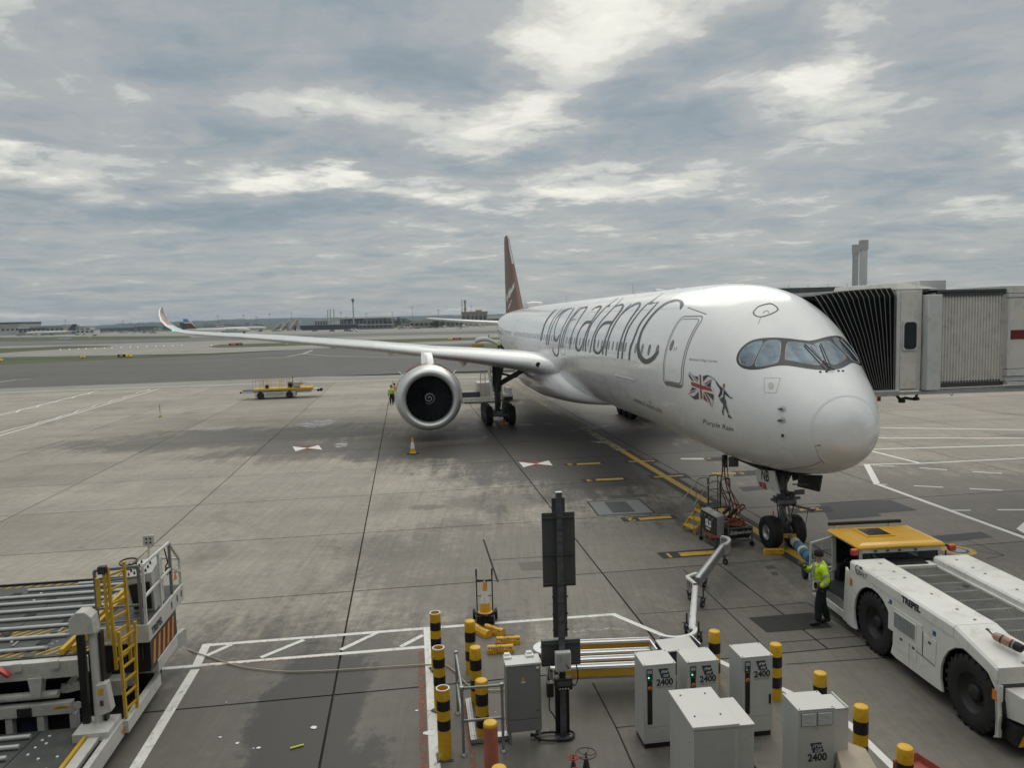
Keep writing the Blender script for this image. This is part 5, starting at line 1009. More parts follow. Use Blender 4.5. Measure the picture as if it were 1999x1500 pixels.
YS = M('sign_yellow', (.75, .50, .05), .5, emit=.25); RS = M('sign_red', (.40, .03, .02), .5, emit=.1)
sign('yellow airfield sign cut by the left edge of the view', [(-14, 5, YS, ('A', BLKP))], 700.5, 706)
sign('small single yellow airfield sign on the grass left of the wing', [(158, 166, YS, ('73', BLKP))], 694.5, 699.5)
sign('black and yellow airfield sign on the grass, longest of the left ones', [(230, 245, BLKP, ('B 73', YS)), (246, 257.5, YS, ('A>', BLKP))], 692, 697.5)
sign('red and black airfield sign on the grass beyond the wing tip', [(447, 464, RS, ('27L-09R', PRINTW)), (464.5, 473, BLKP, ('N11', PRINTW))], 670, 674.5)
sign('yellow and red airfield sign beyond the engine', [(876, 883, YS, ('A', BLKP)), (884, 900, RS, ('27L-09R', PRINTW))], 659.5, 663.5)
sign('wide plain yellow board on the grass beside the fuselage', [(921, 945, M('board_ochre', (.50, .30, .03), .6), None)], 672, 677.5)
sign('long low white marker box on the far grass', [(115, 139, BWH, None)], 660, 663.2, 'white marker boxes'); sign('small white marker box on the far grass', [(174, 179, BWH, None)], 658.5, 661, 'white marker boxes'); sign('small white cabin with a red door on the far grass near the tailplane', [(892, 899, BWH, None), (899.5, 901, RS, None)], 638.5, 643, 'white marker boxes')
lamp0 = None
for i in range(15):
    u = 118 + i * 16.8 + (i % 3); v = 684.5 - (u - 118) * .0335; p = G(u, v)
    if lamp0 is None:
        lamp0 = thing('taxiway_light', 'first from the left in the row of glowing lights along the pale taxiway', 'taxiway light', p, 0, 'row of glowing taxiway lights'); mb = MB(); mb.lathe([(.12, 0), (.12, .2), (.06, .3)], 8); mb.build('lamp_base', YEL, lamp0); mb = MB(); mb.lathe([(.0, .25), (.14, .3), (.14, .42), (0, .5)], 8); mb.build('lamp_glow', M('lit_lamp', (1, .85, .6), .4, emit=1.2), lamp0)
    else: dup(lamp0, p, label=ORD[i] + ' from the left in the row of glowing lights along the pale taxiway')
dup(lamp0, G(413, 676.5), label='lone amber light at the tip of the grass island beyond the winglet')
# winter trees on the far side
BARK = M('winter_twigs', (.07, .06, .05), .9, var=.3, scale=.3); EVG = M('far_evergreen', (.035, .05, .03), .9, var=.4, scale=.3)
def far_tree(u, vb, vt, wpx, mat, label):
    c = G(u, vb); s = c.y / F_PX; h = (vb - vt) * s; w = wpx * s / 2; t = thing('tree', label, 'tree', c, 0, 'bare winter trees across the airfield'); mb = MB(); mb.tube([(0, 0, 0), (0, 0, h * .6)], [.4, .2], 6)
    for k in range(7): a = random.uniform(0, 6.28); mb.tube([(0, 0, h * random.uniform(.2, .4)), (w * .6 * math.cos(a), w * .6 * math.sin(a), h * random.uniform(.6, .9))], [.2, .06], 4)
    mb.build('trunk', BARK, t); mb = MB()
    for k in range(260):
        a = random.uniform(0, 6.28); rr_ = random.random() ** .5; z = random.uniform(.22, 1) * h; rad = w * rr_ * math.sqrt(max(.05, 1 - ((z / h - .5) / .56) ** 2)); q = Vector((rad * math.cos(a), rad * math.sin(a), z)); l = random.uniform(.5, 1.1)
        e1 = Vector((random.gauss(0, 1), random.gauss(0, 1), random.gauss(0, 1))).normalized() * l; e2 = e1.cross(Vector((random.gauss(0, 1), random.gauss(0, 1), random.gauss(0, 1)))).normalized() * l * .6; mb.add([q, q + e1, q + e2], [(0, 1, 2)])
    mb.build('crown', mat, t, smooth=False, normals=False)
for i in range(22):
    u = 752 + i * 5.2 + random.uniform(-2, 2); far_tree(u, 640.5, random.uniform(618.5, 627) if u < 800 else random.uniform(624, 629), random.uniform(9, 15), BARK, ORD[i] + ' bare brown tree from the left in the line beside the rounded hall')
for i in range(18): far_tree(272 + i * 14 + random.uniform(-3, 3), 645.5, random.uniform(631, 636), random.uniform(14, 22), EVG if i % 3 else BARK, ORD[i] + ' dark tree from the left in the line behind the parked airliners')
for i in range(8): far_tree(840 + i * 9, 637, random.uniform(621, 628), 12, EVG, ORD[i] + ' dark tree from the left in the line behind the tailplane')

# thin winter haze over the airfield
mb = MB(); mb.box(-8800, 11800, -250, 7600, -1.1, 78); hz = mb.build('haze', M('haze_air'), smooth=False, normals=True); hz['kind'] = 'stuff'
hm = MT['haze_air'].node_tree
for n in list(hm.nodes): hm.nodes.remove(n)
pv = nd(hm, 'ShaderNodeVolumePrincipled'); pv.inputs['Color'].default_value = (.62, .78, .95, 1); pv.inputs['Density'].default_value = 9e-5; pv.inputs['Anisotropy'].default_value = .3
ho = nd(hm, 'ShaderNodeOutputMaterial'); hm.links.new(pv.outputs[0], ho.inputs['Volume'])

# ================================================================== STAND EQUIPMENT
def zat(P, u, v): d = ray(u, v); return CAM_H + d.z * P.y / d.y
def LT(t): 
    """inverse of a thing's placement, for turning sight points into its own axes"""
    return (Matrix.Translation(t.location) @ Matrix.Rotation(t.rotation_euler.z, 4, 'Z')).inverted()
def PT(t, u, v, axis, k):
    m = LT(t); c = m @ CAM; d = m.to_3x3() @ ray(u, v); return c + d * ((k - c[axis]) / d[axis])
def topbox(tl, tr, bk, zt, zb):
    a, b, c = G(*tl, zt), G(*tr, zt), G(*bk, zt); d = c + (b - a); dn = Vector((0, 0, zb - zt)); return [p + dn for p in (a, b, d, c)] + [a, b, d, c]

# ---- bollards
def bollard(u, v, h, label, hollow=False, r=.118, mats=None, group='yellow and black bollards', base=True):
    P = G(u, v); t = thing('bollard', label, 'bollard', P, random.uniform(0, 6), group)
    if hollow: segs = [(0, h - .92, BOLY), (h - .92, h - .56, BOLY), (h - .56, h - .39, BLKP), (h - .39, h - .21 - .16 * 0, BOLY)]; segs = [(0, h - .74, BOLY), (h - .74, h - .56, BLKP), (h - .56, h - .38, BOLY), (h - .38, h - .20, BLKP), (h - .20, h, BOLY)]
    else: segs = [(0, h - .88, BOLY), (h - .88, h - .66, BLKP), (h - .66, h - .46, BOLY), (h - .46, h - .24, BLKP), (h - .24, h, BOLY)]
    if mats: segs = [(a, b, mats[0]) for a, b, _ in segs[:1]] + [(segs[0][1], h - .06, mats[0]), (h - .06, h, mats[1])]; segs = segs[1:]; segs = [(0, segs[0][1], mats[0])] + segs[1:]
    for i, (a, b, m_) in enumerate(segs):
        mb = MB(); rr_ = r + (.0015 if m_ is BLKP else 0)
        if i == len(segs) - 1 and not hollow: mb.lathe([(rr_, a), (rr_, b - .03), (rr_ - .012, b - .008), (rr_ * .6, b + .006), (0, b + .01)], 32)
        elif i == len(segs) - 1: mb.lathe([(rr_, a), (rr_, b), (r - .014, b), (r - .014, a - .5), (0, a - .5)], 32, caps=False)
        else: mb.lathe([(rr_, a), (rr_, b)], 32, caps=False)
        mb.build('band', m_, t)
    if hollow:
        mb = MB(); mb.lathe([(r + .002, h - .012), (r + .003, h + .004), (r - .018, h + .004), (r - .018, h - .012)], 32, closed=True); mb.build('rim', PRINTW, t)
        mb = MB(); mb.box(-.15, .15, -.15, .15, 0, .012); bp = mb.build('base_plate', DKG, t)
        for a in (45, 135, 225, 315): mb = MB(); mb.cyl((.16 * math.cos(R(a)), .16 * math.sin(R(a)), .012), .014, .03, 6); mb.build('anchor_bolt', GALV, bp)
    return t
bollard(853, 1308, 1.30, 'farthest of three hollow topped yellow bollards on the white line', True)
bollard(860, 1388, 1.29, 'middle of three hollow topped yellow bollards on the white line', True)
bollard(869, 1480, 1.28, 'nearest of three hollow topped yellow bollards, with a bent black band', True)
bollard(920, 1312, 1.16, 'yellow bollard with peeling paint on its top next to the stacked cones')
bollard(931, 1374, 1.18, 'yellow and black bollard behind the grey pipe handrail')
bollard(943, 1444, 1.14, 'yellow and black bollard standing inside the grey pipe handrail')
bollard(1395, 1338, 1.17, 'yellow and black bollard behind the pair of white power cabinets')
bollard(1514, 1365, 1.14, 'yellow and black bollard right of the third white power cabinet')
p_ = G(1600, 1312, 1.12); bollard(1600, 1428, 1.12, 'yellow and black bollard behind the louvred power cabinet')
bollard(1679, 1506, 1.14, 'yellow and black bollard on the white line left of the red tray')
P = G(1767, 1458, 1.12); t_ = bollard(1767, 1458, 1.12, 'yellow bollard with a scuffed top half hidden by the red tray'); t_.location = (P.x, P.y, 0)
P = G(957, 1410, 1.16); t_ = bollard(957, 1410, 1.16, 'faded red bollard with a yellow top in front of the handrail', mats=(RUST, BOLY), group=None); t_.location = (P.x, P.y, 0)
P = G(974, 1499, 1.12); t_ = bollard(974, 1499, 1.12, 'yellow bollard top cut by the bottom edge beside the faded red one', mats=(RUST, BOLY)); t_.location = (P.x, P.y, 0)

# ---- pipe handrail
H0, H1, H2 = G(894, 1395), G(905.6, 1476.6), G(983, 1469); t = thing('pipe_handrail', 'grey galvanised pipe handrail around a bollard and a cable tray', 'handrail', H1)
def TM(t): m_ = MB(); m_.m = Matrix.Translation(-Vector(t.location)); return m_
z_ = Vector((0, 0, 1))
for q_ in (H0, H1, H2): mb = TM(t); mb.tube([q_, q_ + z_ * 1.24], .026, 12); mb.lathe([(.065, 0), (.06, .02), (.03, .05)], 16, 'z', tuple(q_)); mb.build('post', GALV, t)
mb = TM(t); mb.tube([H0 + z_ * 1.22, H1 + z_ * 1.24, H2 + z_ * 1.24], .026, 12); mb.build('top_rail', GALV, t)
mb = TM(t); mb.tube([H0 + z_ * .62, H1 + z_ * .64, H2 + z_ * .64], .026, 12); mb.build('middle_rail', GALV, t)
for q_ in (H0, H1, H2):
    for zz_ in (1.235, .63): mb = TM(t); mb.lathe([(.034, -.04), (.036, 0), (.034, .04)], 12, 'z', tuple(q_ + z_ * zz_)); mb.build('pipe_clamp', GALV, t)
# ---- perforated cable tray on the ground
t = thing('cable_tray', 'perforated galvanised cable tray bending round the foot of the handrail', 'cable tray', G(930, 1440)); TR = M('perforated_steel', (.42, .43, .43), .4, .7, var=.1, dirt=.3, scale=6)
def traypiece(px, h=.10):
    P = [G(*p) for p in px]; mb = TM(t); mb.hexa([p + z_ * .02 for p in P] + [p + z_ * h for p in P]); o = mb.build('tray_section', TR, t, smooth=False)
    a, b, c, d = P; n1 = int((d - a).length / .045); n2 = max(2, int((b - a).length / .035)); mb = TM(t)
    for i in range(n1):
        for j in range(n2):
            p = a + (d - a) * ((i + .5) / n1) + (b - a) * ((j + .5) / n2); mb.cbox((p.x, p.y, h + .001), (.012, .018, .002))
    k = mb.build('tray_perforation', BLKP, o, smooth=False, normals=False); k['kind'] = 'stuff'
traypiece([(919, 1452), (930, 1452), (920, 1372), (909, 1374)]); traypiece([(919, 1456), (998, 1447), (996, 1437), (921, 1446)])
# ---- grey cabinet
t = thing('control_cabinet', 'tall plain grey control cabinet on legs beside the sign post', 'cabinet', (-.23, 12.97, 0), R(8.5)); CG = M('cabinet_grey', (.20, .215, .21), .45, var=.04, dirt=.1)
mb = MB(); mb.box(0, .62, 0, .33, .22, 1.46); mb.build('cabinet_body', CG, t, bevel=.006); mb = MB(); mb.box(-.02, .64, -.02, .35, 1.462, 1.50); mb.build('cabinet_top', LGREY, t, bevel=.004)
mb = MB(); mb.box(.02, .60, -.012, -.002, .46, 1.44); d_ = mb.build('cabinet_door', CG, t, bevel=.003); mb = MB(); mb.box(.0, .62, -.008, -.002, .22, .43); mb.build('plinth_panel', CG, t, bevel=.003)
for x in (.02, .56): 
    for y in (0, .28): mb = MB(); mb.box(x, x + .04, y, y + .05, 0, .22); mb.build('leg', CG, t)
for zz_ in (.60, 1.36): mb = MB(); mb.lathe([(.012, 0), (.012, -.012), (0, -.015)], 10, 'y', (.555, -.012, zz_)); mb.build('lock', BLKP, d_)
mb = MB(); mb.add([(.26, -.0145, 1.18), (.33, -.0145, 1.18), (.295, -.0145, 1.26)], [(0, 1, 2)]); mb.build('warning_sticker', YEL, d_, smooth=False); mb = MB(); mb.add([(.255, -.0145, 1.14), (.335, -.0145, 1.14), (.335, -.0145, 1.168), (.255, -.0145, 1.168)], [(0, 1, 2, 3)]); mb.build('label_sticker', PRINTW, d_)
mb = MB(); mb.box(.54, .59, -.0145, -.0125, 1.38, 1.43); mb.build('label_sticker', PRINTW, d_)
for x in (-.01, .40): mb = MB(); mb.box(x, x + .14, .22, .36, 1.502, 1.53); mb.box(x + .02, x + .12, .30, .38, 1.53, 1.56); mb.build('lifting_bracket', PRINTW, t, smooth=False)
# ---- sign post seen from behind
t = thing('sign_post', 'tall dark steel post with the backs of tall narrow stand sign boards and a monitor', 'sign post', (.78, 13.17, 0), R(6)); SPG = M('sign_steel_spangled', (.13, .145, .155), .4, .6, var=.35, scale=14, dirt=.2)
mb = MB(); mb.box(-.14, .14, -.14, .14, 0, .03); bp = mb.build('base_plate', DKG, t, bevel=.004)
for a in (-1, 1):
    for b in (-1, 1): mb = MB(); mb.cyl((a * .11, b * .11, .03), .014, .05, 6); mb.build('anchor_bolt', GALV, bp)
mb = MB(); mb.box(-.055, .055, -.035, -.028, .04, 4.58); mb.box(-.055, .055, .028, .035, .04, 4.58); mb.box(-.055, -.048, -.028, .028, .04, 4.58); mb.box(.048, .055, -.028, .028, .04, 4.58); mb.build('post', SPG, t)
mb = MB(); mb.box(-.056, .056, -.036, .036, 4.581, 4.59); mb.build('post_cap', PRINTW, t)
mb = MB(); mb.box(-.30, .30, .09, .12, 2.82, 4.19); mb.build('sign_board', SIGNB, t, bevel=.004)
for zz_ in (4.10, 3.42, 2.88): mb = MB(); mb.box(-.285, .285, .055, .088, zz_ - .015, zz_ + .015); mb.build('mounting_channel', DKG, t, bevel=.003); 
for zz_ in (4.12, 3.9, 3.42, 2.88, 2.55, 2.2, 1.9): mb = MB(); mb.box(-.060, .060, -.041, -.0365, zz_ - .02, zz_ + .02); mb.build('strap', DKG, t)
mb = MB(); mb.box(-.115, .125, .09, .12, 4.195, 4.46); mb.build('sign_board', SIGNB, t, bevel=.003)
mb = MB(); mb.box(-.13, .13, .09, .13, 1.86, 2.815); mb.build('sign_board', SIGNB, t, bevel=.003)
for s in (-1, 1):
    for zz_ in (2.62, 2.3, 2.0): mb = MB(); mb.box(s * .125 - .02, s * .125 + .02, .06, .088, zz_, zz_ + .03); mb.build('bracket', DKG, t)
mb = MB(); mb.box(-.36, .36, .07, .16, 1.33, 1.82); mb.build('monitor_housing', SIGNB, t, bevel=.012)
for zz_ in (1.38, 1.76): mb = MB(); mb.box(-.34, .34, .045, .068, zz_ - .02, zz_ + .02); mb.build('mounting_channel', DKG, t, bevel=.003)
mb = MB(); mb.box(-.14, .14, -.16, -.045, 1.33, 1.68); f_ = mb.build('junction_box', LGREY, t, bevel=.006); mb = MB(); mb.box(-.115, .115, -.168, -.161, 1.355, 1.655); mb.build('box_lid', GREY, f_, bevel=.003)
mb = MB(); mb.box(-.05, -.045, -.1705, -.169, 1.50, 1.64); mb.box(.04, .055, -.1705, -.169, 1.44, 1.47); mb.box(.055, .075, -.1705, -.169, 1.41, 1.44); mb.box(.075, .10, -.1705, -.169, 1.38, 1.41); mb.build('lid_print', PRINTD, f_, smooth=False)
mb = MB(); mb.box(-.16, .16, -.16, -.04, .98, 1.19); f_ = mb.build('switch_box', BLKP, t, bevel=.008); mb = MB(); mb.box(-.12, .14, -.168, -.161, 1.06, 1.15); mb.build('switch_face', DKG, f_)
for x in (-.08, -.03, .02, .07): mb = MB(); mb.box(x, x + .02, -.172, -.169, 1.0, 1.02); mb.build('indicator', PRINTW, f_)
mb = MB(); mb.box(-.30, -.18, -.12, .02, .84, 1.10); mb.build('relay_box', BLKP, t, bevel=.006)
mb = MB(); mb.box(-.13, .13, .04, .12, .05, .97); mb.build('cable_trunking', BLKP, t, bevel=.01)
for k, pts in enumerate([[(-.22, .1, 1.33), (-.24, .05, 1.1), (-.15, -.05, 1.05), (-.1, -.1, 1.19)], [(.28, .1, 1.33), (.30, .05, 1.1), (.22, -.05, 1.0), (.15, -.1, 1.08)], [(-.05, -.05, 1.33), (-.1, -.1, 1.26), (.02, -.12, 1.2)], [(-.25, -.06, .84), (-.26, -.06, .6), (-.18, -.02, .45), (-.12, .02, .3)], [(.05, .1, .1), (.2, .0, .05), (.05, -.15, .04), (-.4, -.1, .04), (-.6, .0, .12)], [(-.6, .05, .05), (-.3, .12, .05), (-.1, .1, .05)]]):
    mb = MB(); mb.tube(catmull(pts, 5), .012 if k < 4 else .022, 6); mb.build('cable', BLK, t)
# ---- white power cabinets
CAB = M('power_cabinet_white', (.47, .48, .47), .38, var=.04, dirt=.28, dcol=(.35, .33, .3)); CABT = M('cabinet_top_white', (.55, .55, .535), .4, var=.03, dirt=.2, dcol=(.45, .43, .4))
GLED = M('green_led', (.1, .9, .3), .4, emit=2)
def power_cab(P, h, label, led=True, label_text=True, rz=7.5, handle=True):
    t = thing('power_cabinet', label, 'cabinet', (P[0], P[1], 0), R(rz), 'white 2400 power cabinets'); w, d = .59, .53
    mb = MB(); mb.box(.02, w - .02, .02, d, 0, .10); mb.build('plinth', BLKP, t); mb = MB(); mb.box(0, w, 0, d, .10, h); mb.build('cabinet_body', CAB, t, bevel=.004)
    mb = MB(); mb.box(-.006, w + .006, -.01, d + .006, h + .002, h + .022); tp = mb.build('cabinet_top', CABT, t, bevel=.003)
    for x in (.03, w - .03):
        for y in (.02, d - .03): mb = MB(); mb.lathe([(.011, 0), (.009, .008), (0, .01)], 10, 'z', (x, y, h + .022)); mb.build('bolt', DKG, tp)
    mb = MB(); mb.box(.006, w - .006, -.01, -.001, .40, h - .01); dr = mb.build('cabinet_door', CAB, t, bevel=.003); mb = MB(); mb.box(.006, w - .006, -.008, -.001, .105, .39); mb.build('lower_panel', CAB, t, bevel=.003)
    if led is None: return t
    mb = MB(); mb.box(.055, .165, -.022, -.011, h - .26, h - .05); cp = mb.build('control_panel', DKG, t, bevel=.004); mb = MB(); mb.box(.068, .15, -.025, -.0225, h - .13, h - .075); mb.build('display', GREY, cp)
    for x, z, m_ in ((.085, h - .165, M('blue_button', (.15, .3, .5), .4)), (.125, h - .165, BLKP), (.09, h - .205, GLED if led else PRINTW)): mb = MB(); mb.lathe([(.014, 0), (.012, -.008), (0, -.009)], 12, 'y', (x, -.0225, z)); mb.build('button', m_, cp)
    mb = MB(); mb.box(.065, .155, -.016, -.011, .46, h - .27); mb.build('black_strip', BLKP, t)
    mb = MB(); mb.lathe([(.036, 0), (.036, -.003), (0, -.004)], 16, 'y', (.11, -.0165, h - .40)); e_ = mb.build('stop_ring', YEL, t); mb = MB(); mb.lathe([(.02, 0), (.022, -.012), (.018, -.02), (0, -.022)], 14, 'y', (.11, -.0205, h - .40)); mb.build('stop_button', REDP, e_)
    if handle: mb = MB(); mb.box(w - .075, w - .035, -.026, -.011, h - .88, h - .70); mb.build('door_handle', BLKP, t, bevel=.006)
    mb = MB(); mb.add([(.265, -.0125, h - .06), (.44, -.0125, h - .06), (.49, -.0125, h - .24), (.325, -.0125, h - .24)], [(0, 1, 2, 3)]); lg = mb.build('logo_plate', M('logo_dark', (.03, .04, .055), .4), t, smooth=False)
    put_text('logo_lettering', 'ITW', .062, PRINTW, lg, (.375, -.0135, h - .125), (1, 0, 0), (0, 0, 1), shear=.35, bold=.002); put_text('logo_lettering', 'GSE', .055, PRINTW, lg, (.40, -.0135, h - .195), (1, 0, 0), (0, 0, 1), shear=.35, bold=.001)
    put_text('model_number', '2400', .165, PRINTD, t, (.385, -.0135, h - .315), (1, 0, 0), (0, 0, 1), bold=.006, sx=.92); put_text('small_lettering', 'REMOTE CHARGER', .032, PRINTD, t, (.385, -.0135, h - .40), (1, 0, 0), (0, 0, 1))
    mb = MB(); mb.box(w - .085, w - .03, -.0135, -.0105, h - .045, h - .02); mb.build('maker_label', LGREY, t)
    return t
power_cab((2.18, 12.71), 1.53, 'leftmost white 2400 power cabinet with a lit green lamp')
power_cab((3.0, 12.93), 1.46, 'white 2400 power cabinet with a lit green lamp, half hidden by the plain cabinet')
power_cab((3.99, 12.98), 1.50, 'white 2400 power cabinet without a green lamp, standing apart on the right', led=False)
# louvred cabinet at the bottom
t = power_cab((4.31, 11.15), 1.5, 'white power cabinet with two louvred vents near the bottom edge', led=None, rz=5.5); w = .59; h = 1.5
for i, (x0, x1) in enumerate(((.04, .285), (.305, .55))):
    mb = MB(); mb.box(x0, x1, -.016, -.011, h - .25, h - .03); vf = mb.build('vent_frame', CG, t, bevel=.003)
    for k in range(10): z = h - .235 + k * .02; mb = MB(); mb.hexa([(x0 + .012, -.017, z), (x1 - .012, -.017, z), (x1 - .012, -.0165, z + .004), (x0 + .012, -.0165, z + .004), (x0 + .012, -.028, z + .004), (x1 - .012, -.028, z + .004), (x1 - .012, -.0165, z + .015), (x0 + .012, -.0165, z + .015)]); mb.build('louvre_slat', CAB, vf, smooth=False)
mb = MB(); mb.box(.25, .33, -.014, -.011, h - .32, h - .265); mb.build('maker_label', GREY, t)
mb = MB(); mb.add([(.19, -.0125, h - .53), (.37, -.0125, h - .52), (.42, -.0125, h - .68), (.24, -.0125, h - .69)], [(0, 1, 2, 3)]); lg = mb.build('logo_plate', MT['logo_dark'], t, smooth=False); put_text('logo_lettering', 'ITW', .08, PRINTW, lg, (.30, -.0135, h - .585), (1, 0, 0), (0, 0, 1), shear=.35); put_text('logo_lettering', 'GSE', .07, PRINTW, lg, (.32, -.0135, h - .65), (1, 0, 0), (0, 0, 1), shear=.35)
put_text('model_number', '2400', .17, PRINTD, t, (.31, -.0135, h - .77), (1, 0, 0), (0, 0, 1), bold=.006, sx=.92)
mb = MB(); mb.box(w + .01, w + .25, .03, .47, .55, h - .03); sb = mb.build('side_housing', CABT, t, bevel=.005); mb = MB(); mb.box(w + .21, w + .235, .0, .50, h - .028, h + .01); mb.box(w + .01, w + .21, .02, .47, h - .028, h - .015); mb.build('rain_lip', CABT, t, bevel=.003)
# big plain cabinet
t = thing('plain_cabinet', 'big plain pale grey cabinet at the bottom edge with a lower side box', 'cabinet', (2.56, 10.68, 0), R(6.5)); h = 1.5
mb = MB(); mb.box(.02, .71, .02, 1.13, 0, h); mb.build('cabinet_body', CAB, t, bevel=.005); mb = MB(); mb.box(0, .73, 0, 1.15, h + .002, h + .05); tp = mb.build('cabinet_top', CABT, t, bevel=.006)
for x, y in ((.14, .95), (.55, .95), (.14, .30), (.55, .30)): mb = MB(); mb.lathe([(.016, 0), (.013, .012), (0, .014)], 10, 'z', (x, y, h + .05)); mb.build('bolt', DKG, tp)
mb = MB(); mb.box(.035, .655, .008, .018, .1, h - .04); mb.build('cabinet_door', GREY, t, bevel=.004); mb = MB(); mb.box(.735, 1.0, .10, .90, 0, h - .06); mb.build('side_box', CAB, t, bevel=.005); mb = MB(); mb.box(.733, 1.01, .09, .91, h - .058, h - .03); mb.build('side_box_lid', CABT, t, bevel=.004)
for k in range(3): mb = MB(); mb.lathe([(.008, 0), (.008, -.006), (0, -.007)], 8, 'x', (.02, .2, .5 + k * .35)); mb.build('bolt', DKG, t)
# ---- brown tarpaulin roll and red tray
t = thing('tarpaulin_cover', 'beige tarpaulin draped over a box beside the louvred cabinet', 'tarpaulin', G(1665, 1500)); mb = TM(t)
zt = .78; pts = [(1628, 1452), (1648, 1446), (1690, 1462), (1712, 1500), (1728, 1545), (1660, 1560)]; top = [G(u, v, zt - .02 * (i % 2)) for i, (u, v) in enumerate(pts)]; cen = sum(top, Vector()) / 6 + Vector((0, 0, .05)); bot = [p + (p - cen) * .25 - z_ * (zt - .05) for p in top]; mid = [p * .5 + q_ * .5 + (p - cen) * (.12 if i % 2 else -.05) for i, (p, q_) in enumerate(zip(top, bot))]
mb.add(top + mid + bot + [cen], [(i, (i + 1) % 6, 18) for i in range(6)] + [(i, (i + 1) % 6, 6 + (i + 1) % 6, 6 + i) for i in range(6)] + [(6 + i, 6 + (i + 1) % 6, 12 + (i + 1) % 6, 12 + i) for i in range(6)]); o = mb.build('tarpaulin', BROWN, t, smooth=False, bevel=.02)
mb = TM(t); c_ = cen - z_ * .25; mb.cbox((c_.x, c_.y, .35), (.35, .3, .66)); mb.build('box_underneath', BLKP, t)
t = thing('red_tray', 'worn red metal tray with raised rims at the bottom right corner', 'tray', G(1800, 1500)); RT = M('worn_red_tray', (.30, .055, .04), .6, var=.25, dirt=.6, dcol=(.16, .12, .10), scale=5)
a, b, c, d = G(1743, 1484, .75), G(1788, 1468, .75), G(1900, 1540, .75), G(1840, 1575, .75); mb = TM(t); P = [a, b, c, d]; cc = sum(P, Vector()) / 4
inn = [p + (cc - p) * .16 - z_ * .10 for p in P]; low = [p - z_ * .22 for p in P]; mid = [p + (cc - p) * .05 + z_ * .0 for p in P]
mb.add(P + mid + inn + low, [(i, (i + 1) % 4, 4 + (i + 1) % 4, 4 + i) for i in range(4)] + [(4 + i, 4 + (i + 1) % 4, 8 + (i + 1) % 4, 8 + i) for i in range(4)] + [(8, 9, 10, 11)] + [(12 + i, 12 + (i + 1) % 4, (i + 1) % 4, i) for i in range(4)]); mb.build('tray_pan', RT, t, smooth=False, bevel=.006)
mb = TM(t)
for p in low: q_ = p + (cc - p) * .15; mb.bar((q_.x, q_.y, 0), (q_.x, q_.y, .6), .05)
mb.build('tray_legs', DKG, t)
# ---- valve handwheels
def valve(u, v, r_, h, mt, label):
    P = G(u, v, h); t = thing('valve', label, 'valve', (P.x, P.y, 0), 0, 'pipe valves at the bottom edge'); mb = MB(); mb.tube([(r_ * math.cos(R(a)), r_ * math.sin(R(a)), h) for a in range(0, 360, 15)], .011, 8, closed=True); hw = mb.build('handwheel', mt, t)
    for a in range(0, 360, 72): mb = MB(); mb.tube([(0, 0, h - .02), (r_ * .5 * math.cos(R(a)), r_ * .5 * math.sin(R(a)), h - .035), (r_ * math.cos(R(a)), r_ * math.sin(R(a)), h)], .008, 6); mb.build('spoke', mt, hw)
    mb = MB(); mb.tube([(0, 0, 0), (0, 0, h + .02)], .014, 8); mb.lathe([(.05, h - .3), (.06, h - .25), (.045, h - .16), (.03, h - .08)], 14); mb.build('stem', DKG, t)
    mb = MB(); mb.lathe([(.10, 0), (.12, .02), (.13, .1), (.09, .18), (.10, h - .32), (.06, h - .28)], 20); mb.build('valve_body', RT if r_ > .15 else DKG, t); return t
valve(1144, 1472, .17, .50, M('weathered_handwheel', (.10, .08, .07), .5, .4, dirt=.5, dcol=(.25, .07, .05)), 'large black spoked valve handwheel at the bottom edge')
valve(1119, 1480, .075, .52, REDP, 'small red valve handwheel left of the large black one')
valve(1124, 1504, .06, .42, REDP, 'small red valve wheel just cut by the bottom edge')
# ---- hose lying across the stand
hp = [(322, 1247), (350, 1262), (380, 1274), (420, 1287), (460, 1300), (500, 1307), (560, 1312), (640, 1310), (740, 1304), (850, 1298), (880, 1305), (905, 1330), (920, 1341), (960, 1349), (985, 1346)]
mb = MB(); mb.tube(catmull([(lambda p: (p.x, p.y, .03 if u > 345 else .6 - (u - 322) * .025))(G(u, v, .03 if u > 345 else .5)) for u, v in hp], 4), .014, 6); tag(mb.build('hose', M('beige_hose', (.42, .37, .28), .6, var=.1)), 'thin beige hose trailing from the loader across the white frame', 'hose')
# ---- cones
def cone(P, h, label, group='yellow and white cones', stack=0, mats=None, z0=0.0):
    t = thing('traffic_cone', label, 'traffic cone', (P.x, P.y, z0), random.uniform(0, 1), group); r0 = h * .19; cy = ORNG_Y
    mb = MB(); mb.box(-h * .26, h * .26, -h * .26, h * .26, 0, h * .05); mb.build('cone_base', BLK, t, bevel=.01)
    for a, b, m_ in ((.05, .34, cy), (.34, .72, PRINTW), (.72, 1.0, cy)):
        ra, rb = r0 * (1 - a * .82), r0 * (1 - b * .82); mb = MB(); mb.lathe([(ra * (1.25 if a < .1 else 1), a * h), (ra * .98, a * h + .02 * h), (rb, b * h)] + ([(rb * .6, b * h + .008)] if b == 1 else []), 20, caps=(b == 1)); mb.build('cone_band', m_, t)
    return t
ORNG_Y = M('cone_amber', (.72, .38, .03), .5, var=.1, dirt=.2)
cone(G(806, 886), .95, 'amber and white cone on the stained concrete below the engine')
c2 = cone(G(313, 815), .55, 'small amber cone with a thin rod far out on the left of the stand'); mb = MB(); mb.tube([(0, 0, .5), (0, 0, 1.1)], .03, 6); mb.build('rod', RUST, c2)
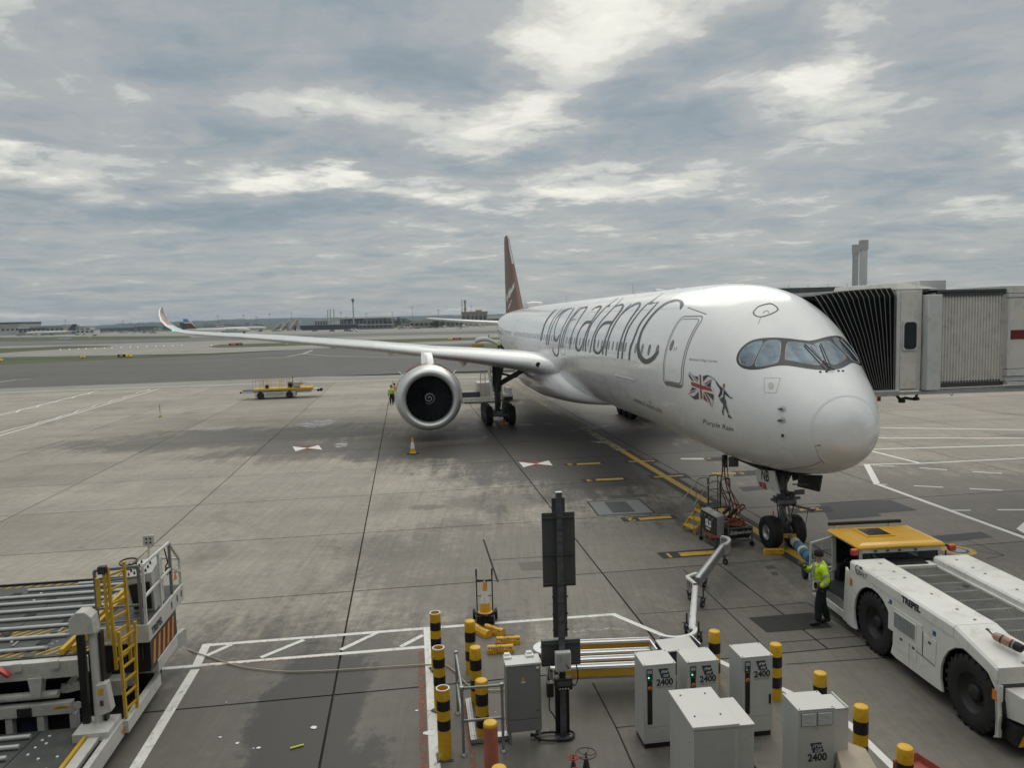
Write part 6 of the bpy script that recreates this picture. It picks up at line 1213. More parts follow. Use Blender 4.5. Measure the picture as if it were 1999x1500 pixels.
# ---- hand trolley with stacked cones
P = G(948, 1217); t = thing('hand_trolley', 'black two wheeled hand trolley carrying stacked cones', 'trolley', P, R(4))
for s in (-1, 1):
    mb = MB(); mb.tube([(s * .20, .22, .12), (s * .20, .24, 1.0), (s * .20, .20, 1.15)], .016, 8); mb.build('upright', BLKP, t); mb = MB(); mb.tube([(s * .20, .20, 1.16), (s * .20, .14, 1.36)], .022, 8); mb.build('hand_grip', BLK, t)
    mb = MB(); mb.lathe([(.06, -.03), (.13, -.035), (.14, 0), (.13, .035), (.06, .03)], 20, 'x', (s * .28, .26, .14)); w_ = mb.build('wheel', BLK, t); mb = MB(); mb.lathe([(0, -.02), (.06, -.02), (.06, .02), (0, .02)], 14, 'x', (s * .28, .26, .14)); mb.build('rim', GREY, w_)
mb = MB(); mb.tube([(-.20, .22, 1.04), (0, .12, 1.06), (.20, .22, 1.04)], .03, 8); mb.build('cross_strap', BLKP, t); mb = MB(); mb.tube([(-.2, .24, .62), (.2, .24, .62)], .012, 6); mb.tube([(.05, .23, 1.0), (.08, .22, .5)], .01, 6); mb.build('cross_bar', DKG, t); mb = MB(); mb.box(-.2, .2, -.16, .2, .03, .05); mb.build('toe_plate', DKG, t)
for k in range(9):
    q_ = P + Vector((random.uniform(-.012, .012), -.02 + random.uniform(-.012, .012), 0)); zz0 = .055 + k * .027
    if k < 8:
        mb = MB(); mb.m = Matrix.Rotation(R(random.uniform(-5, 9)), 4, 'Z'); mb.box(-.215, .215, -.215, .215, 0, .023); o = mb.build('cone_base', BLK, None, bevel=.006); o.location = q_ + z_ * zz0; tag(o, ORD[k] + ' black rubber cone base from the bottom of the stack on the trolley', 'cone base', 'nested cone bases')
tc_ = cone(P + Vector((0, -.02, 0)), .82, 'amber and white cone on top of the stack on the trolley', z0=.055 + 8 * .027)
# ---- chocks
def chock(P, ang, label, l=.56, text=True, w=.17, h=.17, group='yellow wheel chocks'):
    t = thing('wheel_chock', label, 'wheel chock', (P.x, P.y, 0), R(ang), group); pf = [(-w * .62, 0), (-w * .62, h * .55), (-w * .3, h * .97), (0, h * 1.05), (w * .3, h * .97), (w * .62, h * .55), (w * .62, 0)]; mb = MB(); mb.prism([(y, z) for y, z in pf], -l / 2, l / 2, 'x'); mb.build('chock_body', M('chock_yellow', (.70, .38, .02), .5, var=.15, dirt=.6, dcol=(.15, .09, .03), scale=7), t, bevel=.008, smooth=False)
    if text:
        n_ = Vector((0, -.42 * h, .32 * w)).normalized(); e_ = Vector((0, .32 * w, .42 * h)).normalized(); c_ = Vector((0, -w * .46, h * .765)); put_text('chock_lettering', 'Heathrow', .135, PRINTD, t, c_ + n_ * .004, (1, 0, 0), e_, bold=.001); put_text('chock_lettering', 'Airport', .06, PRINTD, t, (0, -w * .625 - .003, h * .2), (1, 0, 0), (0, 0, 1))
    mb = MB(); mb.tube([(-l * .2, 0, h), (-l * .1, .01, h + .03), (l * .15, .02, h + .02), (l * .25, .03, h)], .009, 6); mb.build('rope', BLKP, t); return t
chock(G(941, 1239), -52, 'yellow chock nearest the bollard with its rounded end facing out', text=False); chock(G(965, 1237), -38, 'yellow Heathrow chock lying diagonally behind the others'); chock(G(992, 1257), 4, 'yellow chock turned away, rightmost of the four'); chock(G(977, 1274), 4, 'yellow Heathrow chock in front of the other three', l=.60)
chock(G(1510, 1082), -2, 'yellow chock in front of the nose wheels', l=.62, text=True, group=None)
chock(G(984, 829), 8, 'orange chock at the main wheels under the wing', l=.7, text=False, group=None)
# ---- white cable carrier, folded
WR = M('carrier_white', (.68, .69, .69), .35, var=.04, dirt=.15)
def carrier(a, b, label, zt=.72, w=.15):
    """an articulated cable carrier arm: white channel, ochre sides"""
    a = Vector((a[0], a[1], 0)); b = Vector((b[0], b[1], 0)); d = (b - a).normalized(); t = thing('cable_carrier', label, 'cable carrier', (a + b) / 2, math.atan2(d.y, d.x), 'articulated white cable carrier'); L = (b - a).length / 2
    mb = MB(); mb.box(-L, L, -w / 2, w / 2, zt - .035, zt); mb.build('top_channel', WR, t, bevel=.006); mb = MB(); mb.box(-L, L, -w / 2, -w / 2 + .02, zt, zt + .02); mb.box(-L, L, w / 2 - .02, w / 2, zt, zt + .02); mb.build('channel_lip', ALU, t)
    mb = MB(); mb.box(-L, L, -w / 2 + .012, w / 2 - .012, zt - .20, zt - .037); mb.build('side_plate', M('ochre_side', (.55, .32, .03), .5, var=.08, dirt=.2) if zt < .74 else GALV, t); mb = MB(); mb.box(-L, L, -w / 2, w / 2, zt - .24, zt - .202); mb.build('bottom_channel', GALV, t); return t
for i, (y0, x0, x1) in enumerate(((15.62, .95, 2.84), (15.13, 1.2, 2.76), (14.83, 1.2, 2.72), (14.50, .92, 2.66))):
    carrier((x0, y0), (x1, y0 + .06), ('farthest', 'second farthest', 'second nearest', 'nearest')[i] + ' of four parallel white carrier rails with ochre sides', .70)
def clink(c_, r_, a0, a1, label, zt=.70, w=.15):
    t = thing('cable_carrier_link', label, 'cable carrier', (c_[0], c_[1], 0), 0, 'articulated white cable carrier'); n = 14
    for k, (z0, z1, mt, ww) in enumerate(((zt - .035, zt + .01, WR, w), (zt - .25, zt - .21, GALV, w))):
        mb = MB(); V = []
        for i in range(n + 1):
            a = R(a0 + (a1 - a0) * i / n)
            for rr_ in (r_ - ww / 2, r_ + ww / 2):
                for z in (z0, z1): V.append((rr_ * math.cos(a), rr_ * math.sin(a), z))
        mb.add(V, [f for i in range(n) for f in ((4 * i, 4 * i + 4, 4 * i + 5, 4 * i + 1), (4 * i + 1, 4 * i + 5, 4 * i + 7, 4 * i + 3), (4 * i + 3, 4 * i + 7, 4 * i + 6, 4 * i + 2), (4 * i + 2, 4 * i + 6, 4 * i + 4, 4 * i))]); mb.build('curved_channel', mt, t)
    for i in range(0, n + 1, 2):
        a = R(a0 + (a1 - a0) * i / n); mb = MB(); mb.box(-.012, .012, -.012, .012, zt - .24, zt); o = mb.build('link_pin', WR, t); o.location = ((r_ + w * .4) * math.cos(a), (r_ + w * .4) * math.sin(a), 0)
    mb = MB(); mb.tube([((r_ - .03) * math.cos(R(a0 + (a1 - a0) * i / n)), (r_ - .03) * math.sin(R(a0 + (a1 - a0) * i / n)), zt - .12) for i in range(n + 1)], .035, 8); mb.build('power_cable', ORC, t); return t
ORC = M('orange_cable', (.27, .07, .03), .55, var=.3, dirt=.4, dcol=(.1, .05, .03), scale=8)
clink((.62, 15.40), .24, 90, 270, 'left end loop joining the two far carrier rails'); clink((.78, 14.66), .17, 90, 270, 'left end loop joining the two near carrier rails'); clink((1.0, 15.15), .38, 115, 245, 'middle bent loop of the folded carrier')
def caster(P, label, h=.5, group='caster wheels under the cable carrier', mt=None):
    t = thing('caster', label, 'caster', (P.x, P.y, 0), random.uniform(0, 3), group); mb = MB(); mb.lathe([(.03, -.025), (.085, -.03), (.095, 0), (.085, .03), (.03, .025)], 20, 'y', (0, 0, .095)); w_ = mb.build('wheel', BLK, t); mb = MB(); mb.lathe([(0, -.028), (.035, -.028), (.035, .028), (0, .028)], 12, 'y', (0, 0, .095)); mb.build('rim', GREY, w_)
    mb = MB(); mb.bar((0, .045, .095), (.05, .045, .24), .045, .012); mb.bar((0, -.045, .095), (.05, -.045, .24), .045, .012); mb.cbox((.05, 0, .245), (.12, .12, .02)); mb.tube([(.05, 0, .25), (.05, 0, h)], .022, 8); mb.build('fork', DKG, t); mb = MB(); mb.bar((.0, 0, .28), (-.22, .06, .36), .03, .015); mb.build('brake_lever', BLKP, t); return t
# ---- white turntable box and the stretched arms
t = thing('carrier_turntable', 'white flat topped turntable box behind the pair of power cabinets', 'turntable', G(1310, 1270, .8)); z0 = .82; pl = topbox((1296, 1273), (1364, 1266), (1279, 1250), z0, .30); t.location = (pl[0].x, pl[0].y, 0); mb = TM(t); mb.hexa(pl); mb.build('turntable_body', DKG, t)
pl2 = topbox((1296, 1273.5), (1364.5, 1266), (1279, 1250), z0 + .03, z0 + .002); mb = TM(t); mb.hexa(pl2); mb.build('turntable_top', CABT, t, bevel=.006)
for uv0, uv1 in (((1267, 1249), (1281, 1268)), ((1349, 1241), (1366, 1258))): a, b = G(*uv0, .86), G(*uv1, .86); mb = TM(t); mb.hexa([a - z_ * .4, a + Vector((.03, 0, 0)) - z_ * .4, b + Vector((.03, 0, 0)) - z_ * .4, b - z_ * .4, a, a + Vector((.03, 0, 0)), b + Vector((.03, 0, 0)), b]); mb.build('side_plate', ALU, t)
mb = TM(t); q_ = G(1317, 1292, .55); mb.lathe([(.0, 0), (.06, 0), (.06, .02), (.02, .03), (0, .03)], 16, 'z', tuple(q_)); mb.build('reel_hub', PRINTW, t)
a1, b1 = G(1351, 1226, .82), G(1357, 1142, .82); a2, b2 = G(1362, 1126, .82), G(1411, 1062, .82)
carrier(a1[:2], b1[:2], 'near stretch of white carrier arm reaching toward the tug', .80, .14); carrier(a2[:2], b2[:2], 'far stretch of white carrier arm ending at the cable box', .80, .14)
def plinkpath(px, label, zt=.80, w=.09):
    P = [G(u, v, zt) for u, v in px]; t = thing('cable_carrier_link', label, 'cable carrier', (P[0].x, P[0].y, 0), 0, 'articulated white cable carrier'); P = [Vector(p) for p in catmull(P, 4)]; mb = TM(t); V = []
    for i, p in enumerate(P):
        d = (P[min(i + 1, len(P) - 1)] - P[max(0, i - 1)]).normalized(); n_ = Vector((-d.y, d.x, 0)) * w / 2
        for s in (-1, 1):
            for z in (-.035, .012): V.append(p + n_ * s + z_ * z)
    mb.add(V, [f for i in range(len(P) - 1) for f in ((4 * i, 4 * i + 4, 4 * i + 5, 4 * i + 1), (4 * i + 1, 4 * i + 5, 4 * i + 7, 4 * i + 3), (4 * i + 3, 4 * i + 7, 4 * i + 6, 4 * i + 2), (4 * i + 2, 4 * i + 6, 4 * i + 4, 4 * i))]); mb.build('curved_channel', WR, t)
    for i in range(0, len(P), 2): mb = TM(t); mb.box(P[i].x - .03, P[i].x + .03, P[i].y - .03, P[i].y + .03, zt - .30, zt - .036); mb.build('link_plate', GREY, t)
    for dz in (.12, .20): mb = TM(t); mb.tube([p - z_ * dz for p in P], .020, 6); mb.build('power_cable', ORC, t)
    mb = TM(t); mb.tube([p - z_ * .31 for p in P], .025, 6); mb.build('bottom_channel', GALV, t); return t
plinkpath([(1348, 1222), (1356, 1226), (1356, 1234), (1345, 1241), (1320, 1245), (1300, 1243), (1290, 1241)], 'curved carrier link between the turntable and the near arm'); plinkpath([(1357, 1140), (1350, 1134), (1342, 1127), (1346, 1124), (1360, 1119)], 'bent carrier link between the two stretched arms'); plinkpath([(1411, 1064), (1420, 1060), (1424, 1054), (1418, 1049), (1408, 1047)], 'curved carrier link joining the far arm to the cable box')
for u, v, w_ in ((1371, 1187, 'on the right of the near arm'), (1375, 1148, 'at the bent link'), (1416, 1103, 'at the far end of the far arm'), (1366, 1256, 'right of the turntable'), (1340, 1238, 'behind the turntable'), (1347, 1172, 'on the left of the near arm'), (1075, 1342, 'under the nearest carrier rail')): caster(G(u, v), 'black caster wheel ' + w_)
# ---- cable box cart and mobile steps
WH_ = math.atan2(-.66, .26)
t = thing('cable_box', 'grey SLS cable box with a black front panel beside the yellow steps', 'cable box', G(1400, 1078)); zt, zb = 1.10, .46; hx = topbox((1368.4, 993.2), (1399.6, 1010.6), (1382, 989), zt, zb); mb = TM(t); mb.hexa(hx); mb.build('box_body', GREY, t, bevel=.012)
A_, B_, C_ = hx[4], hx[5], hx[7]; ex = (B_ - A_).normalized(); nn = ex.cross(z_).normalized(); nn = nn if nn.y < 0 else -nn; Wd = (B_ - A_).length
mb = TM(t); q0 = A_ + nn * .006 - z_ * .02; mb.hexa([q0 - z_ * .62 - nn * .005, q0 + ex * Wd - z_ * .62 - nn * .005, q0 + ex * Wd - z_ * .62 + nn * .01, q0 - z_ * .62 + nn * .01, q0 - nn * .005, q0 + ex * Wd - nn * .005, q0 + ex * Wd + nn * .01, q0 + nn * .01]); fp = mb.build('front_panel', BLKP, t, bevel=.004)
cl_ = lambda x, z: A_ + ex * (x * Wd) - z_ * z + nn * .022 - Vector(t.location)
put_text('box_lettering', 'SLS', .30, PRINTW, fp, cl_(.5, .36), ex, (0, 0, 1), bold=.014); mb = MB(); a = cl_(.36, .52); mb.add([a, a + ex * .3, a + ex * .3 - z_ * .04, a - z_ * .04], [(0, 1, 2, 3)]); mb.build('white_bar', PRINTW, fp); mb = MB(); a = cl_(.42, .20); mb.add([a, a + ex * .06, a + ex * .06 - z_ * .05, a - z_ * .05], [(0, 1, 2, 3)]); mb.build('amber_mark', YEL, fp)
for x in (.14, .32, .60, .78): mb = MB(); a = cl_(x, .13); mb.tube([a, a + nn * .03], .035, 10); mb.tube([a + nn * .03 + z_ * .03, a + nn * .035 - z_ * .06], .012, 6); mb.build('socket', GALV, fp)
for a, b in ((.18, .42), (.55, .8)): mb = TM(t); p0 = A_ + ex * Wd * a + (C_ - A_) * .3; mb.hexa([p0 + z_ * .002, p0 + ex * Wd * (b - a) + z_ * .002, p0 + ex * Wd * (b - a) + (C_ - A_) * .5 + z_ * .002, p0 + (C_ - A_) * .5 + z_ * .002, p0 + z_ * .012, p0 + ex * Wd * (b - a) + z_ * .012, p0 + ex * Wd * (b - a) + (C_ - A_) * .5 + z_ * .012, p0 + (C_ - A_) * .5 + z_ * .012]); mb.build('top_plate', LGREY, t)
mb = TM(t)
for p in (hx[0], hx[1], hx[2], hx[3]): mb.bar(p, Vector((p.x, p.y, .16)), .05)
mb.bar(hx[0] - z_ * .28, hx[1] - z_ * .28, .05); mb.bar(hx[3] - z_ * .28, hx[2] - z_ * .28, .05); mb.build('cart_frame', DKG, t)
for k in range(5): mb = TM(t); a = hx[0] + ex * (.25 + .08 * k); mb.tube(catmull([a + z_ * .02, a - z_ * (.1 + .02 * k) + ex * .1, G(1414, 1054 - k, .55), G(1420, 1058, .62)], 5), .022, 6); mb.build('power_cable', ORC, t)
for i in (0, 1, 2, 3): p = hx[i]; mb = TM(t); mb.lathe([(.0, -.02), (.075, -.025), (.08, 0), (.075, .025), (0, .02)], 16, 'y', (p.x, p.y, .08)); mb.build('wheel', BLK, t)
# sidewinder cart
t = thing('cable_cart', 'grey framed sidewinder cart heaped with orange cables by the nose wheel', 'cart', G(1424, 1079)); a, b = G(1422, 1072), G(1468, 1067); a.z = b.z = 0; ex = (b - a).normalized(); ey = Vector((-ex.y, ex.x, 0)); L = (b - a).length; D_ = 1.05
FRM = M('cart_frame_grey', (.16, .17, .18), .45, .4, dirt=.3)
mb = TM(t)
for x in (0, L):
    for y in (0, D_): mb.bar(a + ex * x + ey * y + z_ * .16, a + ex * x + ey * y + z_ * (.98 if x == 0 and y == 0 else .66), .045)
for z in (.22, .66):
    for x in (0, L): mb.bar(a + ex * x + z_ * z, a + ex * x + ey * D_ + z_ * z, .045)
    for y in (0, D_): mb.bar(a + ey * y + z_ * z, a + ex * L + ey * y + z_ * z, .045)
mb.build('cart_frame', FRM, t)
p0 = a + ex * .02 - ey * .012; mb = TM(t); mb.hexa([p0 + z_ * .40, p0 + ex * (L - .04) + z_ * .40, p0 + ex * (L - .04) + ey * .02 + z_ * .40, p0 + ey * .02 + z_ * .40, p0 + z_ * .62, p0 + ex * (L - .04) + z_ * .62, p0 + ex * (L - .04) + ey * .02 + z_ * .62, p0 + ey * .02 + z_ * .62]); fp = mb.build('name_board', BLKP, t)
put_text('cart_lettering', 'Sidewinder', .185, PRINTW, fp, p0 + ex * (L / 2) + z_ * .51 - ey * .004 - Vector(t.location), ex, (0, 0, 1), shear=.25, bold=.001)
mb = TM(t); p0 = a + ey * .05 + ex * .05; mb.hexa([p0 + z_ * .3, p0 + ex * (L - .1) + z_ * .3, p0 + ex * (L - .1) + ey * (D_ - .1) + z_ * .3, p0 + ey * (D_ - .1) + z_ * .3, p0 + z_ * .6, p0 + ex * (L - .1) + z_ * .6, p0 + ex * (L - .1) + ey * (D_ - .1) + z_ * .6, p0 + ey * (D_ - .1) + z_ * .6]); mb.build('cart_tub', BLKP, t)
random.seed(5)
for k in range(9):
    c_ = a + ex * L * random.uniform(.3, .75) + ey * D_ * random.uniform(.25, .8); r1 = random.uniform(.12, .26); ph = random.uniform(0, 6); tl = random.uniform(-.5, .5)
    mb = TM(t); mb.tube([c_ + Vector((r1 * math.cos(ph + i * .45), r1 * math.sin(ph + i * .45) * .8, .64 + .03 * k * .6 + tl * r1 * math.cos(ph + i * .45) * .6)) for i in range(15)], .024, 6); mb.build('power_cable', ORC if k % 3 else RUST, t)
for i in range(4): p = a + ex * (L * (i % 2)) + ey * (D_ * (i // 2)); mb = TM(t); mb.lathe([(.0, -.02), (.08, -.028), (.09, 0), (.08, .028), (0, .02)], 16, 'y', (p.x, p.y, .09)); mb.build('wheel', BLK, t); 
for k, (u0, v0, u1, v1) in enumerate(((1412, 1003, 1434, 984), (1422, 1010, 1448, 986))):
    p, q_ = G(u0, v0, .95), G(u1, v1, 1.25); t2 = thing('power_plug', ('left', 'right')[k] + ' of two thick black plugs hooked over the sidewinder cart', 'power plug', (p.x, p.y, .8), 0, 'black aircraft power plugs'); mb = MB(); mb.m = Matrix.Translation((-p.x, -p.y, -.8)); mb.tube([p, p * .4 + q_ * .6], .055, 10); mb.build('plug_handle', BLK, t2)
    mb = MB(); mb.m = Matrix.Translation((-p.x, -p.y, -.8)); mb.tube(catmull([p * .4 + q_ * .6, q_, q_ + Vector((.10, .05, -.1)), a + ex * (.35 + .15 * k) + ey * .4 + z_ * .95, a + ex * (.3 + .15 * k) + ey * .5 + z_ * .6], 6), .026, 8); mb.build('plug_cable', ORC, t2)
# steps
S0 = G(1332, 1036); t = thing('mobile_steps', 'yellow mobile steps with pale pipe handrails beside the cable box', 'mobile steps', S0, R(-68.5)); SY = M('step_yellow', (.66, .42, .05), .5, var=.15, dirt=.4, dcol=(.2, .14, .06)); SRL = M('rail_pale', (.38, .33, .25), .4, .5, var=.15)
# local x runs across the steps toward the viewer, local y climbs away to the right
for i, z in enumerate((.24, .48, .72)): mb = MB(); mb.box(.03, .68, .0 + i * .24, .27 + i * .24, z - .05, z); mb.build('tread', SY, t, bevel=.004); 
for x in (0.0, .68): mb = MB(); mb.hexa([(x, -.03, .12), (x + .03, -.03, .12), (x + .03, .08, .06), (x, .08, .06), (x, .66, .86), (x + .03, .66, .86), (x + .03, .78, .80), (x, .78, .80)]); mb.build('stringer', SY, t)
mb = MB(); mb.box(0, .71, .74, 1.55, .84, .88); mb.build('platform', BLKP, t, bevel=.005)
for x in (.01, .70):
    mb = MB(); mb.tube([(x, 0, .05), (x, 0, 1.08), (x, .66, 1.78), (x, .80, 1.82), (x, 1.02, 1.82), (x, 1.08, 1.74), (x, 1.08, .88)], .017, 8); mb.build('handrail', SRL, t)
    mb = MB(); mb.tube([(x, .58, .75), (x, .58, 1.68)], .014, 8); mb.tube([(x, .6, 1.3), (x, 1.08, 1.3)], .012, 6); mb.build('rail_post', SRL, t)
    for y in (.05, .78, 1.5): mb = MB(); mb.tube([(x, y, 0), (x, y, .84 if y > .5 else .2)], .022, 8); mb.build('leg', SY if y < .5 else DKG, t)
for y0, y1 in ((1.12, 1.52),): 
    for x in (.01, .70): mb = MB(); mb.tube([(x, y0, .88), (x, y0, 1.80), (x, y0 + .06, 1.86), (x, y1 - .05, 1.86), (x, y1, 1.8), (x, y1, .88)], .018, 8); mb.tube([(x, y0, 1.35), (x, y1, 1.35)], .014, 6); mb.build('guard_rail', DKG, t)
mb = MB(); mb.tube([(.01, 1.52, 1.84), (.70, 1.52, 1.84)], .018, 8); mb.tube([(.01, 1.52, 1.35), (.70, 1.52, 1.35)], .014, 6); mb.build('guard_rail', DKG, t)
for x in (.06, .66): mb = MB(); mb.lathe([(0, -.02), (.07, -.025), (.08, 0), (.07, .025), (0, .02)], 16, 'x', (x, 1.3, .08)); mb.build('wheel', BLK, t)
# cables up to the aircraft
top = PL(1415, 897, 1, .9); top = A2W(top.x, top.y, top.z)
t = thing('ground_power_cable', 'bundle of orange power cables hanging from a plug under the aircraft belly', 'power cable', (top.x, top.y, 0)); rel = Vector((-top.x, -top.y, 0))
for k in range(5):
    e_ = G(1414 + k * 3, 1000, .9); m1 = G(1404 + k * 6, 925, 2.2) if k < 2 else G(1418 + k, 950, 1.9); mb = MB(); mb.m = Matrix.Translation(rel)
    dpt = top + Vector((.04 * k - .1, -.03 * k, 0)); e_ = Vector((lerp_x := (dpt.x + .05 * k), dpt.y - .5 - .06 * k, .72)); m1 = dpt * .5 + e_ * .5 + Vector((random.uniform(-.16, .16), random.uniform(-.1, .1), .0)); mb.tube(catmull([dpt, dpt - z_ * .4 + Vector((random.uniform(-.12, .12), 0, 0)), m1, e_ + z_ * .3, e_], 7), .02, 6); mb.build('power_cable', ORC if k != 2 else BLK, t)
mb = MB(); mb.m = Matrix.Translation(rel); mb.tube([top + z_ * .15, top - z_ * .28], .10, 10); mb.build('aircraft_plug', BLKP, t); mb = MB(); mb.m = Matrix.Translation(rel); q_ = top + Vector((.28, -.1, -.1)); mb.bar(q_ + z_ * .2, q_ - z_ * .16, .34, .05); mb.build('access_flap', STRUT, t)
# ---- tow bar
A_, B_ = A2W(4.25, 0, .50), G(1571, 1082, .45); A_ = A2W(4.1, 0, .48); B_ = G(1600, 1112, .5); d = (B_ - A_).normalized(); t = thing('tow_bar', 'tow bar with a blue sleeve and small wheels between the nose gear and the tug', 'tow bar', (A_.x, A_.y, 0)); rel = Vector((-A_.x, -A_.y, 0)); L = (B_ - A_).length
def TB(): m_ = MB(); m_.m = Matrix.Translation(rel); return m_
mb = TB(); mb.tube([A_, B_], .07, 14); mb.build('bar', STRUT, t); mb = TB(); mb.tube([A_ + d * L * .18, A_ + d * L * .30], .15, 18); mb.build('shear_head', GREY, t); mb = TB(); mb.tube([A_ + d * L * .30, A_ + d * L * .74], .155, 20); sl = mb.build('blue_sleeve', M('sleeve_blue', (.07, .19, .29), .5, var=.1, dirt=.3), t)
mb = TB(); c_ = A_ + d * L * .46; mb.tube([c_, c_ + d * .18], .158, 20); mb.build('white_label', PRINTW, sl)
for s in (.31, .60): mb = TB(); mb.tube([A_ + d * L * s, A_ + d * (L * s + .04)], .163, 20); mb.build('strap', BLKP, sl)
c_ = A_ + d * L * .80; sd_ = Vector((-d.y, d.x, 0))
for s in (-.22, .22):
    p = c_ + sd_ * s + Vector((0, 0, .19 - c_.z)); mb = TB(); mb.m = mb.m @ Matrix.Translation(p) @ Matrix.Rotation(math.atan2(d.y, d.x), 4, 'Z'); mb.lathe([(.08, -.05), (.17, -.055), (.19, 0), (.17, .055), (.08, .05)], 24, 'y'); w_ = mb.build('wheel', BLK, t); mb = TB(); mb.m = mb.m @ Matrix.Translation(p) @ Matrix.Rotation(math.atan2(d.y, d.x), 4, 'Z'); mb.lathe([(0, -.04), (.08, -.045), (.08, .045), (0, .04)], 16, 'y'); mb.build('rim', GREY, w_)
mb = TB(); mb.bar(c_ - z_ * .05 + sd_ * .22, c_ - z_ * .05 - sd_ * .22, .06); mb.bar(c_, c_ - z_ * .25 + sd_ * .22, .04); mb.build('wheel_axle', STRUT, t)
mb = TB(); q_ = A_ - d * .1; mb.bar(q_ - sd_ * .2, q_ + sd_ * .2, .10, .12); mb.build('coupling', YEL, t)

# ================================================================== PEOPLE
HV = M('hi_vis_yellow', (.62, .88, .02), .7, var=.12, scale=6, bump=.3, emit=0); HO = M('hi_vis_orange', (.75, .25, .03), .7, var=.1); REFL = M('reflective_tape', (.42, .42, .42), .4, var=.1)
NAVYC = M('navy_trousers', (.012, .014, .022), .85, var=.3, scale=8, bump=.3); KNIT = M('black_knit', (.018, .018, .02), .95, var=.3, scale=20, bump=.6); SKINP = M('skin', (.42, .24, .17), .5, var=.08); GLOVE = M('work_glove', (.12, .12, .12), .8, var=.2); BOOT = M('black_boot', (.012, .012, .012), .5, var=.3)
def skin(name, chains, mat, parent, sub=1):
    """chains: lists of (x, y, z, radius); equal points are joined"""
    V, E_, Rr, idx = [], [], [], {}
    for ch in chains:
        prev = None
        for x, y, z, r_ in ch:
            k = (round(x, 4), round(y, 4), round(z, 4))
            if k not in idx: idx[k] = len(V); V.append(k); Rr.append(r_)
            if prev is not None: E_.append((prev, idx[k]))
            prev = idx[k]
    me = bpy.data.meshes.new(name); me.from_pydata(V, E_, []); me.materials.append(mat); o = bpy.data.objects.new(name, me); link(o, parent)
    m_ = o.modifiers.new('skin', 'SKIN'); m_.use_smooth_shade = True
    for i, sv in enumerate(me.skin_vertices[0].data): sv.radius = (Rr[i], Rr[i]) if not isinstance(Rr[i], tuple) else Rr[i]; sv.use_root = (i == 0)
    s_ = o.modifiers.new('sub', 'SUBSURF'); s_.levels = s_.render_levels = sub; return o
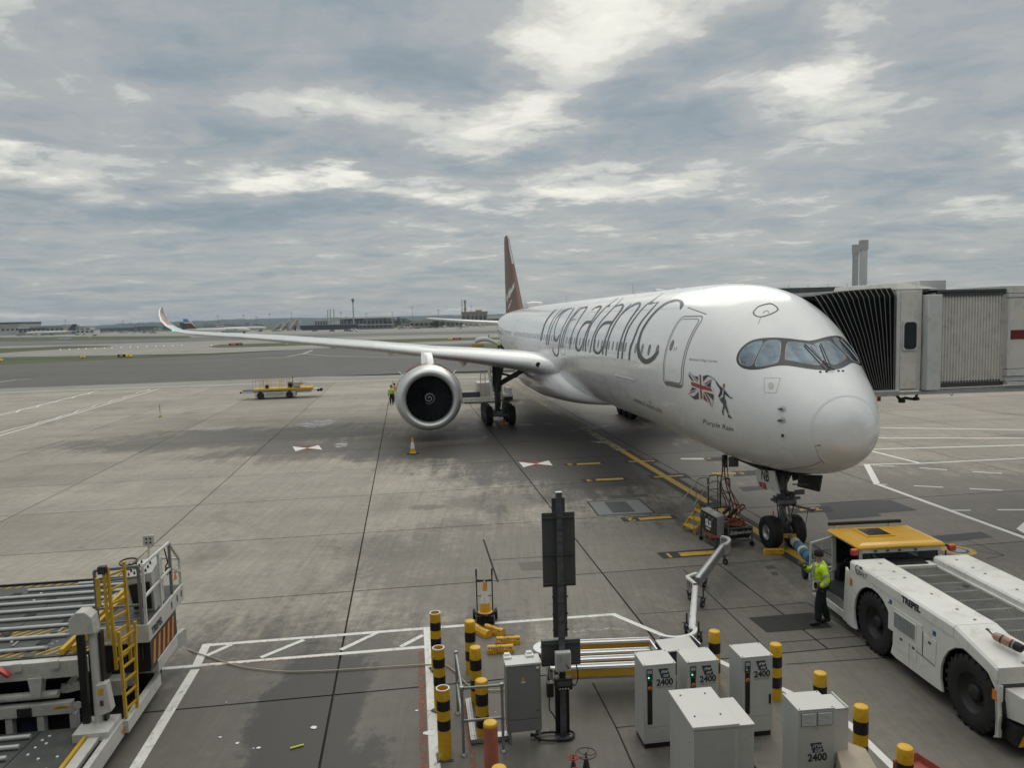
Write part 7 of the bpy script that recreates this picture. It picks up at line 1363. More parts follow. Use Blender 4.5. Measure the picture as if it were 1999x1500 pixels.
def person(P, heading, label, J, jacket=HV, hat=True, group=None, bag=False, sc=1.0):
    t = thing('person', label, 'person', P, R(heading - 90), group); t.scale = (sc, sc, sc)
    g = lambda k: J[k]
    pel = (0, 0, .95); ch = (J.get('lean', 0), J.get('leany', 0), 1.32); nk = (ch[0], ch[1] + .015, 1.50); hd = (nk[0], nk[1] + .03, 1.66)
    def c4(p, r_): return (p[0], p[1], p[2], r_)
    mid = lambda a, b, t_=.5: tuple(x * (1 - t_) + y * t_ for x, y in zip(a, b))
    # continuous body: trunk, limbs, neck and head
    body = [[c4(pel, .13), c4(mid(pel, ch), .125), c4(ch, .15), c4(nk, .055), c4((hd[0], hd[1] - .01, hd[2] - .06), .075), c4((hd[0], hd[1], hd[2] + .04), .085)]]
    for s in ('L', 'R'):
        body.append([c4(pel, .13), c4(g('hip' + s), .085), c4(g('knee' + s), .055), c4(g('ank' + s), .038)]); body.append([c4(ch, .15), c4(g('sho' + s), .06), c4(g('elb' + s), .042), c4(g('wri' + s), .03)])
    skin('body', body, SKINP, t)
    # face: nose, ears, eyes
    mb = MB(); f0 = Vector((hd[0], hd[1] + .085, hd[2] - .02)); mb.loft([[f0 + Vector((-.012, -.01, .03)), f0 + Vector((.012, -.01, .03)), f0 + Vector((0, .0, .035))], [f0 + Vector((-.018, 0, -.02)), f0 + Vector((.018, 0, -.02)), f0 + Vector((0, .03, -.012))]]); mb.build('nose', SKINP, t)
    for s in (-1, 1):
        mb = MB(); mb.lathe([(0, -.006), (.018, -.004), (.022, .004), (0, .008)], 10, 'x', (hd[0] + s * .088, hd[1] + .0, hd[2] - .02)); mb.build('ear', SKINP, t); mb = MB(); mb.lathe([(0, -.004), (.009, 0), (0, .005)], 8, 'y', (hd[0] + s * .033, hd[1] + .080, hd[2] + .015)); mb.build('eye', BLKP, t)
    mb = MB(); mb.cbox((hd[0], hd[1] + .082, hd[2] - .065), (.045, .008, .008)); mb.build('mouth', RUST, t)
    if hat: mb = MB(); mb.lathe([(.100, -.01), (.106, .0), (.108, .035), (.102, .08), (.075, .12), (.03, .137), (0, .139)], 20, 'z', (hd[0], hd[1] - .008, hd[2] + .012)); mb.build('knitted_hat', KNIT, t, ang=80)
    # clothes
    for s in ('L', 'R'): pass
    skin('trousers', [[c4((0, 0, 1.0), .15), c4(pel, .155), c4(g('hipL'), .118), c4(mid(g('hipL'), g('kneeL')), .112), c4(g('kneeL'), .095), c4(mid(g('kneeL'), g('ankL')), .088), c4(mid(g('kneeL'), g('ankL'), .93), .082)], [c4(pel, .155), c4(g('hipR'), .118), c4(mid(g('hipR'), g('kneeR')), .112), c4(g('kneeR'), .095), c4(mid(g('kneeR'), g('ankR')), .088), c4(mid(g('kneeR'), g('ankR'), .93), .082)]], NAVYC, t)
    jc = [[(0, 0, .98, .165), (0, .0, 1.08, .165), c4(mid(pel, ch, .7), .17), c4(ch, .178), (ch[0], ch[1], 1.42, .15), (nk[0], nk[1] - .01, 1.51, .085)]]
    for s in ('L', 'R'): jc.append([c4(ch, .178), c4(g('sho' + s), .098), c4(mid(g('sho' + s), g('elb' + s)), .085), c4(g('elb' + s), .076), c4(mid(g('elb' + s), g('wri' + s), .82), .062)])
    skin('jacket', jc, jacket, t)
    def band(pa, pb, tq, r_, w=.05, mt=REFL, name='reflective_band'):
        a, b = Vector(pa), Vector(pb); d = (b - a).normalized(); c_ = a + (b - a) * tq; mb = MB(); mb.tube([c_ - d * w / 2, c_ + d * w / 2], [r_, r_], 18, caps=False); o = mb.build(name, mt, t); return o
    for zz_ in (1.10,): band((0, 0, zz_), (0, 0, zz_ + .1), 0, .176)
    for s in ('L', 'R'): band(g('elb' + s), g('wri' + s), .25, .078); band(g('elb' + s), g('wri' + s), .86, .068, .05, BLKP, 'cuff'); band(g('sho' + s), g('elb' + s), .55, .088)
    band((0, 0, .93), (0, 0, 1.0), .0, .168, .10, BLKP, 'belt')
    for s in (-1, 1):
        mb = MB(); cx0 = ch[0] + s * .09; mb.tube([(cx0, ch[1] - .168, 1.16), (cx0, ch[1] - .175, 1.30), (cx0, ch[1] - .13, 1.44), (cx0, ch[1] - .0, 1.51), (cx0, ch[1] + .13, 1.43), (cx0, ch[1] + .17, 1.30), (cx0, ch[1] + .165, 1.16)], .022, 6); mb.build('brace_band', REFL, t)
    for s in ('L', 'R'):
        a, toe = Vector(g('ank' + s)), Vector(g('toe' + s)); hl = a - (toe - a) * .28; hl.z = toe.z + .012
        skin('boot', [[(a.x, a.y, a.z + .07, .058), (a.x, a.y, a.z, .055), (hl.x, hl.y, hl.z + .03, .045)], [(a.x, a.y, a.z, .055), (*(a * .45 + toe * .55 - Vector((0, 0, .005))), .05), (toe.x, toe.y, toe.z + .02, .042)]], BOOT, t)
        # gloved hand with five separate fingers
        w_, e_ = Vector(g('wri' + s)), Vector(g('elb' + s)); d = (w_ - e_).normalized(); sx_ = d.cross(Vector((0, 1, .2))).normalized(); up = sx_.cross(d); sd = -1 if s == 'L' else 1; ch_ = [[(*w_, .028), (*(w_ + d * .05), .036), (*(w_ + d * .085), .034)]]
        for k, (o_, l_) in enumerate(((-.028, .068), (-.010, .078), (.010, .072), (.027, .056))):
            b_ = w_ + d * .088 + sx_ * o_; m_ = b_ + d * l_ * .5 + up * .012; ch_.append([(*(w_ + d * .05), .036), (*b_, .0105), (*m_, .010), (*(m_ + d * l_ * .3 + up * .035), .009)])
        b_ = w_ + d * .035 + sx_ * (-.035); ch_.append([(*(w_ + d * .05), .036), (*b_, .013), (*(b_ + d * .035 - sx_ * .018 + up * .02), .0115), (*(b_ + d * .06 - sx_ * .012 + up * .035), .010)])
        skin('gloved_hand', ch_, GLOVE, t)
    return t
def pose(**k):
    J = dict(hipL=(-.09, 0, .90), hipR=(.09, 0, .90), kneeL=(-.10, .03, .50), kneeR=(.10, .03, .50), ankL=(-.11, 0, .10), ankR=(.11, 0, .10), toeL=(-.12, .20, .03), toeR=(.12, .20, .03), shoL=(-.20, 0, 1.42), shoR=(.20, 0, 1.42), elbL=(-.27, -.04, 1.14), elbR=(.27, -.04, 1.14), wriL=(-.26, .08, .90), wriR=(.26, .08, .90)); J.update(k); return J
person(G(1603, 1221), 166, 'worker in bright yellow hi-vis jacket and black hat standing at the tug door', pose(kneeL=(-.10, .08, .50), ankL=(-.11, .08, .10), toeL=(-.11, .28, .03), kneeR=(.10, -.04, .50), ankR=(.12, -.16, .10), toeR=(.13, .05, .03), elbL=(-.26, -.10, 1.15), wriL=(-.22, .10, .95), elbR=(.20, .24, 1.22), wriR=(.06, .40, 1.40), leany=.03), sc=1.05)
person(G(765, 790), 262, 'worker in yellow hi-vis jacket and dark trousers standing beside the engine', pose(), group='workers by the engine')
person(G(770.5, 785), 60, 'worker in orange hi-vis jacket half hidden behind the one in yellow', pose(), jacket=HO, group='workers by the engine')

# ================================================================== TOW TRACTOR
t = thing('tow_tractor', 'long white aircraft tow tractor with a yellow cab roof and deep black tyres', 'aircraft tug', (8.2, 18.5, 0), R(-86)); TG = t
YA, YB, HW = -.40, 2.50, .86
def arch(cx, cz, r_, a0, a1, n=10): return [(cx + r_ * math.cos(R(a0 + (a1 - a0) * i / n)), cz + r_ * math.sin(R(a0 + (a1 - a0) * i / n))) for i in range(n + 1)]
W1, W2, WZ, WR_ = 2.17, 5.35, .67, .67
sidep = [(1.06, .22), (1.06, 1.50), (1.20, 1.56), (2.31, 1.56), (4.93, 1.53), (6.08, 1.22), (6.08, .30), (5.98, .22)]
archR = arch(W2, WZ - .02, .80, -34, 205, 14)      # from rear bottom over to front bottom
archF = arch(W1, WZ - .02, .80, -25, 212, 14)
poly = [(1.06, .20), (1.06, 1.50), (1.22, 1.56), (2.31, 1.56), (4.93, 1.53), (6.08, 1.26), (6.08, .24)] + archR + [(4.4, .30), (3.1, .28)] + archF + [(1.32, .20)]
for ya, yb in ((YA, YA + .05), (YB - .05, YB)):
    mb = MB(); mb.prism(poly, ya, yb, 'y'); mb.build('side_panel', TUGW, t, smooth=False, bevel=.006)
for ya, yb in ((YA + .051, YA + .62), (YB - .62, YB - .051)):
    for (cx, pts) in ((W1, arch(W1, WZ - .02, .81, -25, 212, 14)), (W2, arch(W2, WZ - .02, .81, -34, 205, 14))):
        mb = MB(); P = pts; Q = [(cx + (x - cx) * 1.02, WZ + (z - WZ) * 1.02) for x, z in pts]; n = len(P); V = [(x, y, z) for y in (ya, yb) for x, z in P] + [(x, y, z) for y in (ya, yb) for x, z in Q]
        mb.add(V, [(i, i + 1, n + i + 1, n + i) for i in range(n - 1)]); mb.build('wheel_arch', BLKP, t)
def hood(x0, x1, z0, z1, ya, yb, nm='hood_panel'):
    zl = 1.565 - .0; mb = MB(); b0, b1 = z0 - .24, z1 - .24; ch = .045
    ring = lambda x, z, b: [(x, ya, b), (x, ya, z - ch), (x, ya + ch, z), (x, yb - ch, z), (x, yb, z - ch), (x, yb, b)]
    mb.loft([ring(x0, z0, b0), ring(x1, z1, b1)]); return mb.build(nm, TUGW, t, smooth=False, bevel=.006)
for ya, yb, s in ((YA - .015, YA + HW, 1), (YB - HW, YB + .015, -1)):
    hood(1.20, 2.305, 1.80, 1.80, ya, yb); hood(2.315, 4.925, 1.80, 1.77, ya, yb); hood(4.935, 6.09, 1.77, 1.49, ya, yb)
    for x, z in ((1.55, 1.80), (2.1, 1.80), (2.5, 1.80), (3.45, 1.79), (4.25, 1.782), (4.75, 1.773), (5.1, 1.735), (6.0, 1.52)):
        for yy in ((ya + yb) / 2 + .1 * s,): mb = MB(); mb.lathe([(.032, 0), (.028, .014), (.014, .024), (0, .026)], 14, 'z', (x, yy, z - .002)); mb.build('bolt', GALV if x not in (3.45, 4.25) else BROWN, t)
# inner body, deck and gratings
mb = MB(); mb.box(1.1, 6.05, YA + .63, YB - .63, .35, 1.50); mb.build('chassis', BLKP, t)
for ya, yb in ((YA + .06, YA + .62), (YB - .62, YB - .06)): mb = MB(); mb.box(3.02, 4.5, ya, yb, .35, 1.5); mb.box(6.0, 6.05, ya, yb, .3, 1.2); mb.build('inner_body', DKG, t)
for ya, yb in ((YA + HW - .02, YA + HW + .05), (YB - HW - .05, YB - HW + .02)): mb = MB(); mb.box(1.25, 6.05, ya, yb, 1.45, 1.63); mb.build('deck_edge', TUGW, t, smooth=False)
GRT = M('grating_steel', (.27, .27, .26), .5, .5, var=.2, dirt=.3); gx = 1.42; gw = .485
for k in range(9):
    x0, x1, y0, y1 = gx + k * .50, gx + k * .50 + gw, YA + HW + .055, YB - HW - .055
    mb = MB(); mb.box(x0, x1, y0, y0 + .02, 1.575, 1.60); mb.box(x0, x1, y1 - .02, y1, 1.575, 1.60); mb.box(x0, x0 + .02, y0, y1, 1.575, 1.60); mb.box(x1 - .02, x1, y0, y1, 1.575, 1.60); g_ = mb.build('grating', GRT, t, smooth=False)
    mb = MB(); n = 20
    for i in range(n): y = y0 + (y1 - y0) * (i + .5) / n; mb.box(x0 + .02, x1 - .02, y - .006, y + .006, 1.578, 1.598)
    for i in range(8): x = x0 + (x1 - x0) * (i + .5) / 8; mb.box(x - .005, x + .005, y0 + .02, y1 - .02, 1.580, 1.594)
    o = mb.build('grating_bars', GRT, g_, smooth=False); o['kind'] = 'stuff'
    mb = MB(); mb.box(x0 + .02, x1 - .02, y0 + .02, y1 - .02, 1.540, 1.550); mb.build('grating_pan', BLKP, g_, smooth=False)
    if k in (2, 4): mb = MB(); mb.lathe([(.0, 0), (.07, 0), (.075, .004), (0, .006)], 16, 'z', ((x0 + x1) / 2, y1 - .16 if k == 2 else y0 + .15, 1.601)); mb.build('filler_cap', BLK, g_)
mb = MB(); mb.box(1.1, 1.40, YA + HW + .03, YB - HW - .03, 1.55, 1.66); mb.build('deck_plate', TUGW, t, smooth=False, bevel=.008); mb = MB(); mb.box(1.0, 1.32, YA + HW + .1, YB - HW - .2, 1.661, 1.69); mb.build('cable_duct', BLKP, t, smooth=False)
# wheels
def bigwheel(x, y, s, name='wheel'):
    tt = MB(); w = .50; tt.lathe([(.36, -w * .42), (.50, -w * .5), (.61, -w * .48), (WR_, -w * .40), (WR_, -w * .06), (WR_ - .02, -w * .05), (WR_ - .02, w * .05), (WR_, w * .06), (WR_, w * .40), (.61, w * .48), (.50, w * .5), (.36, w * .42)], 48, 'y', (x, y, WR_), closed=True); o = tt.build(name, BLK, t, ang=30)
    for k in range(24):
        a = 2 * math.pi * k / 24; 
        for q in (-1, 1): mb = MB(); mb.m = Matrix.Translation((x, y, WR_)) @ Matrix.Rotation(-a + (0 if q > 0 else math.pi / 24), 4, 'Y'); mb.hexa([(.60, q * .04, -.025), (WR_ + .012, q * .04, -.03), (WR_ + .012, q * .235, -.05), (.59, q * .252, -.05), (.60, q * .04, .03), (WR_ + .012, q * .04, .025), (WR_ + .012, q * .235, .005), (.59, q * .252, .005)]); mb.build('tread_block', BLK, o, smooth=False)
    rm = MB(); rm.lathe([(.0, s * .13), (.15, s * .13), (.16, s * .10), (.24, s * .09), (.30, s * .12), (.36, s * .20), (.40, s * .215), (.40, -s * .2), (0, -s * .2)], 32, 'y', (x, y, WR_)); rm.build('rim', M('rim_black', (.018, .018, .019), .5, .2, var=.3, dirt=.4, dcol=(.09, .08, .07)), o, ang=30)
    rm = MB(); rm.lathe([(.0, s * .19), (.12, s * .185), (.15, s * .16), (.16, s * .11)], 24, 'y', (x, y, WR_)); rm.build('hub', MT['rim_black'], o, ang=40)
for x in (W1, W2): bigwheel(x, YA + .26, -1); bigwheel(x, YB - .26, 1)
# prints and fittings on the near side
put_text('maker_lettering', 'TREPEL', .185, PRINTD, t, (3.60, YA - .019, 1.655), (1, 0, 0), (0, 0, 1), bold=.012, sx=1.05)
def cobalt(o, ex, ey, par, s=1.0):
    o = Vector(o); ex = Vector(ex); ey = Vector(ey); put_text('emblem_lettering', 'OBALT', .13 * s, PRINTD, par, o + ex * .10 * s - ey * .02 * s, ex, ey, bold=.003)
    mb = MB(); pts = [(-.04 + .10 * math.cos(R(a)), .02 + .10 * math.sin(R(a))) for a in range(60, 310, 18)]; n = len(pts); V = []
    for i, (x, y) in enumerate(pts): w_ = .014 + .012 * math.sin(math.pi * i / (n - 1)); k = 1 - w_ / .10; V += [o + ex * x * s + ey * y * s, o + ex * (-.04 + (x + .04) * k) * s + ey * (.02 + (y - .02) * k) * s]
    mb.add(V, [(2 * i, 2 * i + 2, 2 * i + 3, 2 * i + 1) for i in range(n - 1)]); mb.build('emblem_ring', PRINTD, par, normals=False)
    mb = MB(); mb.add([o + ex * x * s + ey * y * s for x, y in ((.0, .09), (.05, .13), (.08, .11), (.13, .15), (.11, .10), (.16, .08), (.06, .07))], [(0, 1, 2, 3, 4, 5, 6)]); mb.build('emblem_bird', PRINTD, par, normals=False)
cobalt((1.60, YA - .019, 1.66), (1, 0, 0), (0, 0, 1), t, 1.15)
mb = MB(); mb.box(2.80, 3.98, YA - .012, YA - .001, .82, 1.36); mb.build('engine_hatch', TUGW, t, smooth=False, bevel=.003); fr_ = (3.02, 3.78)
mb = MB(); mb.box(3.0, 3.80, YA - .024, YA - .0125, .93, 1.30); gf = mb.build('grille_frame', TUGW, t, smooth=False, bevel=.004); mb = MB(); mb.box(3.04, 3.76, YA - .0265, YA - .0245, .96, 1.27); mb.build('grille_back', DKG, gf, smooth=False)
for i in range(14): z = .97 + i * .0215; mb = MB(); mb.box(3.04, 3.76, YA - .034, YA - .027, z, z + .008); mb.build('grille_slat', GREY, gf, smooth=False)
for x in (3.18, 3.32, 3.46, 3.60): mb = MB(); mb.box(x, x + .012, YA - .038, YA - .0345, .96, 1.27); mb.build('grille_bar', GREY, gf, smooth=False)
for (x0, x1, z0, z1) in ((3.0, 3.55, .52, .88), (3.60, 3.80, .52, .88), (4.02, 4.42, .78, 1.22)): mb = MB(); mb.box(x0, x1, YA - .010, YA - .001, z0, z1); pn = mb.build('access_panel', TUGW, t, smooth=False, bevel=.003); mb = MB(); mb.box((x0 + x1) / 2 - .04, (x0 + x1) / 2 + .05, YA - .014, YA - .0105, z1 - .13, z1 - .08); mb.build('latch', DKG, pn)
for a, b in (((2.78, 1.40), (2.98, .80)), ((2.98, .80), (4.40, .72)), ((4.00, 1.25), (4.00, .74))): mb = MB(); mb.bar((a[0], YA - .003, a[1]), (b[0], YA - .003, b[1]), .012, .008); mb.build('panel_gap', BLKP, t)
for x, z in ((2.86, 1.42), (4.35, 1.36)): mb = MB(); mb.box(x - .05, x + .05, YA - .003, YA - .001, z - .05, z + .05); mb.build('blue_sticker', M('sticker_blue', (.04, .10, .22), .5), t, smooth=False)
for x, z in ((1.24, 1.28), (6.02, .98)): mb = MB(); mb.box(x - .06, x + .05, YA - .005, YA - .001, z - .09, z + .09); mb.build('orange_reflector', M('reflector_orange', (.65, .22, .02), .3), t, smooth=False)
for x, z, h_ in ((3.34, .50, .18), (3.50, .46, .24), (3.62, .44, .16), (3.72, .40, .10)): mb = MB(); mb.add([(x, YA - .0025, z - h_ / 2), (x + .035, YA - .0025, z - h_ / 2 - .01), (x + .03, YA - .0025, z + h_ / 2), (x + .012, YA - .0025, z + h_ / 2)], [(0, 1, 2, 3)]); mb.build('paint_scrape', PRINTW, t)
# cab
CX0, CX1, CY0, CY1, CZ = -.40, .92, .0, 1.95, 1.96
mb = MB(); mb.box(-.75, 1.05, YA + .35, YB - .35, .42, .72); mb.build('cab_floor', DKG, t); mb = MB(); mb.box(-.72, 1.05, YA + .04, YA + .36, .22, .40); mb.build('cab_step', TUGW, t, smooth=False, bevel=.01)
for i in range(7): mb = MB(); mb.box(-.66, 1.0, YA + .07 + i * .04, YA + .09 + i * .04, .401, .418); mb.build('step_tread', GRT, t, smooth=False)
mb = MB(); mb.hexa([(.86, YA, .22), (1.055, YA, .22), (1.055, YA + .06, .22), (.86, YA + .06, .22), (.96, YA, 1.56), (1.055, YA, 1.50), (1.055, YA + .06, 1.50), (.96, YA + .06, 1.56)]); mb.build('fender_panel', TUGW, t, smooth=False, bevel=.015)
mb = MB(); mb.box(-.80, -.70, YA + .05, YB - .05, .22, .95); mb.build('front_bumper', TUGW, t, smooth=False, bevel=.02); mb = MB(); mb.box(.0, 1.05, YB - .5, YB - .04, .3, 1.5); mb.build('cab_flank', TUGW, t, smooth=False, bevel=.02)
mb = MB(); mb.box(-.68, -.30, CY0 + .1, CY1 - .1, .73, 1.2); mb.build('dashboard', BLKP, t, bevel=.04); mb = MB(); mb.box(CX1 + .03, 1.05, CY0, CY1, .72, 1.58); mb.build('rear_bulkhead', TUGW, t, smooth=False)
for y in (.35, 1.25): mb = MB(); mb.box(.15, .60, y, y + .5, .74, 1.05); mb.box(.52, .66, y, y + .5, 1.05, 1.6); mb.build('seat', BLKP, t, bevel=.04)
mb = MB(); mb.tube([(-.1 + .17 * math.cos(R(a)) * .5, .28 + .17 * math.sin(R(a)), 1.28 + .17 * math.cos(R(a)) * .8) for a in range(0, 360, 20)], .016, 8, closed=True); mb.tube([(-.1, .28, 1.28), (-.4, .28, 1.1)], .025, 8); mb.build('steering_wheel', BLKP, t)
mb = MB(); mb.tube([(.55, .12, 1.36), (.80, -.05, 1.38)], .05, 10); mb.build('armrest', BLKP, t)
for x, y in ((CX0, CY0), (CX1, CY0), (CX0, CY1), (CX1, CY1)): mb = MB(); mb.hexa([(x - .03, y - .03, .72), (x + .03, y - .03, .72), (x + .03, y + .03, .72), (x - .03, y + .03, .72), (x - .03, y - .03, CZ), (x + .03, y - .03, CZ), (x + .03, y + .03, CZ), (x - .03, y + .03, CZ)]); mb.build('cab_pillar', LGREY, t, bevel=.006)
mb = MB(); mb.box(CX1 - .02, CX1 + .05, CY0, CY1, CZ - .10, CZ - .002); mb.build('rear_header', LGREY, t, smooth=False, bevel=.005); mb = MB(); mb.box(CX1, CX1 + .012, CY0 + .04, CY1 - .04, 1.59, CZ - .11); rw = mb.build('rear_window', GLASS, t, smooth=False)
for y in (CY0 + .03, CY0 + 1.15, CY0 + 1.45, CY1 - .04): mb = MB(); mb.box(CX1 + .014, CX1 + .024, y - .012, y + .012, 1.59, CZ - .11); mb.build('glazing_bar', BLKP, rw)
mb = MB(); mb.tube([(CX1 + .03, .25, 1.83), (CX1 + .03, .32, 1.66)], .008, 5); mb.tube([(CX1 + .03, 1.0, 1.83), (CX1 + .03, .72, 1.74)], .008, 5); mb.build('wiper', BLKP, rw)
for y in (.3, .6, .9, 1.3): mb = MB(); mb.box(CX1 + .05, CX1 + .065, y, y + .07, CZ - .07, CZ - .03); mb.build('clip', DKG, t)
CYEL = M('cab_roof_amber', (.72, .40, .025), .32, var=.06, coat=.5, dirt=.12, dcol=(.5, .28, .04), scale=1.5)
def rr4(x0, x1, y0, y1, z): return [(x0, y0, z), (x1, y0, z), (x1, y1, z), (x0, y1, z)]
mb = MB(); mb.loft([rr4(-.50, 1.0, -.10, 2.05, CZ), rr4(-.53, 1.02, -.12, 2.07, CZ + .05), rr4(-.48, .98, -.07, 2.02, CZ + .10), rr4(-.38, .86, .06, 1.88, CZ + .13)]); rf = mb.build('cab_roof', CYEL, t, smooth=False, bevel=.015)
mb = MB(); mb.box(-.25, .45, .42, 1.15, CZ + .132, CZ + .155); mb.build('hatch_frame', CYEL, rf, smooth=False, bevel=.006); mb = MB(); mb.box(-.18, .38, .50, 1.07, CZ + .156, CZ + .162); mb.build('roof_window', GLASS, rf, smooth=False)
for y0, y1, x0 in ((1.25, 1.55, .1), (1.45, 1.8, -.2), (1.2, 1.8, .55)): mb = MB(); mb.box(x0, x0 + .06, y0, y1, CZ + .125, CZ + .14); mb.build('roof_rib', CYEL, rf, smooth=False, bevel=.01)
mb = MB(); mb.box(-.62, -.54, -.05, 1.90, CZ + .16, CZ + .24); mb.build('light_bar', BLKP, t, bevel=.01)
for y in (.15, 1.6): mb = MB(); mb.cbox((-.56, y, CZ + .11), (.06, .08, .10)); mb.build('bar_bracket', LGREY, t)
for y, yy in ((-.12, -.22), (2.08, 2.2)):
    mb = MB(); mb.bar((.98, y, CZ + .02), (1.02, yy, CZ - .02), .05); mb.tube([(1.0, y, CZ - .1), (1.0, y, CZ - .45)], .02, 6); br_ = mb.build('lamp_arm', BLKP, t); mb = MB(); mb.box(.98, 1.09, min(yy - .08, yy + .08), yy + .08, CZ - .10, CZ + .02); mb.build('rear_lamp', REDP, br_, bevel=.01); mb = MB(); mb.box(.99, 1.08, yy - .07, yy + .07, CZ + .022, CZ + .045); mb.build('amber_lamp', ORNG, br_)
mb = MB(); mb.box(CX0 - .025, CX0 - .01, CY0 + .04, CY1 - .04, 1.2, CZ - .04); mb.build('windscreen', GLASS, t, smooth=False)
# open door
q = [PT(t, 1583, 1061, 0, -.42), PT(t, 1630, 1047, 0, -.38), PT(t, 1630, 1112, 0, -.38), PT(t, 1581, 1134, 0, -.42)]
for a, b in ((0, 1), (1, 2), (2, 3), (3, 0)): mb = MB(); mb.bar(q[a], q[b], .05, .04); mb.build('door_frame', LGREY, t)
mb = MB(); m1, m2 = q[0] * .55 + q[1] * .45, q[3] * .55 + q[2] * .45; mb.bar(m1, m1 * .25 + m2 * .75, .018); mb.build('door_bar', LGREY, t)
GLT = bpy.data.materials.new('clear_glass'); GLT.use_nodes = True; b_ = GLT.node_tree.nodes['Principled BSDF']; b_.inputs['Base Color'].default_value = (.6, .65, .65, 1); b_.inputs['Roughness'].default_value = .03; b_.inputs['Transmission Weight'].default_value = 1; b_.inputs['IOR'].default_value = 1.1
mb = MB(); mb.add([Vector(p) for p in q], [(0, 1, 2, 3)]); mb.build('door_pane', GLT, t, smooth=False)
# rear end
mb = MB(); mb.box(6.05, 6.10, YA, YB, 1.20, 1.50); rp = mb.build('rear_panel', TUGW, t, smooth=False, bevel=.008); cobalt((6.105, .62, 1.34), (0, 1, 0), (0, 0, 1), rp, 1.0)
mb = MB(); mb.box(6.05, 6.12, YA + .0, YA + .08, .25, 1.19); mb.build('rear_post', TUGW, t, smooth=False, bevel=.01); mb = MB(); mb.box(6.05, 6.10, YA + .10, YB, .28, 1.19); mb.build('rear_face', DKG, t, smooth=False)
mb = MB(); mb.hexa([(6.10, YA + .12, .62), (6.50, YA + .22, .66), (6.50, YB - .22, .66), (6.10, YB - .12, .62), (6.10, YA + .12, 1.14), (6.44, YA + .18, 1.12), (6.44, YB - .18, 1.12), (6.10, YB - .12, 1.14)]); rb = mb.build('rear_box', TUGW, t, smooth=False, bevel=.015)
mb = MB(); mb.lathe([(.02, 0), (.02, .012), (0, .014)], 10, 'x', (6.46, YA + .35, 1.0)); mb.build('bolt', DKG, rb)
mb = MB(); mb.box(6.10, 6.42, YA + .12, YB - .12, .24, .60); hz = mb.build('rear_bumper', BLKP, t, smooth=False, bevel=.01)
for k in range(5): y0 = YA + .14 + k * .22; mb = MB(); mb.add([(6.424, y0, .25), (6.424, y0 + .10, .25), (6.424, y0 + .26, .59), (6.424, y0 + .16, .59)], [(0, 1, 2, 3)]); mb.build('hazard_stripe', YEL, hz)
put_text('maker_lettering', 'TREPEL', .16, REDP, hz, (6.43, .95, .36), (0, 1, 0), (0, 0, 1), bold=.01)
# extinguisher lying on the hood
P = (Matrix.Translation(t.location) @ Matrix.Rotation(R(-86), 4, 'Z')) @ Vector((5.62, YA + .47, 1.66)); fe = thing('fire_extinguisher', 'worn fire extinguisher lying on the sloping rear hood of the tug', 'fire extinguisher', P, R(-58)); fe.scale = (1.15, 1.15, 1.15); FEM = M('scuffed_extinguisher', (.35, .20, .15), .45, var=.2, dirt=.5, dcol=(.45, .42, .38), scale=9)
zc = .075; mb = MB(); mb.m = Matrix.Rotation(R(10), 4, 'Y'); mb.lathe([(.0, -.20), (.03, -.20), (.06, -.16), (.068, -.12), (.068, .12)], 22, 'x', (0, 0, zc)); mb.build('cylinder_body', FEM, fe, ang=50); mb = MB(); mb.m = Matrix.Rotation(R(10), 4, 'Y'); mb.lathe([(.068, .121), (.072, .16), (.066, .23), (.03, .25), (0, .25)], 22, 'x', (0, 0, zc)); mb.build('rubber_foot', BLK, fe, ang=50)
for x in (-.06, .08): mb = MB(); mb.m = Matrix.Rotation(R(10), 4, 'Y'); mb.lathe([(.068, x - .012), (.072, x - .01), (.072, x + .01), (.068, x + .012)], 22, 'x', (0, 0, zc), closed=True); mb.build('strap', BLKP, fe)
mb = MB(); mb.m = Matrix.Rotation(R(10), 4, 'Y'); mb.bar((-.20, 0, zc), (-.30, .03, zc + .03), .025, .012); mb.bar((-.20, 0, zc), (-.30, -.01, zc + .06), .02, .01); mb.build('handle', DKG, fe); mb = MB(); mb.m = Matrix.Rotation(R(10), 4, 'Y'); mb.tube(catmull([(-.20, 0, zc), (-.18, .12, zc - .02), (-.05, .17, zc - .04), (.08, .13, zc - .05), (.12, .08, zc - .03)], 5), .009, 6); mb.build('hose', BLK, fe)

# ================================================================== CARGO LOADER at the left
t = thing('cargo_loader', 'big white and yellow cargo loader with roller decks and a railed control platform', 'cargo loader', (-8.2, 16.3, 0), R(8)); LD = t
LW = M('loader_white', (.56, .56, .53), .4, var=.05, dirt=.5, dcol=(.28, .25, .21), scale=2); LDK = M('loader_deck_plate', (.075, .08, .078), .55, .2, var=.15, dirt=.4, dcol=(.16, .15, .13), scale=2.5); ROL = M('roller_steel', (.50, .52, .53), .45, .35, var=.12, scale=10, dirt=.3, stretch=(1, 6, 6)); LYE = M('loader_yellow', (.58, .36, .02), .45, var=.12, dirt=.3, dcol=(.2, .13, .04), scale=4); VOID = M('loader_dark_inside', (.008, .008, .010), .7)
ZD = 1.66
mb = MB(); mb.box(-6.2, -.30, -2.75, 1.55, ZD - .12, ZD); dk = mb.build('main_deck', LDK, t, smooth=False)
HZM = M('deck_hazard_yellow', (.42, .28, .04), .6, var=.2, dirt=.7, dcol=(.1, .095, .085), scale=5)
ys_ = [1.30, 1.05, .62, .18, -.30, -.80, -1.30, -1.85, -2.42]
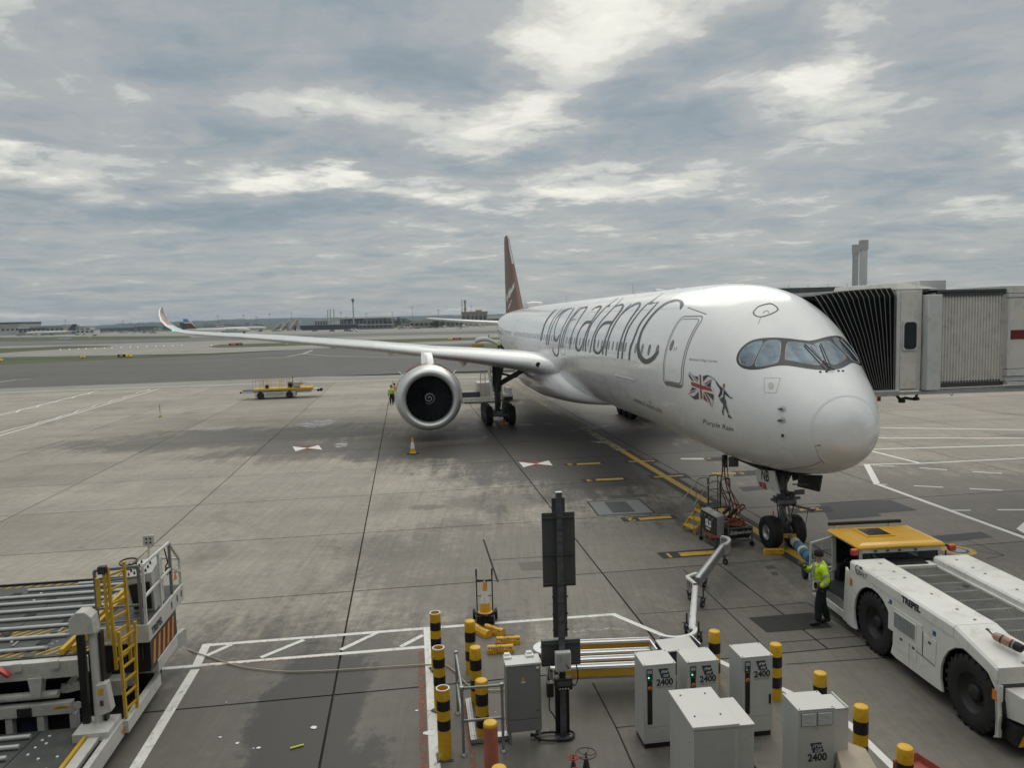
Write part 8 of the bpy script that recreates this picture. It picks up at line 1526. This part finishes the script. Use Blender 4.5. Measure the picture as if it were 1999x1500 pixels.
for i, y in enumerate(ys_):
    xr = (-.95, -.70, -.72, -.78, -.80, -.74, -.86, -.98, -1.12)[i]; xl = -2.3 + .35 * (i < 3) * (3 - i) * -0 - (0 if i < 2 else 4)
    xl = -2.0 if i == 0 else -3.0 if i == 1 else -5.9
    mb = MB(); mb.tube([(xl, y, ZD + .035), (xr, y, ZD + .035)], .040, 12); ro_ = mb.build('roller', ROL, dk)
    mb = MB(); mb.box(xr, xr + .05, y - .05, y + .05, ZD, ZD + .05); mb.build('roller_bracket', GALV, ro_)
    for k in range(5): mb = MB(); mb.box(-5.2 + k * .95, -5.0 + k * .95, y - .30, y - .12, ZD + .001, ZD + .012); mb.build('deck_slot', VOID if (k + i) % 2 else LDK, dk, smooth=False)
for j in range(26):
    for yb, hgt in ((-2.62, .40), (1.42, .10), (-1.62, .30)):
        x = -5.9 + j * .22
        if yb == -1.62 and j < 15: continue
        mb = MB(); mb.add([(x, yb - .05, ZD + .004), (x + .09, yb - .05, ZD + .004), (x + .09 + hgt * .9, yb + hgt * .8, ZD + .004), (x + hgt * .9, yb + hgt * .8, ZD + .004)], [(0, 1, 2, 3)]); mb.build('hazard_stripe', HZM, dk)
random.seed(9)
for k in range(34): x, y = random.uniform(-5.5, -.6), random.uniform(-2.5, 1.3); mb = MB(); mb.lathe([(.028, 0), (.024, .012), (0, .02)], 8, 'z', (x, y, ZD)); mb.build('ball_unit', PRINTW if k % 3 else GALV, dk)
for k in range(9): x, y = random.uniform(-3.2, -.9), random.choice(ys_[2:8]) - .22; mb = MB(); mb.box(x, x + .05, y - .08, y + .14, ZD + .001, ZD + .02); mb.build('roller_guide', GALV, dk)
mb = MB(); mb.box(-6.2, -.22, -2.95, -2.76, ZD - .34, ZD - .02); fb = mb.build('front_beam', LW, t, smooth=False, bevel=.01)
for x in (-2.05, -1.42, -.78): mb = MB(); mb.box(x, x + .14, -3.03, -2.96, ZD - .13, ZD + .02); mb.build('stop_block', LW, t, bevel=.008, smooth=False); mb = MB(); mb.cyl((x + .02, -2.99, ZD - .05), .035, .10, 10, 'x'); mb.build('stop_pin', GALV, t)
mb = MB(); mb.bar((-1.75, -3.04, ZD + .06), (-1.45, -3.06, ZD - .18), .10, .05); mb.build('red_guard', RUST if False else REDP, t)
mb = MB(); mb.box(-.72, -.64, -2.78, .35, ZD + .02, ZD + .13); mb.build('guide_rail', LYE, t, smooth=False, bevel=.006)
mb = MB(); mb.bar((-.46, -2.78, ZD + .12), (-.46, .35, ZD + .12), .06, .12); mb.build('guide_rail', LYE, t, smooth=False)
mb = MB(); mb.box(-6.2, -.28, 1.56, 1.62, ZD - .15, ZD + .04); mb.build('rear_lip', BLKP, t)
# structure below the deck
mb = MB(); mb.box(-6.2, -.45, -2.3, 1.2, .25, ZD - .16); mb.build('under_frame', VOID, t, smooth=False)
mb = MB(); mb.tube([(-6, -2.85, .98), (-.75, -2.85, .98)], .075, 14); mb.build('cross_tube', LW, t)
mb = MB(); mb.box(-6.2, -.50, -2.95, -2.80, .62, .84); cb_ = mb.build('cross_beam', LW, t, smooth=False, bevel=.01)
put_text('operator_lettering', 'dnata', .22, M('faded_blue_print', (.10, .24, .36), .5), cb_, (-2.02, -2.954, .725), (1, 0, 0), (0, 0, 1), bold=.004)
mb = MB(); mb.box(-.82, -.52, -2.957, -2.951, .74, .78); mb.build('number_plate', YEL, cb_); put_text('plate_lettering', '33W228', .05, BLKP, cb_, (-.67, -2.96, .76), (1, 0, 0), (0, 0, 1))
for x in (-2.35, -1.66, -1.12, -.56): mb = MB(); mb.box(x, x + .12, -2.93, -2.78, .05, .61); mb.build('frame_post', LW, t, smooth=False, bevel=.006)
for x0, x1, mt in ((-1.52, -1.14, M('navy_panel', (.02, .03, .06), .5)), (-2.2, -1.7, VOID), (-.98, -.6, VOID)): mb = MB(); mb.box(x0, x1, -2.72, -2.66, .10, .60); mb.build('equipment_panel', mt, t, smooth=False)
mb = MB(); mb.box(-1.42, -1.18, -2.985, -2.956, .64, .80); mb.build('vent_panel', BLKP, t)
for x in (-2.20, -1.15): mb = MB(); mb.hexa([(x, -2.98, .98), (x + .14, -2.98, .98), (x + .14, -2.78, .98), (x, -2.78, .98), (x - .05, -2.98, ZD - .30), (x + .20, -2.98, ZD - .30), (x + .20, -2.78, ZD - .30), (x - .05, -2.78, ZD - .30)]); mb.build('bracket', LW, t, smooth=False, bevel=.005)
mb = MB(); mb.bar((-1.9, -3.0, ZD - .1), (-1.86, -3.0, .1), .07, .05); mb.build('upright_bar', BLKP, t); mb = MB(); mb.bar((-2.0, -3.05, ZD - .4), (-1.98, -3.05, .1), .08, .05); mb.build('upright_bar', LGREY, t)
mb = MB(); mb.bar((-.72, -2.7, 1.0), (-.2, -1.2, .5), .14, .16); mb.bar((-.8, -2.6, .9), (-.4, -2.6, 1.3), .08, .1); mb.build('scissor_arm', LW, t); mb = MB(); mb.lathe([(.07, 0), (.07, -.02), (0, -.02)], 16, 'y', (-.38, -2.96, .78)); mb.build('pivot', LGREY, t)
# lower front deck
mb = MB(); mb.box(-6.2, .02, -5.6, -3.18, .36, .46); ld_ = mb.build('lower_deck', LDK, t, smooth=False)
for y in (-3.42, -3.74, -4.08, -4.42, -4.76, -5.1): mb = MB(); mb.tube([(-6, y, .50), (-1.0 + (y + 3.42) * .12, y, .50)], .045, 12); mb.build('roller', ROL, ld_)
for k in range(14): mb = MB(); x, y = random.uniform(-.85, -.1), random.uniform(-5.2, -3.3); mb.lathe([(.026, 0), (.022, .012), (0, .018)], 8, 'z', (x, y, .46)); mb.build('ball_unit', PRINTW, ld_)
mb = MB(); mb.bar((-.93, -3.2, .463), (-1.12, -5.5, .463), .015, .006); mb.build('plate_joint', VOID, ld_)
mb = MB(); mb.box(.0, .06, -5.6, -3.62, .46, .58); mb.build('guide_rail', LYE, t, smooth=False, bevel=.006)
mb = MB(); mb.box(.07, .26, -5.6, -3.45, .20, .54); sr = mb.build('side_rail', LW, t, smooth=False, bevel=.01)
for k in range(6): mb = MB(); mb.box(.30, .32, -5.4 + k * .02, -3.9, .40 + .02 * k, .41 + .02 * k); mb.build('rail_slot', BLKP, t, smooth=False)
mb = MB(); mb.box(.33, .44, -5.6, -3.1, .18, .50); mb.build('side_beam', LW, t, smooth=False, bevel=.01)
# outrigger beam
mb = MB(); mb.hexa([(.40, -3.1, .22), (.52, -3.1, .22), (.52, -1.22, .22), (.40, -1.24, .22), (.40, -3.1, .46), (.52, -3.1, .46), (.52, -1.22, .46), (.40, -1.24, .46)]); ob = mb.build('side_beam', LW, t, smooth=False, bevel=.008)
mb = MB(); mb.hexa([(.40, -1.26, .22), (.52, -1.22, .22), (.14, -.40, .22), (.02, -.46, .22), (.40, -1.26, .46), (.52, -1.22, .46), (.14, -.40, .46), (.02, -.46, .46)]); mb.build('outrigger', LW, t, smooth=False, bevel=.008)
mb = MB(); mb.hexa([(.02, -.48, .30), (.14, -.42, .30), (.62, .35, .42), (.50, .35, .42), (.02, -.48, .58), (.14, -.42, .58), (.62, .35, .78), (.50, .35, .78)]); mb.build('outrigger', LW, t, smooth=False, bevel=.008)
mb = MB(); mb.box(-.3, .35, -3.0, -1.2, .10, .24); mb.build('chassis_plate', VOID, t)
for y, z in ((-3.02, .30),): mb = MB(); mb.box(.441, .446, y - .2, y + .12, z - .04, z + .04); mb.build('orange_marker', ORNG, t)
# lift column
mb = MB(); mb.lathe([(.085, .5), (.085, 2.35)], 24, 'z', (.12, -3.30, 0)); mb.build('lift_column', LW, t)
mb = MB(); mb.prism([(-.22, 2.30), (-.22, 2.58), (-.10, 2.70), (.06, 2.70), (.16, 2.60), (.20, 2.30)], -3.46, -3.16, 'y'); mb.build('column_head', LW, t, smooth=False, bevel=.012)
for k in range(46): mb = MB(); z = .52 + k * .038; mb.box(-.14, -.02, -3.40, -3.30, z, z + .030); mb.build('drag_chain_link', BLKP, t, smooth=False)
mb = MB(); mb.box(.22, .26, -3.36, -3.22, .6, 2.28); mb.build('column_guard', BLKP, t); mb = MB(); mb.hexa([(.16, -3.5, .78), (.40, -3.5, .86), (.40, -3.3, .86), (.16, -3.3, .78), (.16, -3.5, 1.36), (.34, -3.5, 1.38), (.34, -3.3, 1.38), (.16, -3.3, 1.36)]); cpn = mb.build('control_box', LW, t, smooth=False, bevel=.012)
mb = MB(); mb.box(.20, .29, -3.506, -3.501, 1.18, 1.30); mb.build('warning_sticker', YEL, cpn); mb = MB(); mb.box(.22, .28, -3.506, -3.501, .98, 1.08); mb.build('gauge', DKG, cpn)
mb = MB(); mb.box(-.18, .42, -3.75, -3.12, .46, .62); mb.build('column_foot', LW, t, smooth=False, bevel=.01)
# ladders
def ladder(xa, ya, xb, yb, z0, z1, xa1, ya1, xb1, yb1, n, name='ladder'):
    a0, a1, b0, b1 = Vector((xa, ya, z0)), Vector((xa1, ya1, z1)), Vector((xb, yb, z0)), Vector((xb1, yb1, z1)); mb = MB(); mb.bar(a0, a1, .05, .06); lo = mb.build(name, LYE, t); mb = MB(); mb.bar(b0, b1, .05, .06); mb.build('stile', LYE, lo)
    for k in range(n): q_ = (k + .6) / (n + .2); mb = MB(); mb.bar(a0 * (1 - q_) + a1 * q_, b0 * (1 - q_) + b1 * q_, .035, .04); mb.build('rung', LYE, lo)
    return lo
ladder(.46, -3.02, .52, -2.62, .46, 2.13, .44, -3.02, .56, -2.55, 6)
ladder(.34, -2.98, .44, -2.55, 1.40, 3.34, .30, -2.95, .48, -2.66, 7)
mb = MB(); mb.tube([(.25, -3.0, 2.0), (.25, -3.0, 3.22)], .03, 8); mb.build('stile', LYE, t); mb = MB(); mb.box(.10, .16, -3.02, -2.96, 2.62, 3.16); mb.build('yellow_post', LYE, t)
mb = MB(); mb.box(.16, .30, -3.06, -2.94, 3.24, 3.38); wl = mb.build('work_lamp', BLKP, t, bevel=.01); mb = MB(); mb.box(.175, .285, -3.066, -3.061, 3.255, 3.365); mb.build('lamp_lens', GLASS, wl)
# control platform
PX0, PX1, PY0, PY1, PZ = -.28, .60, -2.08, .22, 1.86
mb = MB(); mb.box(PX0, PX1, PY0, PY1, PZ - .05, PZ); mb.build('platform_floor', LDK, t, smooth=False); 
mb = MB(); mb.box(PX0, PX1 + .04, PY0 - .05, PY0, PZ - .34, PZ + .02); mb.build('platform_beam', LW, t, smooth=False, bevel=.01); mb = MB(); mb.box(PX1, PX1 + .05, PY0 - .04, PY1 + .02, PZ - .34, PZ + .02); pb = mb.build('platform_beam', LW, t, smooth=False, bevel=.01)
put_text('maker_lettering', 'TREPEL', .20, PRINTD, pb, (PX1 + .055, PY0 + .45, PZ - .20), (0, 1, 0), (0, 0, 1), bold=.01)
for y in (-.65, -.25, .05): mb = MB(); mb.box(PX1 + .051, PX1 + .056, y - .04, y + .04, PZ - .22, PZ - .08); mb.build('sticker', M('sticker_teal', (.06, .10, .10), .5), pb)
WRAIL = M('rail_white', (.62, .62, .60), .4, var=.04, dirt=.3, dcol=(.35, .32, .28)); GRAIL = M('rail_grey', (.22, .23, .23), .4, .5, dirt=.3)
def rail(pts, mt, w=.05, name='guard_rail'): 
    for a, b in zip(pts, pts[1:]): mb = MB(); mb.bar(a, b, w, w); mb.build(name, mt, t)
rail([(PX1, PY0, PZ), (PX1, PY0, 3.06), (PX1, -.42, 3.02), (PX1, PY1, 2.46), (PX1, PY1, PZ)], WRAIL); rail([(PX1, PY0, 2.42), (PX1, -.40, 2.45), (PX1, PY1, 2.16)], WRAIL, .045); rail([(PX1, -1.15, PZ), (PX1, -1.15, 3.04)], WRAIL, .045); rail([(PX1, -.42, PZ), (PX1, -.42, 3.02)], GRAIL, .055)
rail([(PX1, PY1, 2.46), (.1, PY1, 2.52), (.1, PY1, PZ)], WRAIL, .04); rail([(PX1, PY1, 2.16), (.1, PY1, 2.16)], WRAIL, .035)
rail([(PX0, PY0, PZ), (PX0, PY0, 3.02), (PX1 - .08, PY0, 3.05), (PX1 - .08, PY0, PZ)], GRAIL); rail([(PX0, PY0, 2.80), (PX1 - .08, PY0, 2.84)], GRAIL, .04); rail([(PX0, PY0, 2.25), (PX1 - .08, PY0, 2.28)], GRAIL, .04); rail([(PX0, PY0, 1.95), (PX1 - .08, PY0, 1.98)], GRAIL, .03)
for x in (-.28, -.12, .05, .2): rail([(x, -.6, PZ), (x, -.6, 2.55)], GRAIL, .03)
rail([(-.28, -.6, 2.55), (.2, -.6, 2.55)], GRAIL, .035)
mb = MB(); mb.hexa([(.12, -1.35, PZ), (.55, -1.35, PZ), (.55, -.75, PZ), (.12, -.75, PZ), (.02, -1.45, 2.62), (.55, -1.45, 2.72), (.55, -.75, 2.86), (.02, -.75, 2.76)]); con = mb.build('control_console', LW, t, smooth=False, bevel=.015)
mb = MB(); mb.hexa([(.16, -1.42, 1.95), (.50, -1.42, 1.95), (.50, -1.38, 1.95), (.16, -1.38, 1.95), (.10, -1.475, 2.48), (.50, -1.475, 2.52), (.50, -1.4, 2.52), (.10, -1.4, 2.48)]); mb.build('console_opening', BLKP, con, smooth=False)
for k in range(14): x, y = .08 + .11 * (k % 4), -1.36 + .15 * (k // 4); z = 2.63 + .22 * (x - .02) / .53 * .45 + (y + 1.45) * .2 ; mb = MB(); mb.lathe([(.022, 0), (.02, .02), (.012, .05), (0, .055)], 8, 'z', (x, y, z)); mb.build('button', BLKP if k % 5 else REDP, con)
mb = MB(); mb.tube([(.0 + .17 * math.cos(R(a)), -1.1 + .17 * math.sin(R(a)) * .9, 2.86 + .03 * math.sin(R(a))) for a in range(0, 360, 20)], .018, 8, closed=True); mb.tube([(0, -1.1, 2.82), (.15, -1.1, 2.68)], .02, 6); mb.build('steering_wheel', BLKP, con)
mb = MB(); mb.tube([(.30, -.82, 2.8), (.32, -.80, 3.12)], .02, 6); mb.box(.22, .44, -.84, -.80, 3.10, 3.32); ind = mb.build('indicator_head', LW, t, smooth=False)
for k in range(4): mb = MB(); mb.cyl((.29 + .08 * (k % 2), -.85, 3.17 + .08 * (k // 2)), .02, .012, 10, 'y'); mb.build('lamp', BLKP, ind)
mb = MB(); mb.tube(catmull([(.52, -.5, 2.95), (.56, -.45, 2.6), (.50, -.4, 2.5), (.54, -.42, 2.3)], 4), .014, 6); mb.lathe([(.06, -.06), (.07, 0), (.05, .06), (0, .07)], 12, 'z', (.56, -.44, 2.42)); mb.build('hanging_handset', BLKP, t)
mb = MB(); mb.add([(PX1 + .03, -.36, 2.14), (PX1 + .03, -.08, 2.10), (PX1 + .03, -.24, 2.36)], [(0, 1, 2)]); mb.build('warning_triangle', ORNG, t)
# engine housing under the platform
mb = MB(); mb.box(-.15, PX1 - .02, -1.95, -.25, .85, PZ - .36); eh = mb.build('engine_housing', BLKP, t, smooth=False); mb = MB(); mb.box(PX1 - .018, PX1 + .0, -1.95, -.25, .92, PZ - .36); hp_ = mb.build('hazard_panel', BLKP, t, smooth=False)
for k in range(5): y = -1.85 + k * .30; mb = MB(); mb.add([(PX1 + .004, y, .95), (PX1 + .004, y + .13, .95), (PX1 + .004, y + .24, 1.40), (PX1 + .004, y + .11, 1.40)], [(0, 1, 2, 3)]); mb.build('hazard_stripe', ORNG, hp_)
for k in range(9): mb = MB(); mb.bar((-.05 + k * .065, -2.0, 1.48), (-.05 + k * .065, -2.0, 1.12), .02, .02); mb.build('louvre_bar', DKG, eh)
mb = MB(); mb.box(.15, PX1 + .02, -1.6, -.3, .66, .92); mb.build('lower_housing', LW, t, smooth=False, bevel=.01); mb = MB(); mb.lathe([(.3, -.14), (.36, -.16), (.38, 0), (.36, .16), (.3, .14)], 28, 'x', (.20, -1.0, .38)); w_ = mb.build('wheel', BLK, t); mb = MB(); mb.lathe([(0, -.1), (.2, -.12), (.2, .12), (0, .1)], 20, 'x', (.20, -1.0, .38)); mb.build('rim', LGREY, w_)
mb = MB(); mb.box(-.15, .12, -2.25, -1.95, .55, .86); mb.build('valve_block', LW, t, smooth=False, bevel=.01)

# ================================================================== VEHICLES BEYOND THE WING
bp_ = G(545, 779); s = bp_.y / F_PX; t = thing('belt_loader', 'low white and yellow belt loader with thin folded guard rails out on the apron', 'belt loader', bp_, R(10))
def VX(x, y): return ((460 + x / 11.1 - 545) * s, (778.5 - .08 * (460 + x / 11.1 - 545) * 0 - (730 + y / 11.1)) * s)
def bx(x0, y0, x1, y1, ya, yb, nm, mt, par=None, **k): a, b = VX(x0, y0), VX(x1, y1); mb = MB(); mb.box(min(a[0], b[0]), max(a[0], b[0]), ya, yb, max(.05, min(a[1], b[1])), max(a[1], b[1])); return mb.build(nm, mt, par or t, smooth=False, **k)
bx(440, 375, 1290, 498, 0, 1.9, 'chassis', LW, bevel=.03); bx(690, 390, 1040, 450, -.03, 0, 'side_panel', GREY); bx(410, 312, 1660, 352, -.05, 2.0, 'deck_rail', LYE); bx(1290, 350, 1620, 420, .3, 1.7, 'rear_frame', LW); bx(150, 350, 420, 400, .4, 1.5, 'front_conveyor', LW, bevel=.02); bx(170, 338, 410, 352, .42, 1.48, 'belt_end', BLKP); bx(120, 365, 145, 400, .4, 1.5, 'bumper', BLKP)
bx(650, 240, 720, 305, .5, 1.0, 'seat', BLKP); bx(1130, 195, 1215, 300, .5, 1.2, 'engine_box', BLKP); bx(1240, 195, 1380, 300, .4, 1.5, 'hydraulic_box', GREY); bx(1380, 205, 1450, 250, .3, .5, 'orange_box', ORNG); bx(1620, 355, 1800, 372, .4, 1.6, 'conveyor_tip', LW)
for x, y, r_ in ((560, 475, .40), (1165, 465, .40)):
    for yy in (.12, 1.75): a = VX(x, y); mb = MB(); mb.lathe([(.18, -.14), (.36, -.15), (.40, 0), (.36, .15), (.18, .14)], 28, 'y', (a[0], yy, .40)); w_ = mb.build('wheel', BLK, t); mb = MB(); mb.lathe([(0, -.1), (.19, -.12), (.19, .12), (0, .1)], 16, 'y', (a[0], yy, .40)); mb.build('rim', DKG, w_)
for x0, y0, x1, y1 in ((405, 130, 1270, 118), (540, 215, 1270, 205)):
    for yy in (0, 1.9): a, b = VX(x0, y0), VX(x1, y1); mb = MB(); mb.tube([(a[0], yy, a[1]), (b[0], yy, b[1])], .018, 6); mb.build('guard_rail', LYE, t)
for x in (410, 540, 575, 640, 735, 965, 1005, 1130):
    for yy in (0, 1.9): a, b = VX(x, 122), VX(x, 312); mb = MB(); mb.tube([(a[0], yy, a[1]), (b[0], yy, b[1])], .018, 6); mb.build('rail_post', LYE if x % 2 else GALV, t)
for k in range(4): a, b = VX(1300 + k * 60, 130 + k * 25), VX(1480 + k * 40, 240 + k * 15); mb = MB(); mb.tube([(a[0], .3 + .3 * k, a[1]), (b[0], .3 + .3 * k, b[1])], .018, 6); mb.build('folded_rail', GALV, t)
a = VX(1235, 70); mb = MB(); mb.tube([(a[0], .5, a[1] - 1.0), (a[0], .5, a[1])], .03, 6); mb.build('beacon_mast', DKG, t); mb = MB(); mb.lathe([(.07, 0), (.08, .1), (.03, .18)], 10, 'z', (a[0], .5, a[1])); mb.build('beacon', ORNG, t)
for x in (1770, 1830): a = VX(x, 385); mb = MB(); mb.cyl((a[0], .5, a[1]), .16, .9, 16, 'y'); mb.build('roller', BLKP, t)
# container loader behind the main gear
c0 = G(945, 787); s2 = c0.y / F_PX; t = thing('container_loader', 'white container loader with a ladder and roller bed behind the main landing gear', 'cargo loader', c0, R(8))
def cx(u0, v0, u1, v1, ya, yb, nm, mt, **k): mb = MB(); mb.box((u0 - 945) * s2, (u1 - 945) * s2, ya, yb, max(.03, (787 - v1) * s2), (787 - v0) * s2); return mb.build(nm, mt, t, smooth=False, **k)
cx(905, 776, 968, 785, 0, 3.0, 'base_beam', LW, bevel=.03); cx(902, 766, 938, 776, .3, 2.7, 'roller_bed', DKG); cx(934, 748, 962, 776, .5, 2.6, 'loader_body', LW, bevel=.02); cx(958, 735, 963, 785, -.05, .25, 'lift_mast', WHITE); cx(984, 772, 1003, 777, .2, 2.6, 'rear_platform', LW); cx(992, 760, 1002, 773, .4, 2.4, 'rear_cab', LW, bevel=.02); cx(986, 777, 1003, 784, .2, 2.6, 'rear_bumper', BLKP); cx(970, 752, 985, 778, 1.0, 2.5, 'front_bridge', LW)
for i in range(9): cx(903 + i * 4, 765.2, 905 + i * 4, 766, .35, 2.65, 'roller', GALV)
for u in (939.5, 948.5): cx(u - .7, 728, u + .7, 776, -.02, .05, 'ladder_stile', LYE if False else BROWN)
for i in range(10): cx(939.5, 729 + i * 5, 948.5, 729.8 + i * 5, -.01, .04, 'rung', BROWN)
# service lift against the far side of the fuselage
q0 = A2W(41, 6.0); a0 = G(945, 694); t = thing('service_loader', 'small belt loader with an arched white canopy and a black strut against the rear fuselage', 'belt loader', (a0.x, a0.y, 0), R(8)); s3 = a0.y / F_PX; zb = (694 - 690) * s3
pts = [(928, 669), (931, 665), (940, 662.5), (950, 662.5), (960, 666), (970, 671), (978, 677)]; mb = MB(); mb.tube([((u - 945) * s3, 0, (694 - v) * s3) for u, v in pts], [.35, .5, .55, .5, .4, .3, .2], 10); mb.build('canopy', WHITE, t)
mb = MB(); mb.bar((30 * s3, 0, 20 * s3), (41 * s3, 0, 1), .6, .5); mb.bar((22 * s3, .6, 8 * s3), (40 * s3, .6, 8 * s3), .4); mb.tube([(10 * s3, 0, 32 * s3), (10.5 * s3, 0, 40 * s3)], .08, 6); mb.build('lift_strut', BLKP, t); mb = MB(); mb.box(-8 * s3, 40 * s3, 0, 2.5, .3, 1.0); mb.build('loader_base', DKG, t, smooth=False)
for x in (0, 34 * s3): mb = MB(); mb.cyl((x, -.1, .5), .5, .5, 20, 'y'); mb.build('wheel', BLK, t)
person(a0 + Vector((29 * s3, -.6, 1.0)), 250, 'distant worker in a hi-vis vest on the loader beside the rear fuselage', pose())
